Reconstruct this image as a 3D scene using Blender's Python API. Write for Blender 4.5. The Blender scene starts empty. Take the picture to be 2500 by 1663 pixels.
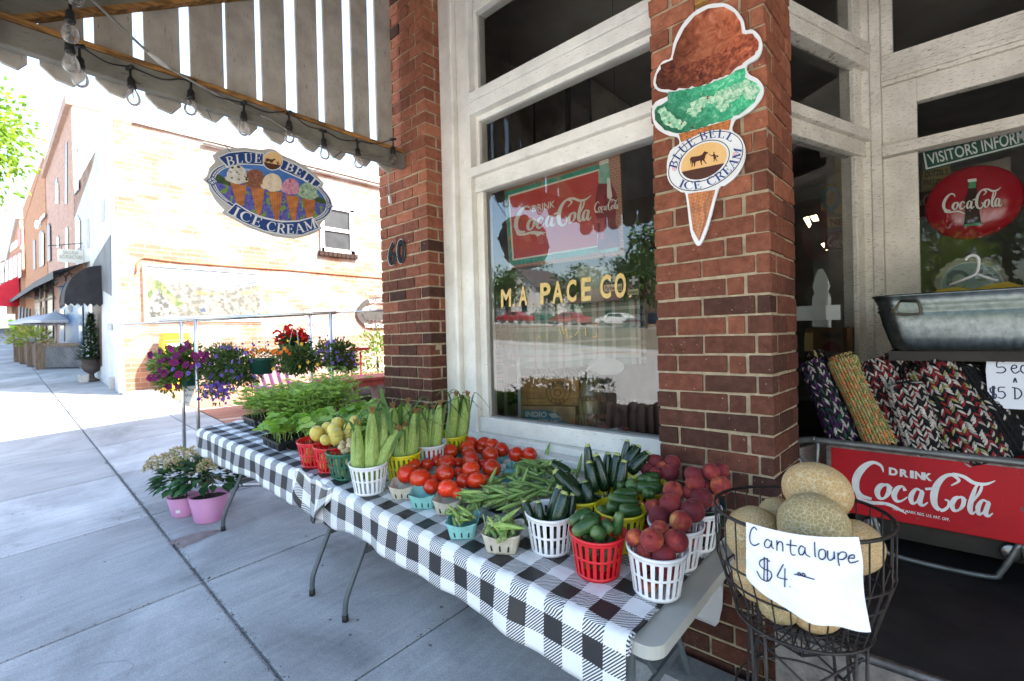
import bpy, bmesh, math, random
from mathutils import Vector, Matrix, noise
from mathutils.geometry import tessellate_polygon
rnd = random.Random(11)
C = bpy.context.scene.collection
SC = bpy.context.scene
# ---------------------------------------------------------------- camera
FPX, YAW, PIT, ROL = 1185.6, 0.744755, -0.00464, -0.024937     # fitted to the photograph's straight lines
CAM = Vector((0, 0, 1.5))
_f = Vector((-math.sin(YAW)*math.cos(PIT), math.cos(YAW)*math.cos(PIT), math.sin(PIT)))
_r = Vector((math.cos(YAW), math.sin(YAW), 0)); _u = _r.cross(_f)
_c, _s = math.cos(ROL), math.sin(ROL)
RV, UV_, FV = _c*_r + _s*_u, -_s*_r + _c*_u, _f
cam = bpy.data.cameras.new('camera'); co = bpy.data.objects.new('camera', cam); C.objects.link(co)
m3 = Matrix((RV, UV_, -FV)).transposed()
co.matrix_world = Matrix.Translation(CAM) @ m3.to_4x4()
cam.sensor_fit = 'HORIZONTAL'; cam.sensor_width = 36; cam.lens = FPX/2500*36
cam.clip_start = 0.05; cam.clip_end = 2000
cam.dof.use_dof = True; cam.dof.focus_distance = 2.0; cam.dof.aperture_fstop = 4.0
SC.camera = co
# ---------------------------------------------------------------- light
SUN_EL, SUN_AZ = math.radians(46), (0.845, 0.535)      # the sun stands behind the shops, over the alley's right
w = bpy.data.worlds.new('World'); SC.world = w; w.use_nodes = True
nt = w.node_tree; bg = nt.nodes['Background']
sky = nt.nodes.new('ShaderNodeTexSky'); sky.sky_type = 'NISHITA'; sky.sun_disc = False
sky.sun_elevation = SUN_EL; sky.sun_rotation = math.atan2(SUN_AZ[0], SUN_AZ[1])
sky.air_density = 1.3; sky.dust_density = 3.0; sky.ozone_density = 1.0; sky.altitude = 300
nt.links.new(sky.outputs[0], bg.inputs[0]); bg.inputs[1].default_value = 0.15
sl = bpy.data.lights.new('sun', 'SUN'); sl.energy = 5.0; sl.angle = math.radians(0.5); sl.color = (1, .95, .87)
so = bpy.data.objects.new('sun', sl); C.objects.link(so)
sd = Vector((SUN_AZ[0]*math.cos(SUN_EL), SUN_AZ[1]*math.cos(SUN_EL), math.sin(SUN_EL)))
so.rotation_euler = sd.to_track_quat('Z', 'Y').to_euler(); so.location = (20, 15, 30)
SC.view_settings.view_transform = 'Standard'; SC.view_settings.look = 'None'
SC.view_settings.exposure = 2.5; SC.view_settings.gamma = 1
SC.cycles.max_bounces = 10; SC.cycles.diffuse_bounces = 5; SC.cycles.glossy_bounces = 5
SC.cycles.transparent_max_bounces = 24; SC.cycles.transmission_bounces = 8; SC.cycles.caustics_reflective = False
SC.cycles.caustics_refractive = False; SC.cycles.sample_clamp_indirect = 6
# ---------------------------------------------------------------- measuring: photo pixel -> point on a real surface
BX, BY = .062, .0665                                    # the street climbs to the left, the pavement to the shops
def gz(x, y): return -BX*(x+2.5) + BY*(min(y, 2.3)-1.3)
GN = Vector((BX, -BY, 1)).normalized()
CROP = {0: (0, 0, 1), 1: (0, 0, .42427), 2: (0, 600, .42427), 3: (450, 850, .33941), 4: (1000, 1000, .33941), 5: (1100, 0, .36063),
        6: (900, 350, .33941), 7: (1100, 600, .33803), 8: (1850, 0, .41454), 9: (1850, 550, .38258), 10: (1650, 1050, .39098),
        11: (0, 1100, .42427), 12: (900, 1250, .38184), 13: (0, 180, .20408), 14: (0, 480, .31878), 15: (330, 580, .28702),
        16: (480, 340, .16582), 17: (1930, 580, .1977), 18: (2200, 250, .31881), 19: (0, 0, 1.06067)}
def ray(k, p):
    ox, oy, s = CROP[k]; x, y = ox+p[0]*s, oy+p[1]*s
    return RV*((x-1250)/FPX) - UV_*((y-831.5)/FPX) + FV
def hit(k, p, P0, n):
    d = ray(k, p); P0 = Vector(P0); n = Vector(n)
    return CAM + d*((P0-CAM).dot(n)/d.dot(n))
def AX(k, p, x): return hit(k, p, (x, 0, 0), (1, 0, 0))
def AY(k, p, y): return hit(k, p, (0, y, 0), (0, 1, 0))
def AZ(k, p, z): return hit(k, p, (0, 0, z), (0, 0, 1))
def AG(k, p, h=0): return hit(k, p, (-2.5, 1.3, h), GN)
def depth(P): return (P-CAM).dot(FV)
def psize(k, px, P): return px*CROP[k][2]*depth(P)/FPX      # pixel length at P -> metres
# ---------------------------------------------------------------- mesh builder
class MB:
    def __init__(s): s.v = []; s.f = []; s.m = []; s.c = []; s.uv = []; s.mi = 0; s.col = 0.5; s.sm = []; s.smooth = False
    def add(s, vs, fs, uvs=None):
        o = len(s.v); s.v += [tuple(p) for p in vs]
        for i, f in enumerate(fs):
            s.f.append(tuple(o+j for j in f)); s.m.append(s.mi); s.c.append(s.col); s.sm.append(s.smooth)
            s.uv.append([uvs[j] for j in f] if uvs else None)
    def box(s, a, b, M=None):
        x0, y0, z0 = a; x1, y1, z1 = b
        vs = [Vector(p) for p in ((x0,y0,z0),(x1,y0,z0),(x1,y1,z0),(x0,y1,z0),(x0,y0,z1),(x1,y0,z1),(x1,y1,z1),(x0,y1,z1))]
        if M: vs = [M @ p for p in vs]
        s.add(vs, [(0,3,2,1),(4,5,6,7),(0,1,5,4),(1,2,6,5),(2,3,7,6),(3,0,4,7)])
    def bar(s, p, q, w, h=None, up=(0, 0, 1)):
        """rectangular bar from p to q, w wide, h high"""
        p, q = Vector(p), Vector(q); h = h or w; d = (q-p).normalized(); u = Vector(up)
        if abs(d.dot(u)) > .98: u = Vector((0, 1, 0))
        x = d.cross(u).normalized(); z = x.cross(d)
        vs = [e + x*a*w/2 + z*b*h/2 for e in (p, q) for a, b in ((-1,-1),(1,-1),(1,1),(-1,1))]
        s.add(vs, [(0,1,2,3),(7,6,5,4),(0,4,5,1),(1,5,6,2),(2,6,7,3),(3,7,4,0)])
    def tube(s, pts, r, n=8, caps=True, rs=None, uvl=False):
        pts = [Vector(p) for p in pts]; N = len(pts); rs = rs or [r]*N
        t0 = (pts[1]-pts[0]).normalized(); u = Vector((0, 0, 1)) if abs(t0.z) < .9 else Vector((1, 0, 0))
        x = t0.cross(u).normalized(); vs = []; o = s.smooth; s.smooth = n > 4
        for i, p in enumerate(pts):
            t = (pts[min(i+1, N-1)]-pts[max(i-1, 0)])
            t = t.normalized() if t.length > 1e-9 else t0
            x = (x - t*x.dot(t)); x = x.normalized() if x.length > 1e-6 else t.orthogonal().normalized(); y = t.cross(x)
            vs += [p + (x*math.cos(2*math.pi*k/n) + y*math.sin(2*math.pi*k/n))*rs[i] for k in range(n)]
        fs = [(i*n+k, i*n+(k+1) % n, (i+1)*n+(k+1) % n, (i+1)*n+k) for i in range(N-1) for k in range(n)]
        if caps: fs += [tuple(range(n-1, -1, -1)), tuple((N-1)*n+k for k in range(n))]
        s.add(vs, fs); s.smooth = o
    def lathe(s, prof, n=24, c=(0, 0, 0), fn=None, M=None, cap=True):
        """profile [(r,z)..]; fn(ang,r,z)->(r,z) may modulate"""
        vs = []; c = Vector(c)
        for r, z in prof:
            for k in range(n):
                a = 2*math.pi*k/n; rr, zz = fn(a, r, z) if fn else (r, z)
                p = Vector((rr*math.cos(a), rr*math.sin(a), zz))
                vs.append((M @ p if M else p) + c)
        N = len(prof)
        fs = [(i*n+k, i*n+(k+1) % n, (i+1)*n+(k+1) % n, (i+1)*n+k) for i in range(N-1) for k in range(n)]
        if cap and prof[0][0] > 1e-6: fs.append(tuple(range(n-1, -1, -1)))
        s.add(vs, fs)
    def ball(s, c, r, n=16, m=10, sc=(1, 1, 1), fn=None, M=None):
        vs = []; c = Vector(c)
        for i in range(m+1):
            t = math.pi*i/m
            for k in range(n):
                a = 2*math.pi*k/n; d = Vector((math.sin(t)*math.cos(a), math.sin(t)*math.sin(a), math.cos(t)))
                q = d*(r*(fn(d) if fn else 1)); q = Vector((q.x*sc[0], q.y*sc[1], q.z*sc[2]))
                vs.append((M @ q if M else q)+c)
        o = s.smooth; s.smooth = True
        s.add(vs, [(i*n+k, (i+1)*n+k, (i+1)*n+(k+1) % n, i*n+(k+1) % n) for i in range(m) for k in range(n)]); s.smooth = o
    def poly(s, pts3, th=0, n=None):
        """filled outline; th>0 gives it thickness backwards along n"""
        pts = [Vector(p) for p in pts3]; N = len(pts)
        tris = tessellate_polygon([pts]); 
        if n is None:
            n = Vector()
            for i in range(N): n += pts[i].cross(pts[(i+1) % N])
            n.normalize()
        n = Vector(n); out = []
        for t in tris:
            a, b, c2 = (pts[i] for i in t)
            out.append(t if (b-a).cross(c2-a).dot(n) > 0 else t[::-1])
        if not th: s.add(pts, out); return
        back = [p - n*th for p in pts]
        fs = out + [tuple(N+i for i in t[::-1]) for t in out] + [(i, N+i, N+(i+1) % N, (i+1) % N) for i in range(N)]
        s.add(pts+back, fs)
    def ribbon(s, pts, ws, n, off=0):
        """flat stroke of varying width lying in the plane with normal n"""
        pts = [Vector(p) for p in pts]; n = Vector(n).normalized(); N = len(pts); L = []
        for i, p in enumerate(pts):
            t = pts[min(i+1, N-1)]-pts[max(i-1, 0)]; x = n.cross(t)
            x = x.normalized() if x.length > 1e-9 else Vector((0, 0, 1))
            o_ = off+i*4e-6; L += [p + x*ws[i]/2 + n*o_, p - x*ws[i]/2 + n*o_]
        s.add(L, [(2*i, 2*i+1, 2*i+3, 2*i+2) for i in range(N-1)])
    def grid(s, fn, nu, nv, uvfn=None):
        vs = [fn(i/nu, j/nv) for j in range(nv+1) for i in range(nu+1)]
        uvs = [uvfn(i/nu, j/nv) for j in range(nv+1) for i in range(nu+1)] if uvfn else None
        s.add(vs, [(j*(nu+1)+i, j*(nu+1)+i+1, (j+1)*(nu+1)+i+1, (j+1)*(nu+1)+i) for j in range(nv) for i in range(nu)], uvs)
    def mesh(s, name, mats):
        me = bpy.data.meshes.new(name); me.from_pydata(s.v, [], s.f)
        for m in (mats if isinstance(mats, (list, tuple)) else [mats]): me.materials.append(m)
        me.polygons.foreach_set('material_index', s.m); me.polygons.foreach_set('use_smooth', s.sm)
        if any(c != .5 for c in s.c):
            a = me.attributes.new('rnd', 'FLOAT', 'FACE'); a.data.foreach_set('value', s.c)
        if any(u for u in s.uv):
            ul = me.uv_layers.new(name='UVMap'); k = 0
            for u, f in zip(s.uv, s.f):
                for j in range(len(f)):
                    ul.data[k].uv = u[j] if u else (0, 0); k += 1
        me.update(); return me
    def build(s, name, mats, parent=None, local=False, bevel=0, smooth_angle=None, sub=0):
        o = bpy.data.objects.new(name, s.mesh(name, mats)); C.objects.link(o)
        if parent is not None:
            o.parent = parent
            if not local:                                   # vertices are world positions
                r = parent
                while r.parent: r = r.parent
                if r is parent: o.matrix_parent_inverse = Matrix.Translation(-r.location)
        if bevel:
            b = o.modifiers.new('bevel', 'BEVEL'); b.width = bevel; b.segments = 2; b.limit_method = 'ANGLE'; b.angle_limit = math.radians(40)
        if sub:
            b = o.modifiers.new('sub', 'SUBSURF'); b.levels = sub; b.render_levels = sub
        return o
def tag(o, label, cat, group=None, kind=None):
    if label: o['label'] = label
    if cat: o['category'] = cat
    if group: o['group'] = group
    if kind: o['kind'] = kind
    return o
def thing(name, loc, label, cat, group=None):
    o = bpy.data.objects.new(name, None); C.objects.link(o); o.location = loc; o.empty_display_size = .1
    return tag(o, label, cat, group)
def struct(o): o['kind'] = 'structure'; return o
def copy_tree(o, parent=None):
    c = o.copy(); C.objects.link(c); c.parent = parent
    for ch in list(o.children): copy_tree(ch, c)
    return c
def place(proto, used, loc, rot=None, scale=1, label=None, cat=None, group=None):
    """first use moves the prototype itself, later uses copy it with its parts"""
    o = proto if proto.name not in used else copy_tree(proto)
    used.add(proto.name); o.location = loc
    if rot is not None: o.rotation_euler = rot
    o.scale = (scale,)*3 if isinstance(scale, (int, float)) else scale
    return tag(o, label, cat, group)
USED = set()
# ---------------------------------------------------------------- materials
def lk(m, a, b): m.node_tree.links.new(a, b)
def nd(m, t, **kw):
    n = m.node_tree.nodes.new('ShaderNode'+t)
    for k, v in kw.items(): setattr(n, k, v)
    return n
def ramp(m, fac, stops, interp='LINEAR'):
    r = nd(m, 'ValToRGB'); r.color_ramp.interpolation = interp; e = r.color_ramp.elements
    while len(e) < len(stops): e.new(.5)
    for x, (p, c) in zip(e, stops): x.position = p; x.color = (*c, 1) if len(c) == 3 else c
    if fac is not None: lk(m, fac, r.inputs[0])
    return r.outputs[0]
def mixc(m, f, a, b, mode='MIX'):
    n = nd(m, 'Mix', data_type='RGBA', blend_type=mode)
    for sock, v in ((0, f), (6, a), (7, b)):
        if isinstance(v, (int, float)): n.inputs[sock].default_value = v
        elif isinstance(v, tuple): n.inputs[sock].default_value = (*v, 1)
        else: lk(m, v, n.inputs[sock])
    return n.outputs[2]
def math_(m, op, a, b=0.0):
    n = nd(m, 'Math', operation=op)
    for i, v in enumerate((a, b)):
        if isinstance(v, (int, float)): n.inputs[i].default_value = v
        else: lk(m, v, n.inputs[i])
    return n.outputs[0]
def noise_(m, vec, scale, detail=4, rough=.55, dist=0):
    n = nd(m, 'TexNoise'); n.inputs['Scale'].default_value = scale; n.inputs['Detail'].default_value = detail
    n.inputs['Roughness'].default_value = rough; n.inputs['Distortion'].default_value = dist
    if vec is not None: lk(m, vec, n.inputs['Vector'])
    return n.outputs['Fac']
def objvec(m, vary=False, sc=None, coord='Object'):
    t = nd(m, 'TexCoord').outputs[coord]
    if vary:
        oi = nd(m, 'ObjectInfo'); a = nd(m, 'VectorMath', operation='SCALE'); a.inputs[0].default_value = (37, 91, 53)
        lk(m, oi.outputs['Random'], a.inputs['Scale']); b = nd(m, 'VectorMath'); lk(m, t, b.inputs[0]); lk(m, a.outputs[0], b.inputs[1]); t = b.outputs[0]
    if sc:
        mp = nd(m, 'Mapping'); mp.inputs['Scale'].default_value = sc; lk(m, t, mp.inputs['Vector']); t = mp.outputs[0]
    return t
def bump(m, h, strength=.3, dist=.01):
    b = nd(m, 'Bump'); b.inputs['Strength'].default_value = strength; b.inputs['Distance'].default_value = dist
    lk(m, h, b.inputs['Height']); lk(m, b.outputs[0], m.node_tree.nodes['Principled BSDF'].inputs['Normal'])
def base(name, rough=.5, metal=0, coat=0, spec=.5):
    m = bpy.data.materials.new(name); m.use_nodes = True; p = m.node_tree.nodes['Principled BSDF']
    p.inputs['Roughness'].default_value = rough; p.inputs['Metallic'].default_value = metal
    p.inputs['Coat Weight'].default_value = coat; p.inputs['Coat Roughness'].default_value = .15; p.inputs['Specular IOR Level'].default_value = spec
    return m, p
def setc(m, p, col):
    if isinstance(col, tuple): p.inputs['Base Color'].default_value = (*col, 1)
    else: lk(m, col, p.inputs['Base Color'])
def pm(name, c1, c2=None, scale=6, rough=.5, bmp=0, bscale=60, bdist=.003, metal=0, coat=0, spec=.25, vary=False, lo=.35, hi=.65, detail=5, sc=None, attr=0, sss=0, sheen=0):
    """principled material with two-tone noise, optional bump, optional per-face or per-object brightness variation"""
    m, p = base(name, rough, metal, coat, spec); v = objvec(m, vary, sc)
    c2 = c2 or tuple(x*.8 for x in c1)
    col = ramp(m, noise_(m, v, scale, detail), [(lo, c1), (hi, c2)])
    if attr:
        a = nd(m, 'Attribute', attribute_name='rnd'); g = math_(m, 'MULTIPLY_ADD', a.outputs['Fac'], attr)
        g.node.inputs[2].default_value = 1-attr/2; hs = nd(m, 'HueSaturation'); lk(m, g, hs.inputs['Value']); lk(m, col, hs.inputs['Color']); col = hs.outputs[0]
    if vary:
        oi = nd(m, 'ObjectInfo'); g = math_(m, 'MULTIPLY_ADD', oi.outputs['Random'], .45); g.node.inputs[2].default_value = .78
        hs = nd(m, 'HueSaturation'); lk(m, g, hs.inputs['Value']); lk(m, col, hs.inputs['Color']); col = hs.outputs[0]
    setc(m, p, col)
    if bmp: bump(m, noise_(m, v, bscale, 3), bmp, bdist)
    if sss: p.inputs['Subsurface Weight'].default_value = sss; p.inputs['Subsurface Radius'].default_value = (.01, .005, .003)
    if sheen: p.inputs['Sheen Weight'].default_value = sheen; p.inputs['Sheen Roughness'].default_value = .4
    return m
def leafmat(name, c1, c2, tr=.35, rough=.5, spec=.22):
    m, p = base(name, rough, spec=spec); a = nd(m, 'Attribute', attribute_name='rnd')
    col = ramp(m, a.outputs['Fac'], [(0, c1), (1, c2)]); setc(m, p, col)
    t = nd(m, 'BsdfTranslucent'); lk(m, mixc(m, 1, col, (1.0, 1.0, .45), 'MULTIPLY'), t.inputs[0])
    mx = nd(m, 'MixShader'); mx.inputs[0].default_value = tr; out = m.node_tree.nodes['Material Output']
    lk(m, p.outputs[0], mx.inputs[1]); lk(m, t.outputs[0], mx.inputs[2]); lk(m, mx.outputs[0], out.inputs[0]); return m
def flatc(name, c, rough=.45, spec=.25): return pm(name, c, tuple(x*.93 for x in c), scale=25, rough=rough, spec=spec)
# ---------------------------------------------------------------- lettering
_dg = {}
def glyph(ch, bold=0.0):
    """(verts2d, faces, width) of a text string at size 1"""
    key = (ch, bold)
    if key not in _dg:
        cu = bpy.data.curves.new('t', 'FONT'); cu.body = ch; cu.size = 1; cu.offset = bold; cu.resolution_u = 3; cu.fill_mode = 'FRONT'
        o = bpy.data.objects.new('t', cu); C.objects.link(o)
        dg = bpy.context.evaluated_depsgraph_get(); dg.update()
        me = bpy.data.meshes.new_from_object(o.evaluated_get(dg))
        _dg[key] = ([(v.co.x, v.co.y) for v in me.vertices], [tuple(f.vertices) for f in me.polygons])
        bpy.data.objects.remove(o); bpy.data.curves.remove(cu); bpy.data.meshes.remove(me)
    return _dg[key]
def quadmap(q):
    tl, tr, br, bl = [Vector((*a, 0)) for a in q]
    def f(u, v):
        a = tl.lerp(tr, u); b = bl.lerp(br, u); r = b.lerp(a, v); return (r.x, r.y)
    return f
class Flat:
    """printing on a real plane: outlines in crop k's pixels are carried onto the plane through P0 with normal n (towards the viewer)"""
    def __init__(s, k, P0, n): s.k, s.P0, s.n = k, Vector(P0), Vector(n).normalized(); s.mb = MB()
    def p(s, q, off=0): return hit(s.k, q, s.P0 + s.n*off, s.n)
    def poly(s, pts, mi=0, off=0, th=0): s.mb.mi = mi; s.mb.poly([s.p(q, off) for q in pts], th, s.n)
    def ell(s, c, a, b, rot=0, mi=0, off=0, n=48, th=0): s.poly(ellp(c, a, b, rot, n), mi, off, th)
    def ring(s, c, a, b, rot, w, mi, off, n=64):
        P = ellp(c, a, b, rot, n); Q = ellp(c, a-w, b-w, rot, n); s.mb.mi = mi
        s.mb.add([s.p(q, off) for q in P+Q], [(i, (i+1) % n, n+(i+1) % n, n+i) for i in range(n)])
    def stroke(s, pts, ws, mi=0, off=0):
        s.mb.mi = mi; P = [s.p(q, off) for q in pts]
        ws = [ws]*len(P) if isinstance(ws, (int, float)) else ws
        s.mb.ribbon(P, [psize(s.k, w_, p_) for w_, p_ in zip(ws, P)], s.n)
    def text(s, t, quad, mi=0, off=0, bold=0.0):
        v, f = glyph(t, bold); s.mb.mi = mi
        x0, x1 = min(a for a, _ in v), max(a for a, _ in v); y0, y1 = min(b for _, b in v), max(b for _, b in v)
        g = quadmap(quad); s.mb.add([s.p(g((a-x0)/(x1-x0), (b-y0)/(y1-y0)), off) for a, b in v], f)
    def shape(s, vf, fn, mi=0, off=0): s.mb.mi = mi; s.mb.add([s.p(fn(a[0], a[1]), off+(a[2] if len(a) > 2 else 0)) for a in vf[0]], vf[1])
def ellp(c, a, b, rot=0, n=48, t0=0, t1=360):
    r = math.radians(rot); out = []
    for i in range(n):
        t = math.radians(t0+(t1-t0)*i/(n if abs(t1-t0) == 360 else n-1)); x, y = a*math.cos(t), b*math.sin(t)
        out.append((c[0]+x*math.cos(r)-y*math.sin(r), c[1]+x*math.sin(r)+y*math.cos(r)))
    return out
def catmull(P, n=6):
    out = []; N = len(P)
    for i in range(N-1):
        a, b, c2, d = P[max(i-1, 0)], P[i], P[i+1], P[min(i+2, N-1)]
        for j in range(n):
            t = j/n; out.append(tuple(.5*((2*b[k]) + (-a[k]+c2[k])*t + (2*a[k]-5*b[k]+4*c2[k]-d[k])*t*t + (-a[k]+3*b[k]-3*c2[k]+d[k])*t**3) for k in range(len(b))))
    out.append(tuple(P[-1])); return out
def stroke2d(P, n=6):
    """(x,y,width) control points -> 2-D ribbon (verts, faces)"""
    S = catmull(P, n); v = []; N = len(S)
    for i, (x, y, w_) in enumerate(S):
        a, b = S[max(i-1, 0)], S[min(i+1, N-1)]; dx, dy = b[0]-a[0], b[1]-a[1]; L = math.hypot(dx, dy) or 1
        v += [(x-dy/L*w_/2, y+dx/L*w_/2), (x+dy/L*w_/2, y-dx/L*w_/2)]
    return v, [(2*i, 2*i+1, 2*i+3, 2*i+2) for i in range(N-1)]
def join2d(L):
    V, F = [], []
    for k, (v, f) in enumerate(L):
        o = len(V); V += [(a[0], a[1], k*6e-5+i*3e-6) for i, a in enumerate(v)]; F += [tuple(o+j for j in q) for q in f]
    return V, F
# a flowing script word: box 0..3.3 wide, -.3..1.05 high
SCRIPT = join2d([stroke2d(P) for P in (
    [(.86,.78,.02),(.80,.95,.07),(.62,1.0,.09),(.42,.82,.15),(.27,.5,.17),(.27,.18,.15),(.40,.02,.11),(.62,-.02,.07)],
    [(.27,.16,.05),(.34,-.06,.09),(.6,-.12,.09),(.95,-.09,.09),(1.2,-.16,.08),(1.42,-.28,.02)],
    [(.95,.44,.05),(.82,.40,.12),(.74,.22,.13),(.79,.05,.10),(.90,.06,.06),(.99,.22,.11),(1.0,.40,.11),(.92,.46,.05),(1.08,.38,.03)],
    [(1.36,.36,.09),(1.30,.47,.05),(1.19,.40,.11),(1.12,.2,.13),(1.18,.04,.09),(1.3,.07,.05),(1.42,.2,.03)],
    [(1.72,.42,.05),(1.60,.46,.07),(1.50,.25,.12),(1.53,.05,.09),(1.64,.12,.05),(1.74,.42,.10),(1.70,.12,.12),(1.77,.03,.07),(1.88,.14,.03)],
    [(1.80,.50,.07),(2.0,.56,.07)],
    [(2.52,.86,.03),(2.40,1.02,.08),(2.22,.96,.10),(2.06,.7,.15),(2.0,.36,.17),(2.05,.08,.13),(2.2,-.02,.09),(2.33,.1,.07),(2.34,.26,.06),(2.25,.30,.04)],
    [(2.36,.72,.03),(2.52,.9,.07),(2.36,1.04,.08),(2.6,1.03,.09),(2.85,.9,.10),(3.1,.92,.08),(3.3,1.06,.02)],
    [(2.60,.44,.05),(2.48,.38,.11),(2.42,.2,.12),(2.47,.04,.09),(2.58,.07,.06),(2.66,.22,.10),(2.66,.4,.10),(2.58,.45,.05),(2.74,.38,.03)],
    [(2.80,.25,.04),(2.98,.62,.07),(3.02,.86,.06),(2.94,.9,.05),(2.86,.6,.10),(2.82,.2,.13),(2.88,.03,.08),(2.97,.12,.03)],
    [(3.2,.42,.05),(3.08,.45,.07),(3.0,.25,.12),(3.03,.05,.09),(3.13,.12,.05),(3.22,.42,.10),(3.18,.12,.12),(3.25,.03,.07),(3.34,.14,.03)])])
def script_on(F, quad, mi, off):
    g = quadmap(quad); F.shape(([((x-.2)/3.15, (y+.28)/1.36, z) for x, y, z in SCRIPT[0]], SCRIPT[1]), lambda u, v: g(u, v), mi, off)
# seriffed capitals in a 0..w x 0..1 box
def _r(x0, y0, x1, y1): return ([(x0,y0),(x1,y0),(x1,y1),(x0,y1)], [(0,1,2,3)])
def _st(x, w=.16): return [_r(x-w/2, 0, x+w/2, 1), _r(x-w/2-.08, 0, x+w/2+.08, .05), _r(x-w/2-.08, .95, x+w/2+.08, 1)]
def _ln(a, b, w): return stroke2d([(*a, w), (*b, w)], 1)
def _bowl(x, y0, y1, wd):
    return stroke2d([(x,y1-.03,.05),(x+wd*.55,y1-.03,.07),(x+wd*.95,(y0+y1)/2+.08,.14),(x+wd*.95,(y0+y1)/2-.08,.14),(x+wd*.55,y0+.03,.07),(x,y0+.03,.05)], 5)
_Cc = stroke2d([(.74,.70,.03),(.68,.9,.08),(.48,.965,.06),(.25,.86,.11),(.12,.5,.17),(.25,.14,.11),(.48,.035,.06),(.70,.12,.06),(.78,.28,.03)], 6)
SERIF = {'B': (.72, join2d(_st(.18)+[_bowl(.2,.5,1,.38),_bowl(.2,0,.53,.45)])),
 'L': (.66, join2d(_st(.18)+[_r(.2,0,.62,.06),_r(.56,0,.63,.27)])),
 'U': (.8, join2d([stroke2d([(.18,.95,.16),(.18,.35,.16),(.25,.1,.12),(.42,.03,.07),(.58,.1,.06),(.65,.35,.06),(.65,.95,.06)],6),_r(.02,.95,.34,1),_r(.52,.95,.78,1)])),
 'E': (.68, join2d(_st(.18)+[_r(.2,0,.6,.06),_r(.57,0,.63,.25),_r(.2,.94,.58,1),_r(.54,.76,.6,1),_r(.2,.48,.48,.53),_r(.44,.38,.49,.63)])),
 'I': (.36, join2d(_st(.18))), 'C': (.82, _Cc),
 'R': (.78, join2d(_st(.18)+[_bowl(.2,.46,1,.4),_ln((.4,.5),(.68,.03),.15),_r(.58,0,.8,.05)])),
 'A': (.84, join2d([_ln((.12,.03),(.42,.99),.06),_ln((.42,.99),(.70,.03),.16),_ln((.2,.34),(.6,.34),.05),_r(.0,0,.24,.05),_r(.56,0,.86,.05)])),
 'M': (.98, join2d([_ln((.14,.03),(.16,.97),.06),_ln((.16,.97),(.48,.06),.15),_ln((.48,.06),(.8,.97),.05),_ln((.82,.97),(.82,.03),.16),_r(.02,0,.26,.05),_r(.02,.95,.22,1),_r(.68,0,.98,.05),_r(.76,.95,.96,1)]))}
def rag(pts, step, amp, seed=1):
    R = random.Random(seed); out = []; n = len(pts)
    for i in range(n):
        a, b = pts[i], pts[(i+1) % n]; L = math.dist(a, b); k = max(1, int(L/step)); nx, ny = (b[1]-a[1])/(L or 1), (a[0]-b[0])/(L or 1)
        for j in range(k): t = j/k; d = R.uniform(-amp, amp) if j else 0; out.append((a[0]+(b[0]-a[0])*t+nx*d, a[1]+(b[1]-a[1])*t+ny*d))
    return out
def serif_arc(F, txt, path, h, mi, off, sp=.1, inward=False):
    """letters stand along a pixel path (left to right) with height h px"""
    P = path; L = [0]
    for a, b in zip(P, P[1:]): L.append(L[-1]+math.dist(a, b))
    tot = sum((.45 if c == ' ' else SERIF[c][0]+sp) for c in txt)-sp; sc = L[-1]/tot; x = 0
    def at(d):
        i = max(j for j in range(len(L)-1) if L[j] <= d+1e-6) if d > 0 else 0
        t = (d-L[i])/(L[i+1]-L[i]); a, b = P[i], P[i+1]; ux, uy = (b[0]-a[0])/(L[i+1]-L[i]), (b[1]-a[1])/(L[i+1]-L[i])
        return a[0]+(b[0]-a[0])*t, a[1]+(b[1]-a[1])*t, ux, uy
    for c in txt:
        if c == ' ': x += .45; continue
        wd, vf = SERIF[c]; cx, cy, ux, uy = at(min(max((x+wd/2)*sc, 0), L[-1]*.999))
        F.shape(vf, lambda a, b: (cx+(a-wd/2)*sc*ux+b*h*uy, cy+(a-wd/2)*sc*uy-b*h*ux), mi, off)
        x += wd+sp
# ================================================================ MATERIALS
WF = 2.235                                              # plane of the shop window; pillar faces stand at PF
PF = 2.08
def concrete():
    m, p = base('concrete', .8, spec=.3); v = objvec(m)
    mp = nd(m, 'Mapping'); mp.inputs['Scale'].default_value = (14, 1.1, 4); mp.inputs['Rotation'].default_value = (0, 0, .05); lk(m, v, mp.inputs['Vector'])
    streak = noise_(m, mp.outputs[0], 1.6, 6, .65); blot = noise_(m, v, 1.1, 6, .62, .6); fine = noise_(m, v, 130, 3)
    mp2 = nd(m, 'Mapping'); mp2.inputs['Scale'].default_value = (90, 3, 4); lk(m, v, mp2.inputs['Vector']); broom = noise_(m, mp2.outputs[0], 3, 2)
    c = ramp(m, blot, [(.28, (.165, .17, .173)), (.5, (.287, .294, .298)), (.72, (.382, .389, .392))])
    c = mixc(m, .24, c, ramp(m, streak, [(.3, (.25, .25, .25)), (.7, (.72, .72, .72))]), 'OVERLAY')
    c = mixc(m, .28, c, ramp(m, fine, [(.35, (.25, .25, .25)), (.65, (.75, .75, .75))]), 'OVERLAY')
    a = nd(m, 'Attribute', attribute_name='rnd'); g = math_(m, 'MULTIPLY_ADD', a.outputs['Fac'], .3); g.node.inputs[2].default_value = .83
    hs = nd(m, 'HueSaturation'); lk(m, g, hs.inputs['Value']); lk(m, c, hs.inputs['Color'])
    spots = noise_(m, v, 6, 2); c = mixc(m, ramp(m, spots, [(.68, (0, 0, 0)), (.80, (.35, .35, .35))]), hs.outputs[0], (.12, .11, .10)); setc(m, p, c)
    h = mixc(m, .5, ramp(m, broom, [(0, (0, 0, 0)), (1, (1, 1, 1))]), ramp(m, fine, [(0, (0, 0, 0)), (1, (1, 1, 1))])); bump(m, h, .35, .003); return m
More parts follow.
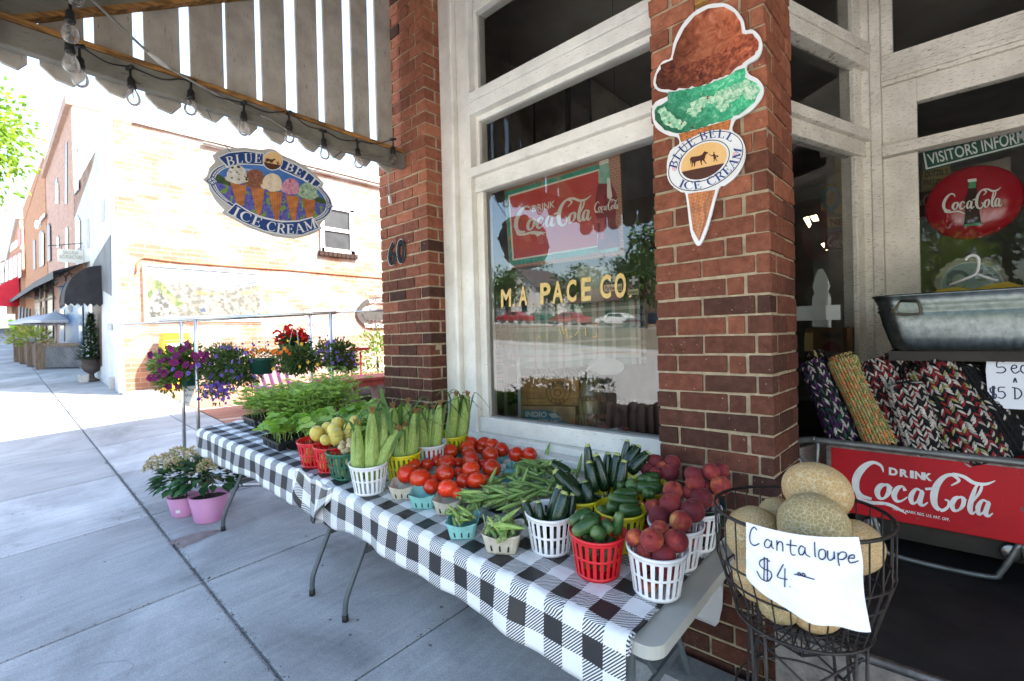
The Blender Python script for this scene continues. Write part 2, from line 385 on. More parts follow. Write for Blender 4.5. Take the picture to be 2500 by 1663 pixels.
def brickmat(name, dark=1):
    m, p = base(name, .9, spec=.1); v = objvec(m); a = nd(m, 'Attribute', attribute_name='rnd')
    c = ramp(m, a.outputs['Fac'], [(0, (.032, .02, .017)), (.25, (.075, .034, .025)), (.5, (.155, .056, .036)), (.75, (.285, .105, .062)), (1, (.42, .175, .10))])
    n1 = noise_(m, v, 28, 6, .7); c = mixc(m, .55, c, ramp(m, n1, [(.3, (.2, .2, .2)), (.7, (.8, .78, .75))]), 'OVERLAY')
    sp = noise_(m, v, 90, 2, .5); c = mixc(m, ramp(m, sp, [(.70, (0, 0, 0)), (.76, (.7, .7, .7))]), c, (.42, .36, .30))
    st = noise_(m, v, 9, 5, .7); c = mixc(m, ramp(m, st, [(.62, (0, 0, 0)), (.8, (.6, .6, .6))]), c, (.05, .035, .03)); setc(m, p, c)
    bump(m, noise_(m, v, 120, 4, .7), .5, .004); return m
def oldpaint(name, c1, c2, wood=(.16, .13, .10), wear=.66, axis=(3, 3, 30)):
    """brush-streaked old white paint with cracks and bare wood showing"""
    m, p = base(name, .7, spec=.15); v = objvec(m)
    c = ramp(m, noise_(m, v, 5, 6, .6), [(.35, c2), (.65, c1)])
    cr = objvec(m, sc=axis); n = noise_(m, cr, 9, 6, .72)
    c = mixc(m, ramp(m, n, [(wear, (0, 0, 0)), (wear+.05, (1, 1, 1))]), c, wood)
    drt = noise_(m, v, 2.2, 6, .7); c = mixc(m, ramp(m, drt, [(.58, (0, 0, 0)), (.8, (.45, .45, .45))]), c, (.25, .22, .17)); setc(m, p, c)
    bump(m, n, .35, .004); return m
def wallbrick(name, cb, cw, peel=.45, mort=(.55, .52, .47), axis='X', sc=4.6, blo=.08):
    """brick wall with old paint; axis tells which way the wall faces"""
    m, p = base(name, .9, spec=.2); v = objvec(m); sx = nd(m, 'SeparateXYZ'); lk(m, v, sx.inputs[0]); cx = nd(m, 'CombineXYZ')
    lk(m, sx.outputs[1 if axis == 'X' else 0], cx.inputs[0]); lk(m, sx.outputs[2], cx.inputs[1])
    b = nd(m, 'TexBrick'); b.inputs['Scale'].default_value = sc; b.inputs['Color1'].default_value = (*cb, 1); b.inputs['Color2'].default_value = (*[x*.7 for x in cb], 1)
    b.inputs['Mortar'].default_value = (*mort, 1); b.inputs['Mortar Size'].default_value = .018; b.inputs['Brick Width'].default_value = .95; b.inputs['Row Height'].default_value = .34
    lk(m, cx.outputs[0], b.inputs['Vector'])
    if peel:
        n = noise_(m, objvec(m, sc=(1, 1, 2.2)), 1.0, 8, .72); f = ramp(m, n, [(peel, (1, 1, 1)), (peel+blo, (.2, .2, .2))])
        setc(m, p, mixc(m, f, ramp(m, noise_(m, v, 3, 5), [(.3, cw), (.7, tuple(x*.82 for x in cw))]), b.outputs[0]))
    else: setc(m, p, b.outputs[0])
    bump(m, b.outputs['Fac'], -.4, .02); return m
M = {}
M['concrete'] = concrete(); M['brick'] = brickmat('brick')
M['mortar'] = pm('mortar', (.42, .33, .22), (.27, .21, .14), 30, .95, .8, 220, .004)
M['white'] = oldpaint('old_white_paint', (.77, .74, .67), (.64, .61, .55), wear=.63)
M['whiteh'] = oldpaint('old_white_paint_flat', (.77, .75, .69), (.64, .62, .57), wear=.61, axis=(3, 30, 30))
M['crack'] = oldpaint('cracked_paint', (.76, .715, .625), (.60, .56, .48), (.22, .19, .15), .57, (4, 4, 26))
M['picket'] = oldpaint('picket_paint', (.50, .465, .41), (.34, .31, .27), (.13, .11, .09), .61, (16, 16, 1.6))
M['rawwood'] = pm('raw_wood', (.42, .21, .065), (.16, .08, .03), 9, .85, .6, 60, .004, sc=(6, 1, 6), lo=.4, hi=.6)
M['beam'] = oldpaint('beam_paint', (.24, .225, .19), (.15, .14, .115), (.09, .07, .05), .6, (12, 2, 12))
M['soffit'] = oldpaint('soffit_paint', (.52, .49, .44), (.40, .37, .33), (.12, .1, .08), .66, (2, 12, 12))
M['plaster'] = pm('plaster', (.30, .28, .25), (.22, .20, .18), 2, .9)
M['dark'] = pm('dark_wood', (.02, .017, .014), (.035, .028, .022), 6, .6)
M['floorw'] = pm('floor_boards', (.05, .035, .022), (.03, .02, .014), 5, .6)
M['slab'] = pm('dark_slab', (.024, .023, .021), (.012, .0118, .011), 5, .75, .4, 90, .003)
M['asphalt'] = pm('asphalt', (.46, .45, .435), (.37, .365, .355), 3, .9, .4, 200)
M['roadline'] = flatc('road_paint', (.75, .74, .7)); M['roadyel'] = flatc('yellow_road_paint', (.55, .33, .04))
M['gravel'] = pm('gravel', (.26, .22, .17), (.13, .12, .09), 9, .95, .6, 60)
M['earth'] = pm('earth', (.16, .15, .12), (.09, .09, .06), 2, .95)
M['steel'] = pm('polished_steel', (.62, .62, .60), (.5, .5, .49), 20, .28, metal=1)
M['greysteel'] = pm('grey_enamel', (.085, .10, .108), (.065, .08, .087), 12, .42, spec=.5)
M['black'] = pm('black_plastic', (.018, .018, .018), (.028, .028, .027), 20, .4)
M['wire'] = pm('black_wire', (.008, .007, .007), (.022, .015, .012), 50, .5, spec=.4)
M['nosing'] = pm('metal_nosing', (.38, .37, .35), (.2, .19, .18), 25, .35, metal=.9)
M['pavers'] = wallbrick('brick_pavers', (.30, .13, .09), (.4, .3, .25), 0, (.3, .25, .2), 'Y', 5)
def glassmat(name, tint=(1, 1, 1), boost=1.7, rough=0.0):
    """thin pane: what passes through plus the pane's own two-sided Fresnel reflection"""
    m = bpy.data.materials.new(name); m.use_nodes = True; t = m.node_tree; t.nodes.remove(t.nodes['Principled BSDF'])
    f = nd(m, 'Fresnel'); f.inputs[0].default_value = 1.5; k = math_(m, 'MULTIPLY', f.outputs[0], boost); k.node.use_clamp = True
    a = nd(m, 'BsdfTransparent'); a.inputs[0].default_value = (*tint, 1); g = nd(m, 'BsdfGlossy'); g.inputs['Roughness'].default_value = rough
    x = nd(m, 'MixShader'); lk(m, k, x.inputs[0]); lk(m, a.outputs[0], x.inputs[1]); lk(m, g.outputs[0], x.inputs[2]); lk(m, x.outputs[0], t.nodes['Material Output'].inputs[0]); return m
def bulbmat():
    m = glassmat('bulb_glass', (.97, .96, .94), 1.1, .03); out = m.node_tree.nodes['Material Output']; s_ = out.inputs[0].links[0].from_socket; t = nd(m, 'BsdfTranslucent'); t.inputs[0].default_value = (.9, .9, .88, 1); x = nd(m, 'MixShader'); x.inputs[0].default_value = .14; lk(m, s_, x.inputs[1]); lk(m, t.outputs[0], x.inputs[2]); lk(m, x.outputs[0], out.inputs[0]); return m
M['glass'] = glassmat('window_glass', (.93, .95, .94), 2.6); M['glass2'] = glassmat('clear_glass', (.95, .96, .95), .85); M['bulb'] = bulbmat()
# ================================================================ GROUND
mb = MB()
def gg(u, v):
    x = -260+u*520; y = -200+v*400; xx = max(-70, min(30, x))
    return (x, y, -BX*(xx+2.5) - .45 if y < 60 else -BX*(xx+2.5)-.45)
mb.grid(gg, 104, 40); struct(mb.build('ground', M['earth']))
# pavement: cast panels with open joints that run with the shop front
mb = MB(); g = .006; ys = [-2.35, -1.25, -.17, .889, 1.915, 2.30]; x0 = -2.05-1.423*38
for j in range(len(ys)-1):
    for i in range(43):
        xa, xb, ya, yb = x0+i*1.423+g, x0+(i+1)*1.423-g, ys[j]+(.010 if j == 3 else g), ys[j+1]-(.010 if j == 2 else g)
        if j == 4 and -1.9 < (xa+xb)/2: yb = 2.10
        mb.col = rnd.random()
        P = [(x, y, gz(x, y)) for x, y in ((xa, ya), (xb, ya), (xb, yb), (xa, yb))]
        mb.add([(p[0], p[1], p[2]-.1) for p in P]+P, [(0,3,2,1),(4,5,6,7),(0,1,5,4),(1,2,6,5),(2,3,7,6),(3,0,4,7)])
struct(mb.build('pavement', M['concrete'], bevel=.005))
mb = MB(); mb.add([(x, y, gz(x, y)-.03) for x, y in ((-56, -2.36), (6, -2.36), (6, 2.2), (-56, 2.2))], [(0,1,2,3)]); struct(mb.build('joint_filler', M['asphalt']))
mb = MB(); mb.add([(x, y, -BX*(x+2.5)+.068+(.02 if y > 3 else 0)) for x, y in ((-12.1, 2.305), (-3.27, 2.305), (-3.27, 16), (-12.1, 16))], [(0,1,2,3)]); struct(mb.build('alley_paving', M['pavers']))
mb = MB()                                                    # grit and crumbs caught in the joints
for i in range(1500):
    x = rnd.uniform(-7, -1.4); y = .889+rnd.gauss(0, .011) if i % 3 else rnd.choice((.889, 1.915))+rnd.gauss(0, .02)
    if i > 1150: y = rnd.uniform(-.1, 1.9); x = rnd.choice([x0+k*1.423 for k in range(34, 42)])+rnd.gauss(0, .009)
    r = rnd.uniform(.0012, .0045)*(1 if rnd.random() < .93 else 1.8); z = gz(x, y)+.0012; a = rnd.random()*6; P = [(x+r*rnd.uniform(.6, 1.6)*math.cos(a+k*1.57), y+r*rnd.uniform(.6, 1.6)*math.sin(a+k*1.57)) for k in range(4)]
    mb.add([(*p, z) for p in P]+[(x, y, z+r*.7)], [(0,1,4),(1,2,4),(2,3,4),(3,0,4)])
tag(mb.build('joint_grit', pm('grit', (.035, .032, .03), (.07, .06, .05), 200, .95)), 'dark grit and crumbs caught along the pavement joints', 'grit', kind='stuff')
mb = MB()                                                    # old gum and hairline cracks
for i in range(46):
    x, y = rnd.uniform(-7, -1.2), rnd.uniform(-.2, 1.85); r = rnd.uniform(.005, .013); k = rnd.uniform(.6, 1); P = [(x+r*math.cos(a*.7)*rnd.uniform(.8, 1.15), y+r*k*math.sin(a*.7)*rnd.uniform(.8, 1.15)) for a in range(9)]; mb.add([(*p, gz(*p)+.0009) for p in P], [tuple(range(9))])
for x, y, a, n in ((-3.1, .3, 1.2, 22), (-4.6, 1.3, 2.3, 16), (-2.6, 1.3, .4, 14)):
    P = []
    for j in range(n): P.append((x, y, gz(x, y)+.0012)); a += rnd.gauss(0, .35); x += .03*math.cos(a); y += .03*math.sin(a)
    mb.ribbon(P, [rnd.uniform(.0006, .0022) for _ in P], (0, 0, 1))
struct(mb.build('pavement_marks', pm('gum', (.10, .10, .10), (.15, .15, .15), 90, .9)))
mb = MB(); mb.smooth = False                               # rust-brown stain dried on the panel beside the table leg
sp = [AG(11, q, .0015) for q in ((980, 520), (1040, 500), (1100, 480), (1180, 462), (1250, 455), (1278, 462), (1240, 480), (1180, 505), (1130, 530), (1075, 545), (1060, 562), (1015, 560), (1005, 540), (965, 545))]
mb.poly(sp, n=GN); struct(mb.build('pavement_stain', pm('rust_stain', (.17, .13, .125), (.24, .21, .2), 14, .5)))
# road, markings, bank and upper lot on the far side (seen mirrored in the shop window)
def zr(x, y, dz=0): return -BX*(max(-70, x)+2.5) - .34 + dz
def strip(mb, x0, x1, y0, y1, dz, n=30, h=None):
    for i in range(n):
        a, b = x0+(x1-x0)*i/n, x0+(x1-x0)*(i+1)/n; H = (dz, dz) if h is None else h
        mb.add([(a, y0, zr(a, 0, H[0])), (b, y0, zr(b, 0, H[0])), (b, y1, zr(b, 0, H[1])), (a, y1, zr(a, 0, H[1]))], [(0,1,2,3)])
mb = MB(); strip(mb, -75, 25, -26.5, -2.5, 0); struct(mb.build('road', M['asphalt']))
mb = MB(); strip(mb, -75, 25, -2.5, -2.36, .13); strip(mb, -75, 25, -2.501, -2.499, 0, 30, (-.02, .13)); struct(mb.build('kerb', M['concrete']))
mb = MB(); strip(mb, -75, 25, -14.6, -14.48, .005)
for i in range(22): 
    x = -60+i*3.4; mb.add([(x, -14.48, zr(x, 0, .005)), (x+.12, -14.48, zr(x, 0, .005)), (x+2.6, -9.6, zr(x+2.6, 0, .005)), (x+2.48, -9.6, zr(x+2.5, 0, .005))], [(0,1,2,3)])
struct(mb.build('road_marking', M['roadline']))
mb = MB(); strip(mb, -75, 25, -21.6, -21.45, .005); strip(mb, -75, 25, -21.9, -21.75, .005); struct(mb.build('centre_marking', M['roadyel']))
mb = MB(); strip(mb, -75, 25, -34, -26.5, 0, 30, (1.3, 0)); struct(mb.build('bank', M['gravel']))
mb = MB(); strip(mb, -75, 25, -60, -34, 1.3); struct(mb.build('upper_lot', M['asphalt']))
# ================================================================ THE SHOP
def brick_pillar(o, x0, x1, y0, y1, z0, z1, course=.0807, seed=1, flip=0):
    R = random.Random(seed); mb = MB(); g = .013; N = int((z1-z0)/course); g = .0105
    core = MB(); core.box((x0+.008, y0+.008, z0), (x1-.008, y1, z0+N*course)); core.build('mortar_core', M['mortar'], o)
    def cells(L, first):
        out = []; a = 0; w_ = first
        while a < L-.03:
            b = min(a+w_, L)
            if L-b < .05: b = L
            out.append((a, b)); a = b; w_ = .213
        return out
    def put(a, b, c):
        zz = z0+c*course; j = lambda s_=.0022: R.uniform(-s_, s_)
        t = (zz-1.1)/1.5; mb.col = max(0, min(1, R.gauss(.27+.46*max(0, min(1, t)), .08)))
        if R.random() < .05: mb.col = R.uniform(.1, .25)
        A = [a[0]+j(), a[1]+j(), zz+g/2+j()]; B = [b[0]+j(), b[1]+j(), zz+course-g/2+j()]
        mb.box(A, B); n = len(mb.v)-8
        for i in range(n, n+8):
            v = mb.v[i]; mb.v[i] = (v[0]+j(.0012), v[1]+j(.0012), v[2]+j(.0016))
    for c in range(N):
        e = (c+flip) % 2
        fa, fb = (x0, x1) if e else (x0+.10, x1-.10)
        for a, b in cells(fb-fa, .213 if e else (.10 if fb-fa > .4 else .213)): put((fa+a+g/2, y0, 0), (fa+b-g/2, y0+.09, 0), c)
        sa = y0+(.10 if e else 0)
        for a, b in cells(y1-sa, .213 if not e else .2):
            if b-a > g+.01:
                put((x1-.09, sa+a+(g/2 if a or e else 0), 0), (x1, sa+b-g/2, 0), c); put((x0, sa+a+(g/2 if a or e else 0), 0), (x0+.09, sa+b-g/2, 0), c)
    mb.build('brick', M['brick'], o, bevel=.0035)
pl = thing('brick_pillar', (-2.97, PF, 0), 'red brick pillar carrying the black house number at the alley corner', 'pillar', 'brick pillars of the shop front')
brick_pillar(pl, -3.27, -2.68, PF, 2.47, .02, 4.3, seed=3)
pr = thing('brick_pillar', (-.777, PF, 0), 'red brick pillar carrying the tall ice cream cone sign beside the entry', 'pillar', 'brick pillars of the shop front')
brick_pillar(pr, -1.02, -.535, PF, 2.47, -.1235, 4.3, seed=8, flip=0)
# shop shell
sh = thing('shop_building', (0, 8, 0), 'brick shop building behind the window and entry', 'building')
mb = MB(); mb.box((-3.27, 2.475, 0), (-3.02, 12, 7.5)); mb.box((-3.02, 11.75, 0), (6, 12, 7.5)); mb.box((5.75, 2.3, 0), (6, 11.75, 7.5)); mb.box((-3.02, 2.3, 4.25), (5.75, 2.55, 7.5)); mb.box((-3.27, PF, 4.32), (-3.02, 2.47, 7.5))
mb.build('wall', wallbrick('side_brick', (.3, .12, .07), (.5, .45, .4), 0), sh)
mb = MB(); mb.box((-3.02, 2.55, 6.9), (5.75, 11.75, 7.0)); mb.build('roof', M['asphalt'], sh)
mb = MB(); mb.box((-3.02, 2.56, 4.0), (5.75, 11.75, 4.1)); mb.box((-3.02, 2.475, .3), (-2.98, 11.75, 4.0)); mb.box((-2.98, 9.0, .3), (5.7, 9.05, 4.0)); mb.build('interior_plaster', M['plaster'], sh)
mb = MB(); mb.box((-2.98, 2.5, .30), (5.7, 11.7, .37)); mb.build('floor', M['floorw'], sh)
mb = MB(); mb.box((-2.68, 2.25, 0), (-1.02, 2.45, .70)); mb.build('bulkhead', M['brick'], sh)
mb = MB(); mb.box((-2.62, 2.45, .37), (-1.05, 3.1, .86)); mb.build('display_ledge', M['dark'], sh)
# big window
XL, XR = -2.30, -1.02
sw = thing('shop_window', (-1.7, WF, .7), 'large shop window with white peeling frame and gold lettering between the brick pillars', 'window')
mb = MB()
mb.box((-2.68, WF-.02, .55), (-2.55, WF+.12, 4.25)); mb.box((-2.55, WF-.045, .55), (-2.515, WF+.12, 4.25)); mb.box((-2.515, WF-.005, .55), (-2.39, WF+.12, 4.25))
mb.box((-2.39, WF-.03, .55), (-2.365, WF+.12, 4.25)); mb.box((-2.365, WF+.012, .88), (XL, WF+.1, 2.475)); mb.box((-2.365, WF+.02, 2.60), (-2.33, WF+.1, 4.25))
mb.build('jamb', M['white'], sw, bevel=.006)
mb = MB()
mb.box((-2.365, WF+.0, 2.475), (XR, WF+.1, 2.575)); mb.box((-2.40, WF-.035, 2.575), (XR, WF+.1, 2.635)); mb.box((-2.33, WF+.03, 2.635), (XR, WF+.1, 2.655))
mb.box((-2.365, WF-.03, 2.985), (XR, WF+.1, 3.065)); mb.box((-2.40, WF-.04, 3.065), (XR, WF+.1, 3.125)); mb.box((-2.33, WF+.02, 2.95), (XR, WF+.1, 2.985)); mb.box((-2.33, WF, 3.66), (XR, WF+.1, 3.76)); mb.box((-2.33, WF+.02, 4.1), (XR, WF+.1, 4.25))
mb.build('transom_bar', M['whiteh'], sw, bevel=.006)
mb = MB(); mb.box((-2.365, WF-.01, .885), (XR, WF+.1, .985)); mb.build('bottom_rail', M['whiteh'], sw, bevel=.005)
mb = MB(); mb.box((-2.55, 2.085, .80), (XR, WF+.11, .842)); mb.box((-2.515, WF-.06, .842), (XR, WF+.11, .884)); mb.box((-2.68, 2.19, .55), (XR, WF+.1, .80)); mb.build('sill', M['whiteh'], sw, bevel=.006)
GY = WF+.045
for a, b in ((.98, 2.48), (2.65, 2.96), (3.12, 3.67), (3.75, 4.12)):
    mb = MB(); mb.add([(-2.36, GY, a), (-1.0, GY, a), (-1.0, GY, b), (-2.36, GY, b)], [(0,1,2,3)]); mb.build('pane', M['glass' if a < 1 else 'glass2'], sw)
# gold lettering on the pane (K6/K7 pixels)
F = Flat(6, (0, GY, 0), (0, -1, 0)); gold = pm('gold_leaf', (.62, .42, .12), (.50, .33, .09), 40, .45, spec=.5)
for ch, x0, x1, t, b in (('M',952,1025,1048,1182),('.',1038,1054,1158,1175),('A',1080,1142,1030,1172),('.',1168,1184,1152,1168),('P',1234,1308,1003,1160),('A',1320,1400,990,1153),('C',1424,1494,980,1147),('E',1530,1600,965,1138),('C',1664,1744,944,1122),('O',1768,1852,932,1117),('.',1872,1892,1092,1112)):
    k = -.11; F.text(ch, [(x0, t-k*0+4), (x1, t-8+4), (x1, b-8), (x0, b)], 0, .004, .03)
F.mb.build('gold_lettering', gold, sw)
F = Flat(7, (0, GY, 0), (0, -1, 0))                    # flaking remains of the second line
for pts in ([(785,590),(800,645)],[(805,575),(818,640),(835,600)],[(840,600),(845,665),(880,655)],[(900,650),(925,615)],[(975,595),(978,650)],[(1035,580),(1062,572)],[(1030,660),(1060,655),(1050,625)],[(632,650),(650,668)],[(695,640),(705,660)]): F.stroke(pts, 7, 0, .004)
F.mb.build('worn_lettering', gold, sw)
# slanted side window, corner post and door wall of the recessed entry
P0, P1 = Vector((-.69, 2.475, 0)), Vector((-.372, 3.47, 0)); dv = (P1-P0).normalized(); nv = Vector((dv.y, -dv.x, 0))
aw = thing('entry_window', (-.45, 2.85, .4), 'slanted white framed side window between the cone pillar and the entry door', 'window')
def slab(mb, z0, z1, a=0, b=1, o0=0, o1=.08):
    p, q = P0.lerp(P1, a)+nv*o0, P0.lerp(P1, b)+nv*o0; w_ = -nv*o1
    mb.add([(*(e.xy), z) for z in (z0, z1) for e in (p, q, q+w_, p+w_)], [(0,3,2,1),(4,5,6,7),(0,1,5,4),(1,2,6,5),(2,3,7,6),(3,0,4,7)])
mb = MB(); slab(mb, 2.49, 2.575); slab(mb, 2.575, 2.633, o0=.03); slab(mb, 2.985, 3.065, o0=.025); slab(mb, 3.065, 3.123, o0=.035); slab(mb, 3.66, 3.76); slab(mb, .45, .9, o0=-.03)
slab(mb, .9, 4.2, .9, 1, -.015); mb.build('window_frame', M['crack'], aw, bevel=.005)
for a, b in ((.89, 2.50), (2.63, 2.99), (3.12, 3.67)):
    mb = MB(); p, q = P0-nv*.04, P1-nv*.04; mb.add([(p.x, p.y, a), (q.x, q.y, a), (q.x, q.y, b), (p.x, p.y, b)], [(0,1,2,3)]); mb.build('pane', M['glass2'], aw)
dw = thing('entry_door_wall', (.2, 3.3, .39), 'white cracked entry frame with dark door glass behind the metal tub', 'door')
mb = MB(); mb.box((-.412, 3.45, .45), (-.355, 3.58, 4.2)); mb.box((-.355, 3.44, .45), (-.307, 3.58, 4.2)); mb.build('corner_post', M['crack'], dw, bevel=.005)
mb = MB(); DY = 3.5
mb.box((-.307, DY, .45), (-.154, DY+.06, 2.472)); mb.box((-.307, DY, 2.538), (-.154, DY+.06, 2.878)); mb.box((-.154, DY, 2.749), (1.3, DY+.06, 2.878)); mb.box((-.307, DY-.02, 2.878), (1.3, DY+.06, 2.965)); mb.box((-.307, DY-.035, 2.90), (1.3, DY+.06, 2.927)); mb.box((-.307, DY+.01, 2.965), (1.3, DY+.06, 3.06)); mb.box((-.307, DY+.01, 3.06), (-.253, DY+.06, 4.2)); mb.box((-.307, DY, 4.0), (1.3, DY+.06, 4.2)); mb.box((1.05, DY, .45), (1.3, DY+.06, 2.472))
mb.build('door_frame', M['crack'], dw, bevel=.004)
mb = MB(); mb.box((-.307, DY-.045, 2.475), (1.3, DY+.05, 2.534)); mb.build('door_head_bar', M['crack'], dw, bevel=.004)
mb = MB(); mb.box((-.154, DY+.012, .45), (1.05, DY+.05, 1.1)); mb.build('kick_panel', M['dark'], dw)
mb = MB()
for a, b in ((1.1, 2.475), (2.534, 2.75), (3.06, 4.0)): mb.add([(-.25 if a > 2.9 else -.154, DY+.03, a), (1.05, DY+.03, a), (1.05, DY+.03, b), (-.25 if a > 2.9 else -.154, DY+.03, b)], [(0,1,2,3)])
mb.build('door_glass', M['glass2'], dw)
# other side of the entry (outside the photo's frame): second slanted window and pillar
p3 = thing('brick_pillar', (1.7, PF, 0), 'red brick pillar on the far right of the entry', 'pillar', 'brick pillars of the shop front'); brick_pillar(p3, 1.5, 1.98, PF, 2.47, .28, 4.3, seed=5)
mb = MB(); mb.bar((1.3, 3.53, 2.2), (1.6, 2.47, 2.2), .06, 4.0); mb.build('side_panel', M['crack'], dw)
mb = MB(); mb.box((1.98, 2.3, -.2), (5.75, 2.5, 4.3)); mb.build('front_wall', wallbrick('front_brick', (.28, .1, .06), (.5, .4, .3), 0, axis='Y'), sh)
# entry step
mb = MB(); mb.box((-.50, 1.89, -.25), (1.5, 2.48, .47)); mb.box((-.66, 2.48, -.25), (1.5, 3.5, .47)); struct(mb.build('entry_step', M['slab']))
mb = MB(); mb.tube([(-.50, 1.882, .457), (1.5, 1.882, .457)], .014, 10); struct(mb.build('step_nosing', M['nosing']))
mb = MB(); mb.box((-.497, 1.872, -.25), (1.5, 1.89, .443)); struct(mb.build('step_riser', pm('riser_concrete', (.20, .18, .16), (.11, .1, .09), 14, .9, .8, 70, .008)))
mb = MB(); mb.box((-1.05, 1.86, -.2), (-.53, 2.03, .11)); struct(mb.build('kerb_block', M['concrete']))
# ================================================================ CANOPY with picket end, beam, rafter
ca = thing('canopy', (-1, 1, 3.5), 'weathered wooden canopy with picket boards hanging at its alley end', 'canopy')
RS = (4.15-2.93)/2.0
mb = MB()
for i in range(13):
    y0 = -.05+i*.168; mb.add([(x, y, 2.98+RS*(y-.05)+d) for d in (0, .025) for x, y in ((-3.2, y0), (4.5, y0), (4.5, y0+.162), (-3.2, y0+.162))], [(0,3,2,1),(4,5,6,7),(0,1,5,4),(1,2,6,5),(2,3,7,6),(3,0,4,7)])
mb.build('roof_boards', M['soffit'], ca)
mb = MB(); mb.add([(x, y, 3.01+RS*(y-.05)) for x, y in ((-3.2, -.06), (4.5, -.06), (4.5, 2.1), (-3.2, 2.1))], [(0,1,2,3)]); mb.build('roof_sheet', M['asphalt'], ca)
mb = MB()
for x in (-1.6, -.2, 1.2, 2.6, 4.0): mb.bar((x, -.05, 2.90), (x, 2.08, 2.90+RS*2.13), .05, .12)
mb.build('rafter', M['soffit'], ca)
mb = MB(); mb.bar((-2.955, -.06, 2.86), (-2.955, 2.07, 4.16), .05, .085); mb.build('end_rafter', M['beam'], ca); mb = MB(); mb.bar((-2.95, -.06, 2.806), (-2.95, 2.07, 4.106), .055, .02); mb.build('raw_edge', M['rawwood'], ca)
mb = MB(); mb.bar((-2.94, -.1, 2.836), (-2.94, 2.075, 2.792), .05, .105); mb.build('end_beam', M['beam'], ca, bevel=.004)
mb = MB(); mb.bar((-2.945, -.1, 2.905), (-2.945, 2.075, 2.861), .06, .028); mb.build('raw_edge', M['rawwood'], ca, bevel=.004)
mb = MB(); mb.bar((-3.2, -.08, 2.88), (4.5, -.08, 2.88), .04, .16); mb.build('front_fascia', M['picket'], ca)
mb = MB()
for i in range(42): x = -3.18+i*.183; mb.poly([(x, -.105, 2.96), (x, -.105, 2.70), (x+.045, -.105, 2.655), (x+.115, -.105, 2.655), (x+.16, -.105, 2.70), (x+.16, -.105, 2.96)], .02, (0, -1, 0))
mb.build('front_valance', M['picket'], ca)
# picket boards: left and right edges and lower tips in K1 pixels
PX = -2.99
for i, (xl, xr, yb) in enumerate(((-60,160,385),(230,490,480),(550,770,550),(835,1040,640),(1100,1290,690),(1310,1475,765),(1510,1645,820),(1710,1830,865),(1868,1978,912),(2028,2122,950),(2165,2250,985))):
    a, b = AX(1, (xl, 450), PX), AX(1, (xr, 450), PX); t = AX(1, ((xl+xr)/2, yb), PX).z; w_ = b.y-a.y; ch = w_*.33
    y0, y1 = a.y, b.y; zt = lambda y: 2.96+RS*(y-.05)
    mb = MB(); mb.poly([(PX, y0, zt(y0)), (PX, y0, t+ch*1.15), (PX, y0+ch, t+.012), (PX, y1-ch*.8, t), (PX, y1, t+ch), (PX, y1, zt(y1))], .022, (1, 0, 0)); mb.build('picket', M['picket'], ca, bevel=.003)
# steel tie cable with its turnbuckle
tc = thing('tie_cable', (-2.7, 1, 3), 'grey tie cable with pale sleeve crossing the canopy beam', 'cable')
mb = MB(); P = [AX(1, q, x) for q, x in (((380,-180),-2.6),((530,0),-2.7),((850,300),-2.8),((985,400),-2.84),((1300,575),-2.9),((1500,665),-2.9))]
mb.tube(P, .006, 8); mb.tube([AX(1, q, -2.895) for q in ((1500,665),(1560,690),(1700,780),(1860,852),(2030,875),(2200,900))], .005, 6); mb.build('cable', pm('cable_grey', (.30, .28, .25), (.2, .19, .17), 30, .6), tc)
mb = MB(); mb.tube([P[2], P[2].lerp(P[3], .3), P[2].lerp(P[3], .5), P[2].lerp(P[3], .8), P[3]], .013, 10, rs=[.008, .013, .016, .012, .008]); mb.build('sleeve', pm('sleeve', (.5, .48, .44), (.4, .38, .35), 20, .5), tc)
# house number
F = Flat(6, (0, PF-.003, 0), (0, -1, 0))
hn = thing('house_number', AY(6, (195, 790), PF), 'black house number 60 with white outline on the alley pillar', 'house number')
NUMB = pm('number_black', (.012, .012, .012), None, 9, .7, spec=.1); F.text('6', [(133, 711), (193, 696), (195, 880), (137, 888)], 0, .001, .03); F.mb.build('number_edging', flatc('number_white', (.42, .42, .40)), hn)
for t, q in (('6', [(136, 715), (190, 700), (192, 876), (140, 884)]), ('0', [(200, 698), (258, 682), (260, 862), (204, 870)])):
    F = Flat(6, (0, PF-.003, 0), (0, -1, 0)); 
    if t == '0':
        F.text('0', [(197, 694), (261, 678), (263, 866), (201, 874)], 0, .001, .03); F.mb.build('number_edging', bpy.data.materials['number_white'], hn); F = Flat(6, (0, PF-.003, 0), (0, -1, 0))
    F.text(t, q, 0, .012, .025); F.mb.build('digit', NUMB, hn)
# plug hanging from its cord at the beam's end
pg = thing('plug_cord', AY(6, (150, 420), PF-.02), 'white plug dangling on a cord at the top of the house number pillar', 'cord')
mb = MB(); mb.tube([AY(6, q, PF-.02) for q in ((165,120),(150,170),(140,260),(148,340),(150,380))], .0035, 6); mb.build('cord', flatc('cord_grey', (.35, .33, .3)), pg)
mb = MB(); mb.bar(AY(6, (150, 380), PF-.02), AY(6, (156, 430), PF-.02), .016, .016); mb.bar(AY(6, (152, 430), PF-.02), AY(6, (153, 448), PF-.02), .003); mb.bar(AY(6, (160, 428), PF-.02), AY(6, (161, 445), PF-.02), .003); mb.build('plug', flatc('plug_white', (.7, .69, .66)), pg)
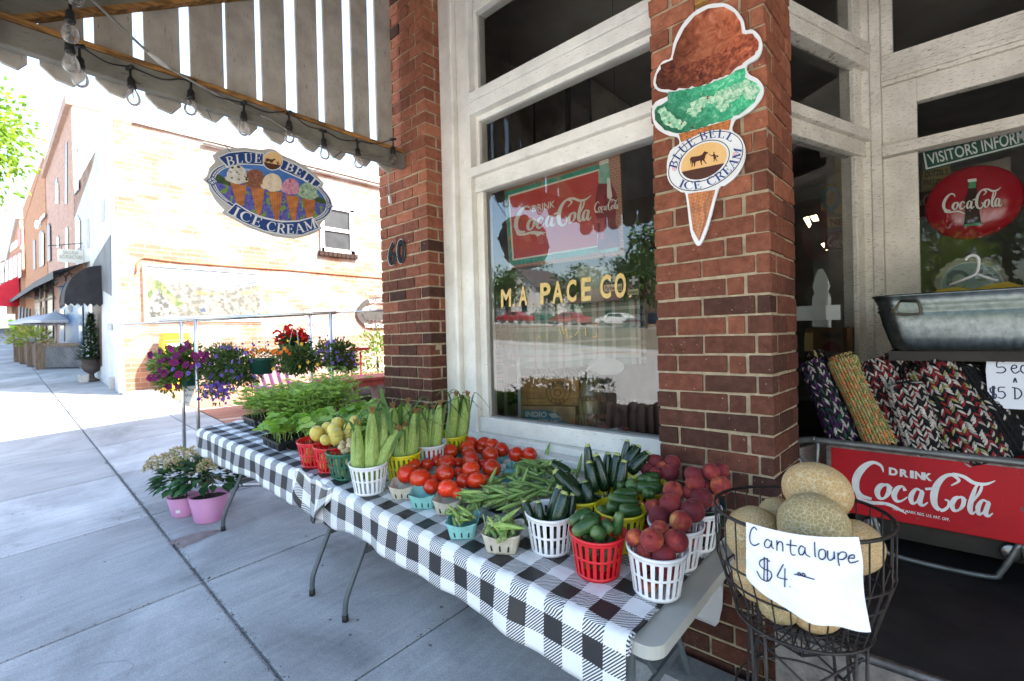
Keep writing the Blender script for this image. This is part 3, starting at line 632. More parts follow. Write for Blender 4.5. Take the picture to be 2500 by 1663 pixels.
# festoon lights along the beam
LB = [(430,-25,-2.55,1.0),(405,190,-2.62,1.0),(408,365,-2.72,1.0),(462,450,-2.78,1.0),(765,560,-2.89,1),(1097,620,-2.89,1),(1403,740,-2.89,1),(1665,785,-2.89,1),(1868,882,-2.89,1),(2063,935,-2.89,1),(2262,920,-2.89,1)]
bl = MB(); bl.smooth = True
bulb0 = thing('festoon_bulb', (0, 0, 0), 'clear bulb', 'light bulb')
bl.lathe([(0, -.052), (.012, -.050), (.022, -.043), (.028, -.032), (.0295, -.02), (.027, -.004), (.021, .012), (.015, .024), (.0135, .034)], 20); bl.build('bulb', M['bulb'], bulb0, local=True)
bl = MB(); bl.smooth = True; bl.lathe([(.0165, .03), (.0185, .034), (.0185, .045), (.0165, .047), (.0165, .066), (.0125, .078), (.006, .082), (.005, .125)], 16); bl.bar((-.022, 0, .128), (.022, 0, .128), .014); bl.build('socket', M['black'], bulb0, local=True)
bl = MB(); bl.tube([(0, 0, .03), (.004, 0, 0), (0, .003, -.02), (-.004, 0, 0), (0, 0, .03)], .0012, 5); bl.build('filament', M['nosing'], bulb0, local=True)
BP = []
words = ['largest clear festoon bulb cut off by the top left edge', 'clear festoon bulb hanging highest of the left pair over the beam', 'clear festoon bulb below another one at the beam’s left', 'clear festoon bulb partly hidden behind the left pair', 'clear festoon bulb under the second picket from the cable', 'clear festoon bulb above the tallest far roof corner', 'clear festoon bulb above the left half of the oval sign', 'clear festoon bulb hanging beside the loose wire loop', 'clear festoon bulb above the right half of the oval sign', 'clear festoon bulb second from the house number pillar', 'burnt dark festoon bulb at the pillar end of the beam']
for i, (x, y, X, s_) in enumerate(LB):
    P = AX(1, (x, y), X); BP.append(P); place(bulb0, USED, P+Vector((0, 0, .012)), (rnd.uniform(-.06, .06), rnd.uniform(-.06, .06), rnd.uniform(0, 6)), 1, words[i], 'light bulb', 'festoon bulbs along the canopy beam')
mb = MB(); pts = []
for i, P in enumerate(BP):
    pts.append(P+Vector((0, 0, .142)))
    if i < len(BP)-1: pts.append((P+BP[i+1])/2+Vector((0, 0, .137-.02)))
mb.tube(catmull([tuple(p) for p in pts], 4), .0032, 6); tag(mb.build('light_cord', M['black']), 'black festoon light cord running along the canopy beam', 'cord')
# ================================================================ THE STREET BEYOND THE ALLEY
def cut(name, k, pts, P0, n, th, mat, parent=None, off=0):
    F = Flat(k, P0, n); F.poly(pts, 0, off, th); return F.mb.build(name, mat, parent)
def n1brick():
    m = wallbrick('painted_side_brick', (.27, .135, .09), (.36, .31, .285), .435, (.30, .24, .20), 'X', 3.4, .13)
    p = m.node_tree.nodes['Principled BSDF']; src = p.inputs['Base Color'].links[0].from_socket; b = next(n for n in m.node_tree.nodes if n.type == 'TEX_BRICK').outputs[0]
    v = objvec(m); sx = nd(m, 'SeparateXYZ'); lk(m, v, sx.inputs[0]); n = noise_(m, v, 1.2, 6)
    low = math_(m, 'LESS_THAN', math_(m, 'ADD', sx.outputs[2], math_(m, 'MULTIPLY', n, .7)), 1.55); near = math_(m, 'LESS_THAN', math_(m, 'ADD', sx.outputs[1], math_(m, 'MULTIPLY', n, .5)), 2.95)
    edge = math_(m, 'LESS_THAN', sx.outputs[1], 2.42)
    c = mixc(m, math_(m, 'MULTIPLY', edge, .35), src, b); c = mixc(m, math_(m, 'MULTIPLY', low, near), c, b); setc(m, p, c); return m
FY = 1.76; NX = -12.1
n1 = thing('white_building', (-15, 8, .6), 'white painted brick shop with sunlit peeling side wall across the alley', 'building')
mb = MB(); mb.box((-18.1, FY+.02, -.2), (NX, 16, 6.0)); mb.build('side_wall', n1brick(), n1)
mb = MB(); mb.poly([(NX-.02, FY, -.2), (NX-.02, FY, 6.45), (-13.0, FY, 6.5), (-14.6, FY, 5.7), (-18.1, FY, 5.15), (-18.1, FY, -.2)], .3, (0, -1, 0)); mb.build('front_wall', pm('old_whitewash', (.56, .57, .57), (.44, .45, .46), 1.5, .9, .5, 20, .02), n1)
mb = MB(); mb.box((NX-.25, 2.1, 6.0), (NX+.05, 16, 6.1)); mb.build('coping', pm('coping', (.5, .46, .42), (.35, .31, .28), 5, .9), n1)
mb = MB(); mb.tube([(NX+.06, 3.3, 5.92), (NX+.06, 16, 5.88)], .035, 8); mb.build('gutter', pm('gutter_grey', (.3, .28, .26), (.2, .18, .17), 5, .6), n1)
mb = MB(); mb.tube([AX(15, q, NX+.02) for q in ((5,300),(15,230),(40,185),(75,170),(350,205),(850,245),(1300,275),(1700,310),(2080,343),(2600,400))], .018, 6); mb.build('conduit', pm('rust_pipe', (.42, .16, .08), (.3, .11, .06), 4, .8), n1)
cut('recess', 14, [(846, 290), (790, 380), (720, 500), (690, 570), (690, 660), (850, 760), (850, 700)], (0, FY-.01, 0), (0, -1, 0), .02, pm('grey_soffit', (.16, .165, .175), (.12, .125, .13), 3, .8), n1)
cut('door', 14, [(705, 815), (772, 815), (780, 1300), (710, 1310)], (0, FY-.01, 0), (0, -1, 0), .03, pm('brown_door', (.10, .065, .05), (.07, .05, .04), 4, .6), n1)
cut('door_frame', 14, [(688, 800), (776, 790), (776, 815), (705, 815), (710, 1310), (692, 1315)], (0, FY-.02, 0), (0, -1, 0), .03, M['white'], n1)
cut('corner_trim', 14, [(862, 300), (880, 300), (935, 1505), (905, 1510)], (0, FY-.02, 0), (0, -1, 0), .05, M['white'], n1)
cut('meter_box', 14, [(820, 975), (852, 980), (852, 1025), (822, 1020)], (0, FY-.03, 0), (0, -1, 0), .08, pm('meter_grey', (.3, .32, .34), None, 5, .5), n1)
for q in ([(770, 30), (800, 20), (800, 180), (775, 200)], [(665, 175), (682, 165), (684, 385), (668, 400)]): cut('blind_window', 14, q, (0, FY-.01, 0), (0, -1, 0), .02, pm('pale_blind', (.42, .43, .44), None, 5, .8), n1)
# window in the side wall
wn = MB(); a, b = AX(15, (1598, 0), NX), AX(15, (1858, 160), NX)
Y0, Y1, Z0, Z1 = a.y-.02, AX(15, (1860, 100), NX).y, AX(15, (1700, 128), NX).z, AX(0, (820, 508), NX).z
f = MB(); X = NX
f.box((X-.02, Y0-.05, Z1-.06), (X+.06, Y1, Z1+.08)); f.box((X-.02, Y0-.05, Z0), (X+.06, Y1, Z0+.09)); f.box((X-.02, Y0-.06, Z0), (X+.06, Y0+.03, Z1)); f.box((X-.02, Y1-.12, Z0), (X+.06, Y1, Z1)); f.box((X-.02, Y0, (Z0+Z1)/2-.04), (X+.05, Y1, (Z0+Z1)/2+.04))
wf = f.build('window', flatc('sash_white', (.78, .78, .78)), n1)
f = MB(); f.box((X-.03, Y0, Z0), (X+.012, Y1, Z1)); f.build('pane', pm('grey_pane', (.055, .057, .06), (.035, .037, .04), 2, .2), wf)
f = MB()
for i in range(9): f.box((X, Y0-.12+i*(Y1-Y0+.2)/9, Z0-.13), (X+.09, Y0-.13+(i+1)*(Y1-Y0+.2)/9, Z0-.005))
f.build('brick_sill', M['brick'], n1, bevel=.01)
# wall picture of the town, framed, on the sunlit wall
mu = thing('wall_mural', AX(15, (560, 470), NX), 'wide white framed town picture on the sunlit brick wall', 'mural')
def printm_(n, a, b): return pm(n, a, b, 11, .8, lo=.42, hi=.58)
F = Flat(15, (NX+.03, 0, 0), (1, 0, 0)); Q = [(62, 228), (1075, 308), (1085, 715), (78, 722)]; F.poly(Q, 0, 0, .04); F.poly(rag([(300, 400), (520, 415), (720, 460), (830, 440), (1064, 400), (1070, 650), (330, 670), (350, 560)], 20, 7, 9), 6, .0055)
F.poly([(92, 236), (1062, 312), (1070, 655), (112, 680)], 1, .004); F.poly(rag([(105, 330), (250, 395), (330, 500), (430, 560), (380, 600), (300, 560), (200, 440), (150, 470), (115, 560)], 16, 9, 2), 2, .007)
F.poly([(330, 380), (520, 400), (510, 412), (420, 402)], 2, .007); F.poly(rag([(890, 480), (910, 440), (930, 470), (955, 430), (975, 470), (1045, 400), (1060, 440), (960, 490)], 10, 5, 3), 2, .007)
F.poly(rag([(120, 600), (190, 440), (300, 560), (330, 650), (200, 675), (118, 676)], 18, 9, 4), 3, .008); F.poly([(500, 450), (720, 470), (720, 495), (500, 485)], 4, .008); F.poly([(555, 610), (590, 595), (605, 635), (560, 630)], 5, .009)
F.stroke([(530, 495), (532, 520), (560, 520)], 4, 5, .009); F.stroke([(700, 520), (740, 525), (760, 570)], 4, 5, .009); F.stroke([(790, 585), (825, 610), (825, 645)], 5, 5, .009); F.stroke([(830, 420), (950, 395), (1060, 375)], 3, 5, .009); F.poly([(900, 640), (980, 650), (960, 658), (905, 655)], 4, .009)
F.poly([(455, 480), (560, 500), (780, 560), (900, 650), (350, 668), (430, 560)], 6, .0065); F.stroke([(100, 244), (1058, 316)], 6, 5, .01)
F.mb.build('picture', [flatc('mural_frame', (.72, .70, .68)), printm_('mural_sky', (.12, .13, .14), (.2, .2, .2)), printm_('mural_green', (.055, .085, .03), (.17, .15, .10)), printm_('mural_falls', (.05, .052, .05), (.2, .2, .19)), printm_('mural_ochre', (.15, .10, .05), (.2, .17, .12)), flatc('mural_blue', (.04, .06, .10)), printm_('mural_road', (.075, .078, .07), (.18, .165, .14))], mu)
F = Flat(15, (NX+.035, 0, 0), (1, 0, 0)); F.stroke([(62, 228), (78, 722)], 8, 0, .012); F.stroke([(78, 722), (1085, 717)], 7, 0, .012); F.mb.build('red_edge', pm('red_edge', (.40, .14, .07), None, 5, .7), mu)
# round cut-steel railway sign
rs = thing('round_steel_sign', AX(15, (2060, 640), NX), 'round cut steel sign with a locomotive on the sunlit wall beside the pillar', 'sign')
F = Flat(15, (NX+.06, 0, 0), (1, 0, 0)); c = (2062, 640); F.ring(c, 175, 134, 0, 40, 0, 0); F.ring(c, 138, 104, 0, 5, 0, .002)
F.poly([(1935, 660), (1935, 625), (1990, 622), (1990, 605), (2005, 605), (2010, 625), (2050, 622), (2055, 605), (2095, 605), (2180, 610), (2180, 680), (1950, 685)], 0, 0, .01); F.poly([(1950, 690), (2170, 690), (2170, 706), (1960, 704)], 0)
for i in range(5): F.ell((1965+i*32, 686), 13, 13, 0, 0, .002, 16)
F.text('SALUDA', [(1985, 522), (2140, 522), (2130, 558), (1995, 560)], 1, .012, .02); F.text('North Carolina', [(1950, 728), (2170, 728), (2160, 768), (1960, 768)], 1, .012, .01); F.text('1887', [(2030, 706), (2095, 706), (2095, 728), (2030, 728)], 0, .004, .02)
F.mb.build('plate', [pm('dark_steel', (.03, .028, .027), (.045, .042, .04), 8, .6), flatc('cutout_pale', (.6, .5, .45))], rs)
F = Flat(15, (NX+.03, 0, 0), (1, 0, 0)); F.text('HISTORIC', [(1970, 460), (2130, 466), (2130, 490), (1970, 486)], 0, 0, .02); F.mb.build('lettering', flatc('pale_lettering', (.45, .45, .45)), rs)
# pink and orange brick shops up the street
PBK = wallbrick('pink_brick', (.42, .26, .20), (.5, .35, .28), 0, (.45, .33, .27), 'Y', 4.6); OBK = wallbrick('orange_brick', (.40, .19, .10), (.5, .3, .2), 0, (.42, .27, .18), 'Y', 4.6)
DKW = pm('dark_pane', (.05, .04, .045), (.09, .07, .07), 1, .25); WHT = flatc('trim_white', (.7, .7, .7)); BLU = pm('blue_paint', (.035, .12, .26), (.03, .09, .2), 3, .4); SKW = pm('pane_sky', (.25, .33, .40), (.14, .2, .26), .8, .12)
n2 = thing('pink_building', (-22, 9, 1), 'tall pink brick building with arched upper windows behind the white shop', 'building')
mb = MB(); mb.box((-26.6, FY, 0), (-18.12, 16, 8.55)); mb.build('wall', PBK, n2)
mb = MB(); mb.box((-18.118, FY+.02, 5.0), (-18.1, 16, 8.55)); mb.build('side_wall', wallbrick('white_side_brick', (.6, .5, .45), (.76, .74, .72), .35), n2)
mb = MB(); mb.box((-26.6, FY-.12, 8.3), (-18.05, 16, 8.62)); mb.build('cornice', pm('cornice', (.36, .24, .19), None, 4, .8), n2)
for q in ([(898, 900), (915, 870), (922, 900), (930, 1390), (885, 1450), (895, 1100)], [(785, 850), (800, 820), (800, 1560), (775, 1560)], [(665, 1270), (685, 1240), (690, 1560), (660, 1560)]): cut('window', 13, q, (0, FY-.02, 0), (0, -1, 0), .03, DKW, n2)
cut('window_blind', 13, [(905, 960), (928, 940), (930, 1390), (908, 1395)], (0, FY-.04, 0), (0, -1, 0), .02, WHT, n2); cut('window_blind', 13, [(680, 1330), (690, 1310), (692, 1560), (682, 1560)], (0, FY-.04, 0), (0, -1, 0), .02, WHT, n2)
for q in ([(578, 160), (590, 140), (606, 170), (608, 395), (582, 410)], [(500, 250), (512, 228), (520, 250), (522, 560), (498, 560)], [(432, 320), (443, 295), (450, 320), (452, 390), (432, 390)]): cut('window', 14, q[:5], (0, FY-.02, 0), (0, -1, 0), .03, DKW, n2)
cut('window_blind', 14, [(592, 190), (605, 180), (607, 390), (594, 398)], (0, FY-.04, 0), (0, -1, 0), .02, WHT, n2)
cut('blue_shopfront', 14, [(455, 690), (628, 590), (632, 1140), (455, 1130)], (0, FY-.03, 0), (0, -1, 0), .05, BLU, n2)
for q in ([(470, 720), (520, 690), (520, 840), (470, 850)], [(535, 690), (590, 655), (590, 830), (540, 835)], [(600, 860), (625, 850), (628, 1110), (605, 1110)], [(460, 870), (490, 865), (492, 1110), (462, 1105)]): cut('shop_pane', 14, q, (0, FY-.05, 0), (0, -1, 0), .02, SKW, n2)
cut('sign_band', 14, [(545, 560), (640, 510), (640, 580), (560, 620)], (0, FY-.06, 0), (0, -1, 0), .05, pm('brick_band', (.42, .24, .15), None, 3, .8), n2)
n3 = thing('orange_building', (-34, 9, 2), 'orange brick building with white script sign over tall windows', 'building')
mb = MB(); mb.box((-42, FY-.02, 0), (-26.62, 16, 9.1)); mb.poly([(-42, FY-.04, 9.1), (-26.62, FY-.04, 9.1), (-26.62, FY-.04, 9.25), (-42, FY-.04, 10.2)], .3, (0, -1, 0)); mb.build('wall', OBK, n3)
for q in ([(250, 340), (268, 330), (272, 555), (255, 565)], [(296, 290), (312, 255), (330, 270), (332, 530), (300, 545)], [(357, 225), (368, 205), (380, 225), (384, 490), (362, 500)]): cut('window', 14, q, (0, FY-.05, 0), (0, -1, 0), .03, pm('maroon_window', (.10, .04, .045), (.06, .03, .035), 2, .4), n3)
cut('window_blind', 14, [(318, 290), (330, 275), (331, 520), (320, 525)], (0, FY-.08, 0), (0, -1, 0), .02, WHT, n3)
F = Flat(14, (0, FY-.1, 0), (0, -1, 0)); F.ell((280, 215), 16, 34, 0, 0, 0, 24, .1); F.stroke([(296, 205), (310, 170), (322, 165), (330, 150), (340, 140)], 30, 0, .0); F.stroke([(272, 200), (284, 215), (276, 235)], 5, 1, .02); F.stroke([(300, 200), (318, 170), (336, 160)], 4, 1, .02); F.mb.build('script_sign', [WHT, flatc('sign_blue', (.25, .3, .42))], n3)
cut('shop_glass', 14, [(262, 680), (402, 590), (402, 1090), (262, 1100)], (0, FY-.05, 0), (0, -1, 0), .04, DKW, n3)
for q in ([(260, 800), (402, 770), (402, 782), (260, 815)], [(300, 660), (306, 655), (310, 1090), (302, 1095)], [(335, 640), (345, 634), (348, 1090), (338, 1090)], [(318, 850), (330, 850), (330, 1010), (318, 1010)]): cut('mullion', 14, q, (0, FY-.1, 0), (0, -1, 0), .04, pm('mullion_wood', (.22, .14, .09), None, 3, .6), n3)
n4 = thing('red_awning_building', (-52, 9, 3), 'far brick building with white upper windows and red awning', 'building')
NY4 = 1.62
mb = MB(); mb.box((-75, NY4, 0), (-44, 16, 10.2)); mb.build('wall', OBK, n4)
mb = MB(); mb.box((-43.99, NY4+.02, 0), (-43.97, 2.3, 10.2)); mb.build('side_wall', wallbrick('far_side_brick', (.5, .3, .2), (.6, .4, .3), 0, (.5, .38, .3)), n4)
mb = MB(); mb.box((-75, NY4-.15, 9.9), (-43.9, 16, 10.35)); mb.build('cornice', pm('far_cornice', (.40, .38, .36), None, 2, .7), n4)
P4 = ((0, NY4-.05, 0), (0, -1, 0))
for q, m_, nm in (([(0, 430), (130, 330), (130, 385), (0, 480)], WHT, 'sign_band'), ([(0, 500), (160, 400), (162, 620), (0, 690)], pm('red_bay', (.32, .10, .07), None, 3, .7), 'bay'), ([(135, 255), (158, 240), (158, 370), (137, 385)], flatc('sign_red', (.5, .02, .03)), 'red_sign'), ([(0, 720), (130, 650), (132, 690), (0, 760)], WHT, 'sign_band'), ([(0, 900), (118, 900), (118, 1150), (0, 1160)], DKW, 'shop_glass')): cut(nm, 14, q, *P4, .04, m_, n4)
for x in range(5): cut('window', 14, [(8+x*32, 515-x*18), (28+x*32, 503-x*18), (30+x*32, 650-x*9), (10+x*32, 662-x*9)], (0, NY4-.1, 0), (0, -1, 0), .04, WHT, n4)
def plate(name, k, pts, P0, n, th, mat, label, cat): 
    F = Flat(k, P0, n); F.poly(pts, 0, 0, th); return tag(F.mb.build(name, mat), label, cat)
# red awning, grey awning edge, striped awning
ra = MB(); A = [AX(14, q, -44.2) for q in ((125, 690), (178, 650), (178, 830), (125, 895))]
ra.poly([(-44.2, 1.55, 6.3), (-44.2, -.2, 4.9), (-44.2, -.2, 4.3), (-44.2, 1.55, 4.3)], .05, (1, 0, 0)); ra.add([(-44.2, 1.55, 6.3), (-44.2, -.2, 4.9), (-60, -.2, 4.9), (-60, 1.55, 6.3)], [(0,1,2,3)]); ra.add([(-44.2, -.2, 4.9), (-44.2, -.2, 4.3), (-60, -.2, 4.3), (-60, -.2, 4.9)], [(0,1,2,3)])
tag(ra.build('red_awning', pm('red_canvas', (.50, .02, .04), (.4, .015, .03), 3, .7)), 'bright red canvas awning far up the street at the left edge', 'awning')
ga = MB(); p = [AY(14, q, 1.1) for q in ((-40, 850), (100, 775), (260, 655), (405, 572))]; ga.add(p+[(a.x, 1.98, a.z+.4) for a in p]+[a-Vector((0, 0, .18)) for a in p], [(0,1,5,4),(1,2,6,5),(2,3,7,6),(0,8,9,1),(1,9,10,2),(2,10,11,3)])
ga.tube([AY(14, (262, 662), 1.2), AY(14, (400, 765), 1.97)], .03, 6); ga.tube([AY(14, (150, 770), 1.2), AY(14, (402, 772), 1.97)], .03, 6); tag(ga.build('grey_awning', pm('grey_canvas', (.045, .048, .055), None, 3, .7)), 'dark grey flat awning on rods over the orange shop', 'awning')
sa = MB()
for i in range(8):
    a, b = AX(14, (142+i*12, 838+i*3), -36), AX(14, (154+i*12, 841+i*3), -36); sa.mi = i % 2; sa.add([a, b, b+Vector((.3, -.05, -.75)), a+Vector((.3, -.05, -.75))], [(0,1,2,3)])
tag(sa.build('striped_awning', [flatc('stripe_white', (.6, .6, .58)), pm('stripe_brown', (.06, .05, .05), None, 3, .6)]), 'small black and white striped awning above the far patio umbrellas', 'awning')
sh_ = plate('t_shirt', 14, [(62, 945), (85, 938), (105, 950), (125, 940), (136, 965), (124, 972), (126, 1022), (78, 1025), (78, 975), (64, 985)], (-34, 0, 0), (1, 0, 0), .05, pm('lime_cloth', (.30, .62, .06), (.22, .5, .05), 3, .8), 'lime green t-shirt hanging at the far shop under the red awning', 't-shirt')
# black dome awning over the white shop's door
da = MB(); da.smooth = True; X0, X1, R, zb = -14.75, -13.72, .62, AY(14, (760, 775), 1.6).z
zt = AY(14, (765, 603), 1.95).z
def dome(u, v):
    a = u*math.pi/2; y = FY-R*math.sin(a); z = zb+(zt-zb)*math.cos(a); x = X0+(X1-X0)*v
    s_ = 1-.28*(1-abs(2*v-1)**2.2)*0; e = .30*max(0, 1-v*5)**2*math.sin(a); return (x+e, y, z)
da.grid(dome, 14, 10); da.smooth = False
for e in (X0, X1): da.poly([(e, FY, zb)]+[(e, FY-R*math.sin(a*math.pi/28), zb+(zt-zb)*math.cos(a*math.pi/28)) for a in range(14, -1, -1)], .01, (1, 0, 0))
n = 9
for i in range(n):
    xa, xb = X0+(X1-X0)*i/n, X0+(X1-X0)*(i+1)/n; da.poly([(xa, FY-R, zb), (xb, FY-R, zb), (xb, FY-R, zb-.07), ((xa+xb)/2, FY-R, zb-.13), (xa, FY-R, zb-.07)], .01, (0, -1, 0))
for i in range(6):
    ya, yb = FY-R*i/6, FY-R*(i+1)/6; da.poly([(X1, ya, zb), (X1, yb, zb), (X1, yb, zb-.07), (X1, (ya+yb)/2, zb-.13), (X1, ya, zb-.07)], .01, (1, 0, 0))
tag(da.build('dome_awning', pm('black_canvas', (.012, .012, .014), (.02, .02, .022), 5, .75)), 'black scalloped dome awning over the white shop door', 'awning')
# hanging acupuncture sign on its bracket
hs_ = thing('hanging_sign', AX(14, (560, 400), -16.6), 'white rectangular acupuncture sign hanging from an iron bracket', 'sign')
F = Flat(14, (-16.6, 0, 0), (1, 0, 0)); F.poly([(441, 398), (642, 412), (640, 512), (441, 500)], 0, 0, .04); F.text('SALUDA', [(483, 412), (600, 422), (600, 446), (483, 440)], 1, .006, .015); F.text('ACUPUNCTURE', [(455, 444), (630, 455), (630, 480), (455, 474)], 1, .006, .015); F.mb.build('board', [flatc('sign_cream', (.60, .60, .57)), flatc('sign_grey', (.28, .29, .26))], hs_)
F = Flat(14, (-16.58, 0, 0), (1, 0, 0)); F.stroke([(365, 378), (728, 350)], 6, 0); F.stroke([(728, 345), (730, 400)], 7, 0); F.stroke([(712, 352), (718, 385), (728, 396)], 5, 0); F.stroke([(470, 372), (470, 400)], 4, 0); F.stroke([(620, 360), (620, 412)], 4, 0); F.mb.build('bracket', M['black'], hs_)
st = thing('round_sign', AX(14, (560, 760), -17.4), 'round white sign with a black star on scrolled iron above the patio', 'sign')
F = Flat(14, (-17.4, 0, 0), (1, 0, 0)); F.ell((562, 763), 80, 66, 0, 0, 0, 40, .05); F.ring((562, 763), 72, 59, 0, 4, 1, .004)
star = [((555+34*(1 if i % 2 == 0 else .42)*math.sin(i*math.pi/5)), 764-30*(1 if i % 2 == 0 else .42)*math.cos(i*math.pi/5)) for i in range(10)]; F.poly(star, 1, .006); F.mb.build('board', [flatc('sign_white2', (.66, .66, .64)), M['black']], st)
F = Flat(14, (-17.4, 0, 0), (1, 0, 0))
for c, r, t0, t1 in (((450, 635), 52, 120, 380), ((505, 615), 45, 180, 420), ((545, 628), 40, 150, 400), ((420, 660), 22, 0, 300)): F.stroke(ellp(c, r, r*.95, 0, 20, t0, t1), 6, 0)
F.stroke([(425, 690), (560, 690), (640, 640)], 6, 0); F.stroke([(540, 690), (545, 705)], 5, 0); F.mb.build('scroll_bracket', M['black'], st)
F = Flat(14, (-19, 0, 0), (1, 0, 0)); F.ell((552, 856), 34, 30, 0, 0, 0, 30, .05); tag(F.mb.build('small_round_sign', flatc('sign_white3', (.6, .6, .6))), 'smaller round white sign under the star sign', 'sign')
def leafquad(mb, p, d, L, W, up=None):
    d = Vector(d).normalized(); s_ = d.cross(up or Vector((rnd.uniform(-1, 1), rnd.uniform(-1, 1), 1))).normalized()*W/2; n_ = s_.cross(d).normalized()
    mb.add([p, p+d*L*.45+s_+n_*L*.06, p+d*L, p+d*L*.45-s_+n_*L*.06], [(0,1,2,3)])
def sphdir(zmin=-1):
    while True:
        v = Vector((rnd.gauss(0, 1), rnd.gauss(0, 1), rnd.gauss(0, 1))).normalized()
        if v.z > zmin: return v
# patio: planter fence, umbrellas
pf = thing('patio_fence', AG(14, (300, 1320)), 'weathered wooden patio fence with lattice panel and planter top', 'fence')
wd = pm('weathered_wood', (.20, .145, .10), (.11, .08, .06), 4, .85, .4, 40, .005, sc=(8, 8, 1)); lat = pm('grey_lattice', (.12, .12, .13), (.18, .18, .18), 4, .8)
cA = AG(14, (310, 1322)); cB = AG(14, (140, 1262)); cC = Vector((-17.4, 1.96, 0)); cC.z = gz(cC.x, cC.y)
H = AY(14, (310, 1128), cA.y).z-cA.z
for e in (cA, cB, cA.lerp(cB, .35), cA.lerp(cB, .7)):
    mb = MB(); mb.box((e.x-.14, e.y-.1, e.z), (e.x+.14, e.y+.1, e.z+H+.02)); mb.build('post', wd, pf)
mb = MB()
for k_ in range(6):
    for a, b in ((cA, cB),): mb.bar(a+Vector((0, 0, .1+k_*(H-.1)/6)), b+Vector((0, 0, .1+k_*(H-.1)/6)), .04, .11)
mb.build('boards', wd, pf)
mb = MB(); mb.bar(cA+Vector((0, 0, H-.03)), cC+Vector((0, 0, H-.03)), .12, .08); mb.build('top_rail', wd, pf)
mb = MB(); N = 16; D = cC-cA
for i in range(-5, N):
    for s_ in (1, -1):
        a, b = i/N, (i+5)/N
        p0, p1 = (a, .05), (b, H-.08)
        if p0[0] < 0: p0 = (0, .05+(H-.13)*(0-a)/(b-a))
        if p1[0] > 1: p1 = (1, .05+(H-.13)*(1-a)/(b-a))
        if s_ < 0: p0, p1 = (1-p0[0], p0[1]), (1-p1[0], p1[1])
        mb.bar(cA+D*p0[0]+Vector((0, .01*s_, p0[1])), cA+D*p1[0]+Vector((0, .01*s_, p1[1])), .012, .055)
mb.build('lattice', lat, pf)
um = thing('patio_umbrella', (0, 0, 0), 'umbrella', 'umbrella'); mb = MB()
mb.lathe([(.95, 0), (.55, .16), (.05, .34), (.02, .4)], 8, cap=False); mb.lathe([(.95, 0), (.95, -.09)], 8, cap=False); mb.build('canopy', pm('umbrella_cloth', (.5, .5, .52), (.42, .42, .45), 2, .8), um, local=True)
mb = MB(); mb.tube([(0, 0, -2.0), (0, 0, .45)], .025, 8); mb.build('pole', WHT, um, local=True)
for q, y, lb in (((425, 955), 1.0, 'pale patio umbrella nearer the blue shopfront'), ((285, 968), .8, 'pale patio umbrella half hidden behind the nearer one')):
    P = AX(14, q, -20.5 if y == 1.0 else -24); place(um, USED, P, (0, 0, .3), .82, lb, 'umbrella', 'patio umbrellas')
pl_ = thing('planter_plants', cA+Vector((0, 0, H)), 'yellow green plants growing along the patio planter top', 'plants'); mb = MB(); YGL = leafmat('yellow_green_leaf', (.14, .20, .03), (.34, .36, .08), .4)
for i in range(420): d = sphdir(-.1); mb.col = rnd.random(); leafquad(mb, cA.lerp(cB, rnd.random())+Vector((d.x*.3, d.y*.3, H-.05+d.z*.42)), d, .14, .06)
mb.build('foliage', YGL, pl_)
# urn with small spruce, blue pot, stone blocks
ug = AG(14, (705, 1415)); sc_ = depth(ug)/FPX
def lp(px): return px*.31878*sc_
ur = thing('stone_urn', ug, 'dark fluted urn holding the small spruce by the white shop', 'urn'); mb = MB(); mb.smooth = True
Hh = lp(180); mb.lathe([(lp(45), 0), (lp(45), lp(12)), (lp(18), lp(30)), (lp(14), lp(55)), (lp(40), lp(75)), (lp(62), lp(105)), (lp(60), lp(150)), (lp(72), lp(178)), (lp(72), lp(186)), (lp(60), lp(182)), (lp(55), lp(160))], 20, ug); mb.build('bowl', pm('iron_urn', (.04, .032, .03), (.07, .055, .05), 6, .6), ur)
LEAFD = leafmat('spruce_needles', (.012, .035, .016), (.035, .08, .03), .1)
sp_ = thing('small_spruce', ug+Vector((0, 0, lp(165))), 'small dark green conical spruce in the urn', 'tree'); mb = MB(); H = lp(350)
for i in range(2600):
    h = rnd.random()**1.5; r = (1-h)*lp(92)*(0.45+.55*rnd.random())+.01; a = rnd.random()*6.283; p = ug+Vector((r*math.cos(a), r*math.sin(a), lp(160)+h*H+.05*rnd.random())); d = Vector((math.cos(a), math.sin(a), .25+rnd.uniform(-.5, .5))).normalized()*.10; s_ = d.cross(Vector((0, 0, 1))).normalized()*.018
    mb.col = rnd.random(); mb.add([p-s_, p+s_, p+d], [(0,1,2)])
mb.build('needles', LEAFD, sp_); mb = MB(); mb.tube([ug+Vector((0, 0, lp(150))), ug+Vector((0, 0, lp(480)))], .02, 6); mb.build('trunk', M['dark'], sp_)
bg_ = AG(14, (820, 1375)); bp = thing('glazed_pot', bg_, 'glossy blue glazed pot beside the dark urn', 'pot'); mb = MB(); mb.smooth = True; mb.lathe([(lp(42), 0), (lp(60), lp(40)), (lp(62), lp(75)), (lp(66), lp(90)), (lp(58), lp(92)), (lp(52), lp(70))], 20, bg_); mb.build('body', pm('blue_glaze', (.06, .20, .28), (.04, .14, .2), 4, .2), bp)
pp = thing('pot_plant', bg_+Vector((0, 0, lp(80))), 'small grey green plant growing in the blue glazed pot', 'plant'); mb = MB()
LEAFG = leafmat('grey_green_leaf', (.05, .07, .035), (.16, .18, .10))
for i in range(240): d = sphdir(-.1); mb.col = rnd.random(); leafquad(mb, bg_+Vector((0, 0, lp(85)))+d*lp(70)*rnd.random(), d, .09, .035)
mb.build('foliage', LEAFG, pp)
stn = pm('pale_stone', (.42, .40, .37), (.3, .28, .26), 5, .9, .5, 30, .01)
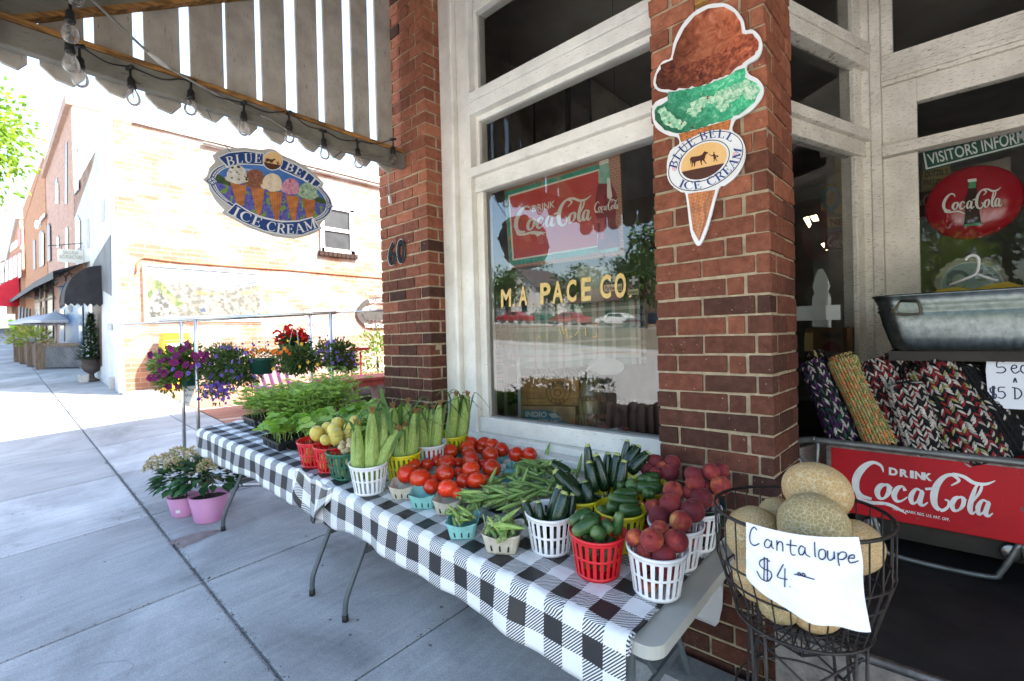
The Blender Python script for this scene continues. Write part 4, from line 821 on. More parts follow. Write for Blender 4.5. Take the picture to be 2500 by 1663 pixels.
for q, w_, h, lb in (((640, 1420), 60, 55, 'pale flat stone block left of the dark urn'), ((818, 1413), 40, 32, 'small stone block under the blue glazed pot'), ((878, 1480), 22, 90, 'narrow pale stone standing at the white shop corner')):
    P = AG(14, q); mb = MB(); mb.box((P.x-lp(w_), P.y-lp(30), P.z-.02), (P.x+lp(w_), P.y+lp(30), P.z+lp(h))); tag(mb.build('stone_block', stn, bevel=.03), lb, 'stone', 'stone blocks by the urn')
# two yellow newspaper boxes at the wall corner
yb = pm('yellow_enamel', (.62, .38, .02), (.55, .32, .02), 4, .4)
for (xa, ya), lb in (((1075, 1520), 'yellow newspaper box nearest the sunlit wall corner'),):
    P = Vector((-11.72, 2.62, 0)); P.z = gz(P.x, P.y); o = thing('newspaper_box', P, lb, 'newspaper box'); k = .5
    mb = MB(); mb.box((P.x-.22, P.y-.24, P.z+.42), (P.x+.22, P.y+.24, P.z+1.0)); mb.poly([(P.x+.22, P.y-.24, P.z+1.0), (P.x+.22, P.y+.24, P.z+1.0), (P.x+.22, P.y+.2, P.z+1.14), (P.x+.22, P.y-.2, P.z+1.14)], .44, (1, 0, 0)); mb.build('cabinet', yb, o, bevel=.015)
    mb = MB(); mb.lathe([(.24, 0), (.24, .05), (.10, .16), (.10, .3), (.2, .42)], 8, P); mb.build('pedestal', yb, o)
    mb = MB(); mb.box((P.x+.222, P.y-.18, P.z+.5), (P.x+.232, P.y+.18, P.z+.93)); mb.build('door', flatc('paper_white', (.7, .68, .6)), o)
# no-parking sign post, red-topped table, red railing, garden chair, shrub, logs in the alley
ps = thing('parking_sign', (-8.6, AX(15, (1480, 850), -8.6).y, 0), 'white no parking sign on a steel post behind the flower rack', 'sign'); F = Flat(15, (-8.6, 0, 0), (1, 0, 0)); F.poly([(1440, 618), (1510, 612), (1532, 835), (1460, 842)], 0, 0, .006); F.text('NO', [(1462, 640), (1500, 637), (1504, 685), (1466, 690)], 1, .004, .02); F.text('PARKING', [(1450, 722), (1525, 716), (1528, 762), (1455, 768)], 1, .004, .01); F.stroke([(1478, 800), (1510, 798)], 8, 1, .004); F.mb.build('plate', [flatc('plate_white', (.7, .7, .72)), flatc('sign_red2', (.5, .03, .03))], ps)
mb = MB(); a = AX(15, (1480, 640), -8.62); mb.tube([a, (a.x, a.y, gz(a.x, 3))], .025, 8); mb.build('post', M['steel'], ps)
redw = pm('red_stain_wood', (.34, .09, .07), (.26, .06, .05), 3, .6, sc=(1, 8, 1)); rt = thing('red_table', AX(15, (1950, 1200), -6.2), 'red topped wooden table beside the house number pillar', 'table')
a = AX(15, (1745, 1215), -6.2); zt = a.z; mb = MB()
for i in range(4): mb.box((-6.2-.19*(i+1)+.01, a.y-.05, zt-.035), (-6.2-.19*i, a.y+2.2, zt))
mb.build('table_top', redw, rt)
mb = MB(); mb.box((-6.95, a.y, zt-.12), (-6.22, a.y+2.1, zt-.04)); mb.build('frame', redw, rt)
for s_ in (.12, .55, 1.9):
    for x in (-6.3, -6.85): mb = MB(); mb.bar((x, a.y+s_, zt-.05), (x, a.y+s_+(.12 if s_ < 1 else -.1), .28), .055, .09); mb.build('leg', pm('grey_wood', (.32, .27, .24), (.22, .18, .16), 4, .8), rt)
mb = MB()
for i in range(12):
    c = Vector((-7.4-rnd.random()*.25, a.y+.3+rnd.random()*1.6, .36+rnd.random()*.3)); mb.tube([c-Vector((0, .5, 0)), c+Vector((0, .5, 0))], .09, 10)
tag(mb.build('log_pile', pm('bark', (.07, .05, .04), (.04, .03, .025), 6, .9, .6, 20, .02)), 'dark stacked logs under the red topped table', 'logs')
rr = thing('red_stand', AX(15, (1900, 1000), -8.0), 'thin red metal stand by the green shrub', 'stand'); mb = MB()
for q in ((1840, 1180), (1918, 1180)): b = AX(15, q, -8.0); t = AX(15, (q[0], 970), -8.0); mb.tube([Vector((b.x, b.y, .3)), t], .018, 6)
mb.tube([AX(15, (1820, 1080), -8.0), AX(15, (1950, 1070), -8.0)], .015, 6); mb.build('frame', flatc('red_metal', (.5, .04, .05)), rr); mb = MB(); t = AX(15, (1915, 965), -8.0); mb.lathe([(.0, 0), (.17, .02), (.19, .06), (.0, .05)], 16, t); mb.build('dish', bpy.data.materials['red_metal'], rr)
pk = pm('pink_plastic', (.42, .12, .32), (.34, .09, .26), 3, .5); ch = thing('garden_chair', AX(15, (1250, 1190), -8.2), 'pink garden chair half hidden behind the flower rack', 'chair'); mb = MB(); c = AX(15, (1230, 1190), -8.2)
for i in range(5): mb.bar((c.x-.1, c.y-.25+i*.12, .62), (c.x-.45, c.y-.3+i*.14, 1.12), .02, .10, (1, 0, 0))
mb.build('backrest', pk, ch); mb = MB()
for i in range(5): mb.box((c.x-.1+i*.11, c.y-.3, .58), (c.x+i*.11, c.y+.3, .61))
mb.build('seat', pk, ch)
for s_ in (-.33, .33): mb = MB(); mb.box((c.x-.3, c.y+s_-.05, .82), (c.x+.45, c.y+s_+.05, .85)); mb.bar((c.x+.4, c.y+s_, .25), (c.x+.4, c.y+s_, .82), .09, .03); mb.bar((c.x-.1, c.y+s_, .3), (c.x-.1, c.y+s_, .82), .09, .03); mb.build('armrest', pk, ch)
sb = thing('green_shrub', AX(15, (2060, 1050), -10.5), 'bright green shrub at the foot of the sunlit wall', 'shrub'); mb = MB(); c = AX(15, (2060, 1010), -10.5); SHG = leafmat('shrub_leaf', (.06, .12, .02), (.16, .26, .05))
for i in range(900): d = sphdir(-.8); mb.col = rnd.random(); leafquad(mb, c+Vector((d.x*.5, d.y*.65, d.z*.75-.1))*rnd.random()**.4, d, .11, .05)
mb.build('foliage', SHG, sb); mb = MB(); mb.tube([(c.x, c.y, .3), c], .03, 6); mb.build('stem', M['dark'], sb)
# ---------------------------------------------------------------- trees
def tree(label, base, h, crown, nleaf, L, mat, seed, trunk=.14, group='trees across the road', blobs=9):
    R = random.Random(seed); o = thing('leafy_tree', base, label, 'tree', group); base = Vector(base); cx, cy, cz, rx, ry, rz_ = crown
    mb = MB(); top = base+Vector((cx*.5, cy*.5, h*.62)); mb.tube([base-Vector((0, 0, .3)), base+Vector((cx*.1, cy*.1, h*.3)), top], trunk, 8, rs=[trunk*1.3, trunk, trunk*.6])
    cs = []
    for i in range(blobs):
        while True:
            d = Vector((R.uniform(-1, 1), R.uniform(-1, 1), R.uniform(-1, 1)))
            if d.length < 1: break
        c = base+Vector((cx+d.x*rx*.8, cy+d.y*ry*.8, cz+d.z*rz_*.8)); cs.append((c, R.uniform(.35, .6))); mb.tube([top-Vector((0, 0, h*.1*R.random())), (top+c)/2+Vector((0, 0, -.1)), c], trunk*.3, 5, rs=[trunk*.4, trunk*.25, trunk*.08])
    mb.build('trunk', M['bark2'], o); mb = MB(); gr = globals()['rnd']
    for i in range(nleaf):
        c, s_ = R.choice(cs); d = sphdir(); p = c+Vector((d.x*rx, d.y*ry, d.z*rz_))*s_*R.random()**.33; mb.col = R.random(); leafquad(mb, p, d+Vector((0, 0, -.3)), L*R.uniform(.7, 1.3), L*.6)
    mb.build('crown', mat, o); return o
M['bark2'] = pm('tree_bark', (.10, .08, .065), (.06, .05, .04), 6, .9, .5, 40, .01)
MAPLE = leafmat('maple_leaf', (.10, .20, .02), (.26, .38, .05), .45); FAR = leafmat('far_leaf', (.03, .07, .02), (.08, .15, .04), .3)
b = AX(13, (150, 950), -15.5); gb = Vector((-16.2, -1.4, 0)); gb.z = gz(gb.x, gb.y)
tree('sunlit maple at the kerb reaching in from the left edge', gb, 7.2, (b.x-gb.x, b.y-.55-gb.y, b.z-gb.z, 1.7, 1.0, 1.3), 2600, .15, MAPLE, 5, .11, None, 34)
# ================================================================ TABLES AND CLOTHS
TH = .737
TILT = Vector((0, 0, 1)).rotation_difference(GN)
def tp(x, y, h=0): return Vector((x, y, gz(x, y)+TH+h))
tabletop = pm('table_plastic', (.40, .40, .36), (.34, .34, .31), 4, .5, .25, 160, .001)
def folding_table(label, xl, xr, yl, yr, W, ul=.10):
    """front edge runs (xl,yl)-(xr,yr); W deep"""
    a, b = Vector((xl, yl)), Vector((xr, yr)); e = (b-a).normalized(); n = Vector((-e.y, e.x)); L = (b-a).length
    def P(u, v, h): q = a+e*u+n*v; return Vector((q.x, q.y, gz(q.x, q.y)+h))
    o = thing('folding_table', P(L/2, W/2, 0), label, 'table', 'folding tables under gingham cloths')
    mb = MB(); r = .06; out = []
    for cu, cv, t0 in ((r, r, 180), (L-r, r, 270), (L-r, W-r, 0), (r, W-r, 90)):
        for i in range(7): t = math.radians(t0+15*i); out.append((cu+r*math.cos(t), cv+r*math.sin(t)))
    mb.poly([P(u, v, TH-.004) for u, v in out], .042, GN); mb.build('table_top', tabletop, o, bevel=.008)
    for u in (ul, L-.2):
        for v0, s_ in ((.05, 1), (W-.05, -1)):
            mb = MB(); mb.tube(catmull([tuple(P(u, v0+s_*dv, h)) for dv, h in ((0, .005), (.005, .09), (.03, .16), (.13, .36), (.155, .45), (.155, TH-.05))], 4), .0145, 10); leg = mb.build('leg', M['greysteel'], o)
            mb = MB(); mb.tube([P(u, v0, 0), P(u, v0+s_*.001, .035)], .0175, 10); mb.build('foot_cap', M['black'], leg)
        mb = MB(); mb.bar(P(u, .18, .33), P(u, W-.18, .33), .012, .035); mb.build('cross_bar', M['greysteel'], o)
        mb = MB(); mb.tube([P(u, W/2, .35), P(u+(.35 if u < L/2 else -.35), W/2, TH-.05)], .009, 8); mb.build('brace', M['greysteel'], o)
    return P, L
PN, LN = folding_table('grey folding table whose bare right end shows by the peach baskets', -2.56, -.63, 1.235, 1.25, .76)
PFAR, LF = folding_table('folding table carrying the green seedlings at the far end', -4.40, -2.62, 1.13, 1.235, .76, .27)
def gingham(name, dark, mid, hatch, s_=.075):
    m, p = base(name, .42 if hatch else .75, spec=.45 if hatch else .25); uv = nd(m, 'TexCoord').outputs['UV']; sx = nd(m, 'SeparateXYZ'); lk(m, uv, sx.inputs[0])
    fu = math_(m, 'LESS_THAN', math_(m, 'FRACT', math_(m, 'DIVIDE', sx.outputs[0], 2*s_)), .5); fv = math_(m, 'LESS_THAN', math_(m, 'FRACT', math_(m, 'DIVIDE', sx.outputs[1], 2*s_)), .5)
    both = math_(m, 'MULTIPLY', fu, fv); one = math_(m, 'SUBTRACT', math_(m, 'ADD', fu, fv), math_(m, 'MULTIPLY', both, 2))
    W_ = (.68, .69, .70)
    if hatch:
        d = math_(m, 'SUBTRACT', sx.outputs[0], sx.outputs[1]); line = math_(m, 'LESS_THAN', math_(m, 'FRACT', math_(m, 'DIVIDE', math_(m, 'ADD', d, math_(m, 'MULTIPLY', 0, 0)), .0105)), .5); g = mixc(m, line, W_, dark)
    else: g = mixc(m, 0, mid, mid)
    c = mixc(m, one, W_, g); c = mixc(m, both, c, dark); setc(m, p, c)
    n = noise_(m, objvec(m), 420 if not hatch else 14, 4); bump(m, n, .25 if hatch else .4, .004 if hatch else .001); return m
GING = gingham('vinyl_gingham', (.022, .022, .024), (.2, .2, .2), True); GING2 = gingham('woven_gingham', (.035, .035, .038), (.25, .25, .26), False)
CBACK = pm('cloth_underside', (.52, .52, .52), (.46, .46, .47), 200, .9)
def cloth(name, P, u0, u1, W, mat, ovf, ovb, label, h0=.003, wavef=None, seed=1):
    R = random.Random(seed); mb = MB(); mb.smooth = True; ph = [R.uniform(0, 6.28) for _ in range(4)]
    nu, nv = 120, 64
    def fn(i, j):
        u = u0+(u1-u0)*i; of, ob = ovf(u), ovb(u); v = -of+(W+of+ob)*j; r = .022
        wv = .5*math.sin(u*9+ph[0])+.35*math.sin(u*17+ph[1])+.2*math.sin(u*31+ph[2])
        if v < 0:
            d = -v; dn = max(0, d-r*1.2); bulge = (.010+.016*wv)*min(1, dn/.12)+.006
            t = min(d/(r*1.57), 1)*math.pi/2; vv = -(r*math.sin(t))-bulge; hh = -(r*(1-math.cos(t)))-dn
            if d < r*1.57: vv, hh = -r*math.sin(t)-.006*t, -r*(1-math.cos(t))
            return P(u, vv+r*.6, TH+h0+hh+(wavef(u, v) if wavef else 0))
        if v > W:
            d = v-W; return P(u, W+.008+.01*wv*min(1, d/.1), TH+h0-max(0, d-.01))
        wr = .0022*math.sin(u*43+v*21+ph[3])*math.sin(v*37+u*11)+.0016*math.sin(u*80+ph[0]*3)*math.sin(v*60)+.0035*math.exp(-((u % .305)-.15)**2/.00009)+.003*math.exp(-((v % .26)-.13)**2/.00009)
        return P(u, v, TH+h0+wr*1.0+.0012+(wavef(u, v) if wavef else 0))
    def uvf(i, j):
        u = u0+(u1-u0)*i; of, ob = ovf(u), ovb(u); return (u+10.012, -of+(W+of+ob)*j+10.03)
    mb.grid(fn, nu, nv, uvf); ob_ = mb.build(name, mat); ob_.data.materials.append(CBACK); m_ = ob_.modifiers.new('thick', 'SOLIDIFY'); m_.thickness = .0012; m_.offset = -1; m_.material_offset = 1
    return tag(ob_, label, 'tablecloth', 'gingham tablecloths')
U1 = LN-.075
def ovn(u):
    t = max(0, (u-(U1-.13))/.13); return .02+(.14+.03*u)*math.sqrt(max(0, 1-t*t))*(1+.07*math.sin(u*3+1)) + .07*max(0, (.30-u)/.35)
cloth('tablecloth', PN, -.10, U1, .76, GING, ovn, lambda u: .02+.38*max(0, min(1, (u-1.60)/.06))*math.sqrt(max(0, 1-max(0, (u-(U1-.05))/.05)**2)), 'large black and white checked vinyl cloth under the vegetable baskets', .004,
      lambda u, v: (.018*max(0, 1-abs(u+.02)/.10)+.012*math.sin(u*38)*max(0, (.16-u)/.26))*(1 if v > -.02 else 1), 3)
def ovf2(u): return .02+.165*(1-max(0, (.10-u)/.12)**2*.8)+.012*math.sin(u*5)
cloth('tablecloth', PFAR, -.03, LF+.03, .76, GING2, ovf2, lambda u: .05, 'grey and white woven gingham cloth under the seedling trays', .003, None, 7)
# the swag of the vinyl cloth hanging between the two tables
mb = MB(); mb.smooth = True
def swag(i, j):
    u = -.30+.42*i; e = math.sin(math.pi*min(1, max(0, i)))
    d = j*(.06+.17*e)
    y = -.03-.035*math.sin(i*9.0+.6)*j-.03*e*j; return PN(u, y+.012, TH+.012-d+.012*math.sin(i*12)*(1-j)+.01*math.sin(i*7)*(1-j))
mb.grid(swag, 40, 16, lambda i, j: (9.55+.46*i, 10.0-j*.22)); o = mb.build('cloth_swag', GING); m_ = o.modifiers.new('thick', 'SOLIDIFY'); m_.thickness = .0012; tag(o, 'loose scalloped corner of checked cloth hanging between the two tables', 'tablecloth')
# ================================================================ CONTAINERS
def bask_mesh():
    mb = MB(); mb.smooth = False; R0, R1, H = .076, .098, .155; r = lambda z: R0+(R1-R0)*z/H; n = 72; t = .0028
    def band(z0, z1, ex=0):
        mb.smooth = True
        mb.lathe([(r(z0)-t, z0), (r(z0)+ex, z0), (r(z1)+ex, z1), (r(z1)-t, z1), (r(z0)-t, z0)], n, cap=False)
        mb.smooth = False
    band(.142, .155, .003); band(.133, .143); band(.072, .081); band(0, .014, .0005)
    mb.lathe([(0, .004), (R0-.001, .004)], 36); ns = 22
    for i in range(ns):
        a = 2*math.pi*i/ns; da = math.pi/ns*.52
        for z0, z1 in ((.012, .074), (.079, .135)):
            vs = []
            for z in (z0, z1):
                for rr in (r(z)-t, r(z)):
                    for s_ in (-1, 0, 1): vs.append((rr*math.cos(a+s_*da), rr*math.sin(a+s_*da), z))
            mb.add(vs, [(3,4,10,9),(4,5,11,10),(1,0,6,7),(2,1,7,8),(0,3,9,6),(5,2,8,11)])
    return mb
BK = {}
COLS = {'white': (.72, .73, .75), 'red': (.62, .012, .02), 'yellow': (.62, .56, .015), 'green': (.012, .12, .06), 'dark green': (.008, .035, .02)}
bm_ = bask_mesh()
for k, c in COLS.items():
    m = flatc('basket_'+k.replace(' ', '_'), c, .32, .5); me = bm_.mesh('slatted_basket', m); BK[k] = me
def basket(col, P, label):
    o = bpy.data.objects.new('slatted_basket', BK[col]); C.objects.link(o); o.location = P; o.rotation_euler = (TILT @ Matrix.Rotation(rnd.random()*6, 3, 'Z').to_quaternion()).to_euler(); return tag(o, label, 'basket', 'plastic slatted baskets')
def rimpos(k, q, ymax=1.95):
    P = AG(k, q, TH+.155+.006); y = min(P.y, ymax); return tp(P.x, y, .006)
def carton_mesh(b=.05, t=.066, H=.07):
    mb = MB(); n = 16
    def ringp(s_, z, flute=0):
        out = []
        for i in range(4*n):
            side, f = divmod(i, n); f = f/n; x, y = [(-1+2*f, -1), (1, -1+2*f), (1-2*f, 1), (-1, 1-2*f)][side]
            L = max(abs(x), abs(y)); k = 1/(abs(x)**6+abs(y)**6)**(1/6); fl = 1-flute*(.5+.5*math.cos(f*2*math.pi*4)); out.append((x*k*s_*fl, y*k*s_*fl, z+(.006*math.cos(f*2*math.pi) if z > H*.9 else 0)))
        return out
    L = [ringp(b*.1, .003), ringp(b, 0), ringp(b*1.06, .01, .03), ringp((b+t)/2, H*.5, .045), ringp(t*.97, H*.88, .035), ringp(t*1.04, H, 0), ringp(t*1.0, H-.002, 0), ringp(t*.93, H*.85, .035), ringp(b*.97, .008), ringp(b*.1, .008)]
    N = 4*n; vs = [p for r in L for p in r]; mb.smooth = True
    mb.add(vs, [(i*N+k, i*N+(k+1) % N, (i+1)*N+(k+1) % N, (i+1)*N+k) for i in range(len(L)-1) for k in range(N)])
    mb.mi = 1; mb.smooth = False                            # dark vent slits moulded into the lower walls
    for s_ in range(4):
        for f in (-.55, 0, .55):
            M_ = Matrix.Rotation(s_*math.pi/2, 4, 'Z'); a, c = b*1.02+.0012, b+(t-b)*.42+.0012
            mb.add([M_ @ Vector((f*b-.0035, -a-.0012, .012)), M_ @ Vector((f*b+.0035, -a-.0012, .012)), M_ @ Vector((f*b*1.1+.0025, -c-.0012, .034)), M_ @ Vector((f*b*1.1-.0025, -c-.0012, .034))], [(0,1,2,3)])
    return mb
cm_ = carton_mesh(); slit = flatc('slit_dark', (.02, .025, .022))
CT = {k: cm_.mesh('pulp_carton', [pm('pulp_'+k, c, tuple(x*.82 for x in c), 40, .9, .5, 260, .002), slit]) for k, c in (('turquoise', (.22, .50, .48)), ('beige', (.50, .47, .38)))}
def carton(col, P, label, rz=.12, s_=1.0):
    o = bpy.data.objects.new('pulp_carton', CT[col]); C.objects.link(o); o.location = P; o.scale = (s_,)*3; o.rotation_euler = (TILT @ Matrix.Rotation(rz, 3, 'Z').to_quaternion()).to_euler(); return tag(o, label, 'carton', 'pulp produce cartons')
# ================================================================ PRODUCE KINDS
def peachmat():
    m, p = base('peach_skin', .62, spec=.25); v = objvec(m, True); n = noise_(m, v, 1.3, 3); g = nd(m, 'TexCoord').outputs['Object']; sx = nd(m, 'SeparateXYZ'); lk(m, g, sx.inputs[0])
    oi = nd(m, 'ObjectInfo'); t = math_(m, 'ADD', math_(m, 'MULTIPLY', n, 1.0), math_(m, 'MULTIPLY_ADD', oi.outputs['Random'], .42)); t.node.inputs[1].default_value = 0
    t = math_(m, 'ADD', math_(m, 'MULTIPLY', n, .75), math_(m, 'MULTIPLY', oi.outputs['Random'], .50)); t = math_(m, 'ADD', t, math_(m, 'MULTIPLY', sx.outputs[0], .15))
    c = ramp(m, t, [(.26, (.085, .010, .018)), (.54, (.16, .016, .022)), (.74, (.27, .032, .026)), (.90, (.46, .12, .045)), (1, (.56, .26, .08))])
    sp = noise_(m, v, 16, 2); c = mixc(m, ramp(m, sp, [(.55, (0, 0, 0)), (.75, (.2, .2, .2))]), c, (.55, .25, .2)); setc(m, p, c); p.inputs['Sheen Weight'].default_value = .16; p.inputs['Sheen Roughness'].default_value = .4; p.inputs['Sheen Tint'].default_value = (1, .8, .75, 1); return m
def greenmat(name, c1, c2, stripe, rough, sp=.5, tip=0):
    m, p = base(name, rough, spec=sp); v = objvec(m, True); mp = nd(m, 'Mapping'); mp.inputs['Scale'].default_value = (60, 60, 7); lk(m, v, mp.inputs[0])
    c = ramp(m, noise_(m, mp.outputs[0], 2, 4), [(.35, c1), (.7, c2)]); c = mixc(m, ramp(m, noise_(m, v, 240, 2), [(.62, (0, 0, 0)), (.72, (.45, .45, .45))]), c, stripe)
    if tip: sz = nd(m, 'SeparateXYZ'); lk(m, nd(m, 'TexCoord').outputs['Object'], sz.inputs[0]); c = mixc(m, math_(m, 'MULTIPLY', ramp(m, sz.outputs[2], [(0, (.7, .7, .7)), (.32, (0, 0, 0))]), noise_(m, mp.outputs[0], 3, 3)), c, (.26, .36, .12))
    setc(m, p, c); bump(m, noise_(m, v, 150, 3), .15, .002); return m
PEACH = peachmat()
TOM = pm('tomato_skin', (.60, .020, .008), (.56, .055, .010), 1.2, .2, spec=.4, vary=True, coat=.2, sss=.05)
ZUC = greenmat('zucchini_skin', (.004, .016, .007), (.012, .040, .012), (.08, .15, .06), .2); CUC = greenmat('cucumber_skin', (.008, .034, .010), (.04, .11, .025), (.11, .21, .07), .3, .4, 1)
OKR = pm('okra_skin', (.11, .22, .045), (.30, .41, .13), 1.6, .55, vary=True, sc=(16, 16, 1.5)); OKC = pm('okra_cap', (.20, .28, .09), (.30, .34, .16), 30, .6)
STEMG = pm('pale_stem', (.26, .33, .09), (.38, .40, .17), 30, .6); HUSK = greenmat('corn_husk', (.13, .24, .035), (.40, .46, .17), (.46, .50, .24), .55, .2); SILK = pm('corn_silk', (.16, .08, .03), (.30, .18, .07), 60, .8)
BLADE = leafmat('corn_blade', (.02, .065, .018), (.14, .25, .06), .25); YEL = pm('yellow_skin', (.62, .48, .10), (.52, .46, .12), 1.3, .35, vary=True, sss=.05); POT = pm('potato_skin', (.56, .45, .26), (.46, .36, .2), 1.6, .75, .3, 9, .02, vary=True)
def produce(kind, cat, mb, mat, **kw):
    o = thing(kind, (0, 0, 0), kind, cat); mb.build({'peach': 'flesh', 'okra_pod': 'pod'}.get(kind, 'body'), mat, o, local=True); return o
def peach_(seed):
    mb = MB(); R = random.Random(seed)
    mb.ball((0, 0, 0), 1, 22, 15, (1, 1, .96), lambda d: 1-.09*math.exp(-(d.y/.08)**2)*(1 if d.x > -.2 else 0)*(1-abs(d.z)*.3)-.20*math.exp(-((d.x**2+d.y**2)/.035))*(1 if d.z > 0 else .25)); me = mb.mesh('peach', PEACH); return me
PE = [peach_(i) for i in range(2)]
tb = MB(); tb.ball((0, 0, 0), 1, 26, 16, (1, 1, .88), lambda d: 1+.035*math.cos(5*math.atan2(d.y, d.x))*(1-d.z*d.z)*(.3+.7*max(0, d.z))-.16*math.exp(-((d.x**2+d.y**2)/.03))*(1 if d.z > 0 else .1)); TO = [tb.mesh('tomato', TOM)]
for i in range(2):
    tb = MB(); kk = (4, 6)[i]; tb.ball((0, 0, 0), 1, 26, 16, (1, .95, (.8, .95)[i]), lambda d: 1+.05*math.cos(kk*math.atan2(d.y, d.x)+1)*(1-d.z*d.z)*(.2+.8*max(0, d.z))+.05*noise.noise(d*1.2+Vector((i*7, 0, 0)))-.18*math.exp(-((d.x**2+d.y**2)/.035))*(1 if d.z > 0 else .1)); TO.append(tb.mesh('tomato', TOM))
yb_ = MB(); yb_.ball((0, 0, 0), 1, 20, 14, (.95, .95, 1.12), lambda d: 1-.16*math.exp(-((d.x**2+d.y**2)/.03))); YE = yb_.mesh('yellow_apple', YEL)
pb_ = MB(); pb_.ball((0, 0, 0), 1, 18, 12, (1, .85, .8), lambda d: 1+.1*noise.noise(d*1.5)); PO = pb_.mesh('potato', POT)
def lump(me, name, P, r, label, cat, group, rot=None):
    o = bpy.data.objects.new(name, me); C.objects.link(o); o.location = P; o.scale = (r,)*3; o.rotation_euler = rot or (rnd.uniform(-.6, .6), rnd.uniform(-.6, .6), rnd.uniform(0, 6.28)); return tag(o, label, cat, group)
def rank_labels(items, base_lbl, where):
    """items: list of (px,py) in the photo -> a label each, told apart by where they sit in their container"""
    n = len(items); out = [None]*n; used = set()
    def take(idx, word):
        for i in idx:
            if i not in used: used.add(i); out[i] = f'{word} {base_lbl} {where}'; return
    by_y = sorted(range(n), key=lambda i: items[i][1]); by_x = sorted(range(n), key=lambda i: items[i][0])
    take(by_y[::-1], 'lowest front'); take(by_y, 'highest')
    if n > 2: take(by_x, 'leftmost'); take(by_x[::-1], 'rightmost')
    if n == 5: take(range(n), 'middle')
    if n > 5: take(by_y[::-1], 'second lowest'); take(by_y, 'second highest'); take(by_x, 'second from left')
    for i in range(n):
        if not out[i]: out[i] = f'{base_lbl} in the middle of the others {where}'
    return out
def long_veg(kind, prof, mat, stem=None, nseg=14, ribs=0, rib=0, bumps=0):
    """body along +z from 0 to 1 (scaled later); prof [(t, r)]"""
    o = thing(kind, (0, 0, 0), kind, kind.replace('_', ' ')); mb = MB(); mb.smooth = True
    mb.lathe([(max(r, 1e-4), t) for t, r in prof], 20, fn=lambda a, r, z: (r*(1+rib*math.cos(ribs*a)+bumps*noise.noise(Vector((math.cos(a)*6, math.sin(a)*6, z*14)))), z)); mb.build('body', mat, o, local=True)
    if stem:
        mb = MB(); mb.smooth = True; mb.lathe([(r, t) for t, r in stem], 10, fn=lambda a, r, z: (r*(1+.16*math.cos(5*a)), z)); mb.build('stem', STEMG, o, local=True)
    return o
PZ = long_veg('zucchini', [(0, .001), (.012, .06), (.05, .105), (.2, .125), (.5, .12), (.8, .095), (.9, .078), (.93, .07)], ZUC, [(.92, .066), (.94, .062), (.965, .048), (.99, .046), (1.0, .056), (1.003, .001)], ribs=5, rib=.03)
PCU = long_veg('cucumber', [(0, .001), (.015, .06), (.06, .11), (.2, .15), (.5, .165), (.8, .15), (.94, .10), (.985, .05), (1, .001)], CUC, None, ribs=3, rib=.04, bumps=.2)
PCO = thing('corn_ear', (0, 0, 0), 'corn', 'corn'); mb = MB(); mb.smooth = True
mb.lathe([(.02, 0), (.06, .01), (.095, .05), (.115, .2), (.12, .4), (.112, .6), (.092, .78), (.066, .92), (.045, 1.0)], 30, fn=lambda a, r, z: (r*(1+.05*math.cos(6*a+z*2)+.035*math.cos(15*a)), z)); mb.build('husk', HUSK, PCO, local=True)
mb = MB()
for i in range(26):
    a = i*2.4; mb.tube([(.02*math.cos(a), .02*math.sin(a), .97), (.03*math.cos(a), .03*math.sin(a), 1.03), (.06*math.cos(a)*rnd.random(), .06*math.sin(a), 1.06+.05*rnd.random())], .006, 4)
mb.build('silk', SILK, PCO, local=True); mb = MB()
def blade(mb, pts, w_):
    S = catmull(pts, 5); N = len(S); up = Vector((0, 0, 1)); L = []
    for i, p in enumerate(S):
        p = Vector(p); t = (Vector(S[min(i+1, N-1)])-Vector(S[max(i-1, 0)])).normalized(); s_ = t.orthogonal() if abs(t.z) > .95 else t.cross(up); s_ = s_.normalized()*w_*math.sin(math.pi*min(.97, .12+.88*i/N))**.7/2; L += [p+s_, p+Vector((0, 0, -w_*.12)), p-s_]
    mb.add(L, [(3*i+k, 3*i+k+1, 3*i+k+4, 3*i+k+3) for i in range(N-1) for k in (0, 1)])
for i in range(2):
    a = i*2.9+.4; c_, s_ = math.cos(a), math.sin(a); mb.col = rnd.random(); blade(mb, [(.09*c_, .09*s_, .35+.1*(i % 3)), (.11*c_, .11*s_, .7), (.15*c_, .15*s_, .95+.12*(i % 2)), (.34*c_, .34*s_, 1.12-.14*(i % 3)), (.55*c_, .55*s_, 1.0-.2*(i % 3))], .055)
mb.build('leaf_blade', BLADE, PCO, local=True)
def stick(proto, A, B, r0, label, cat, group, nat_r):
    """long vegetable from A (blossom end) to B (stem end)"""
    A, B = Vector(A), Vector(B); L = (B-A).length; q = Vector((0, 0, 1)).rotation_difference((B-A).normalized()); q = q @ Matrix.Rotation(rnd.random()*6.28, 3, 'Z').to_quaternion()
    return place(proto, USED, A, q.to_euler(), (r0/nat_r, r0/nat_r, L), label, cat, group)
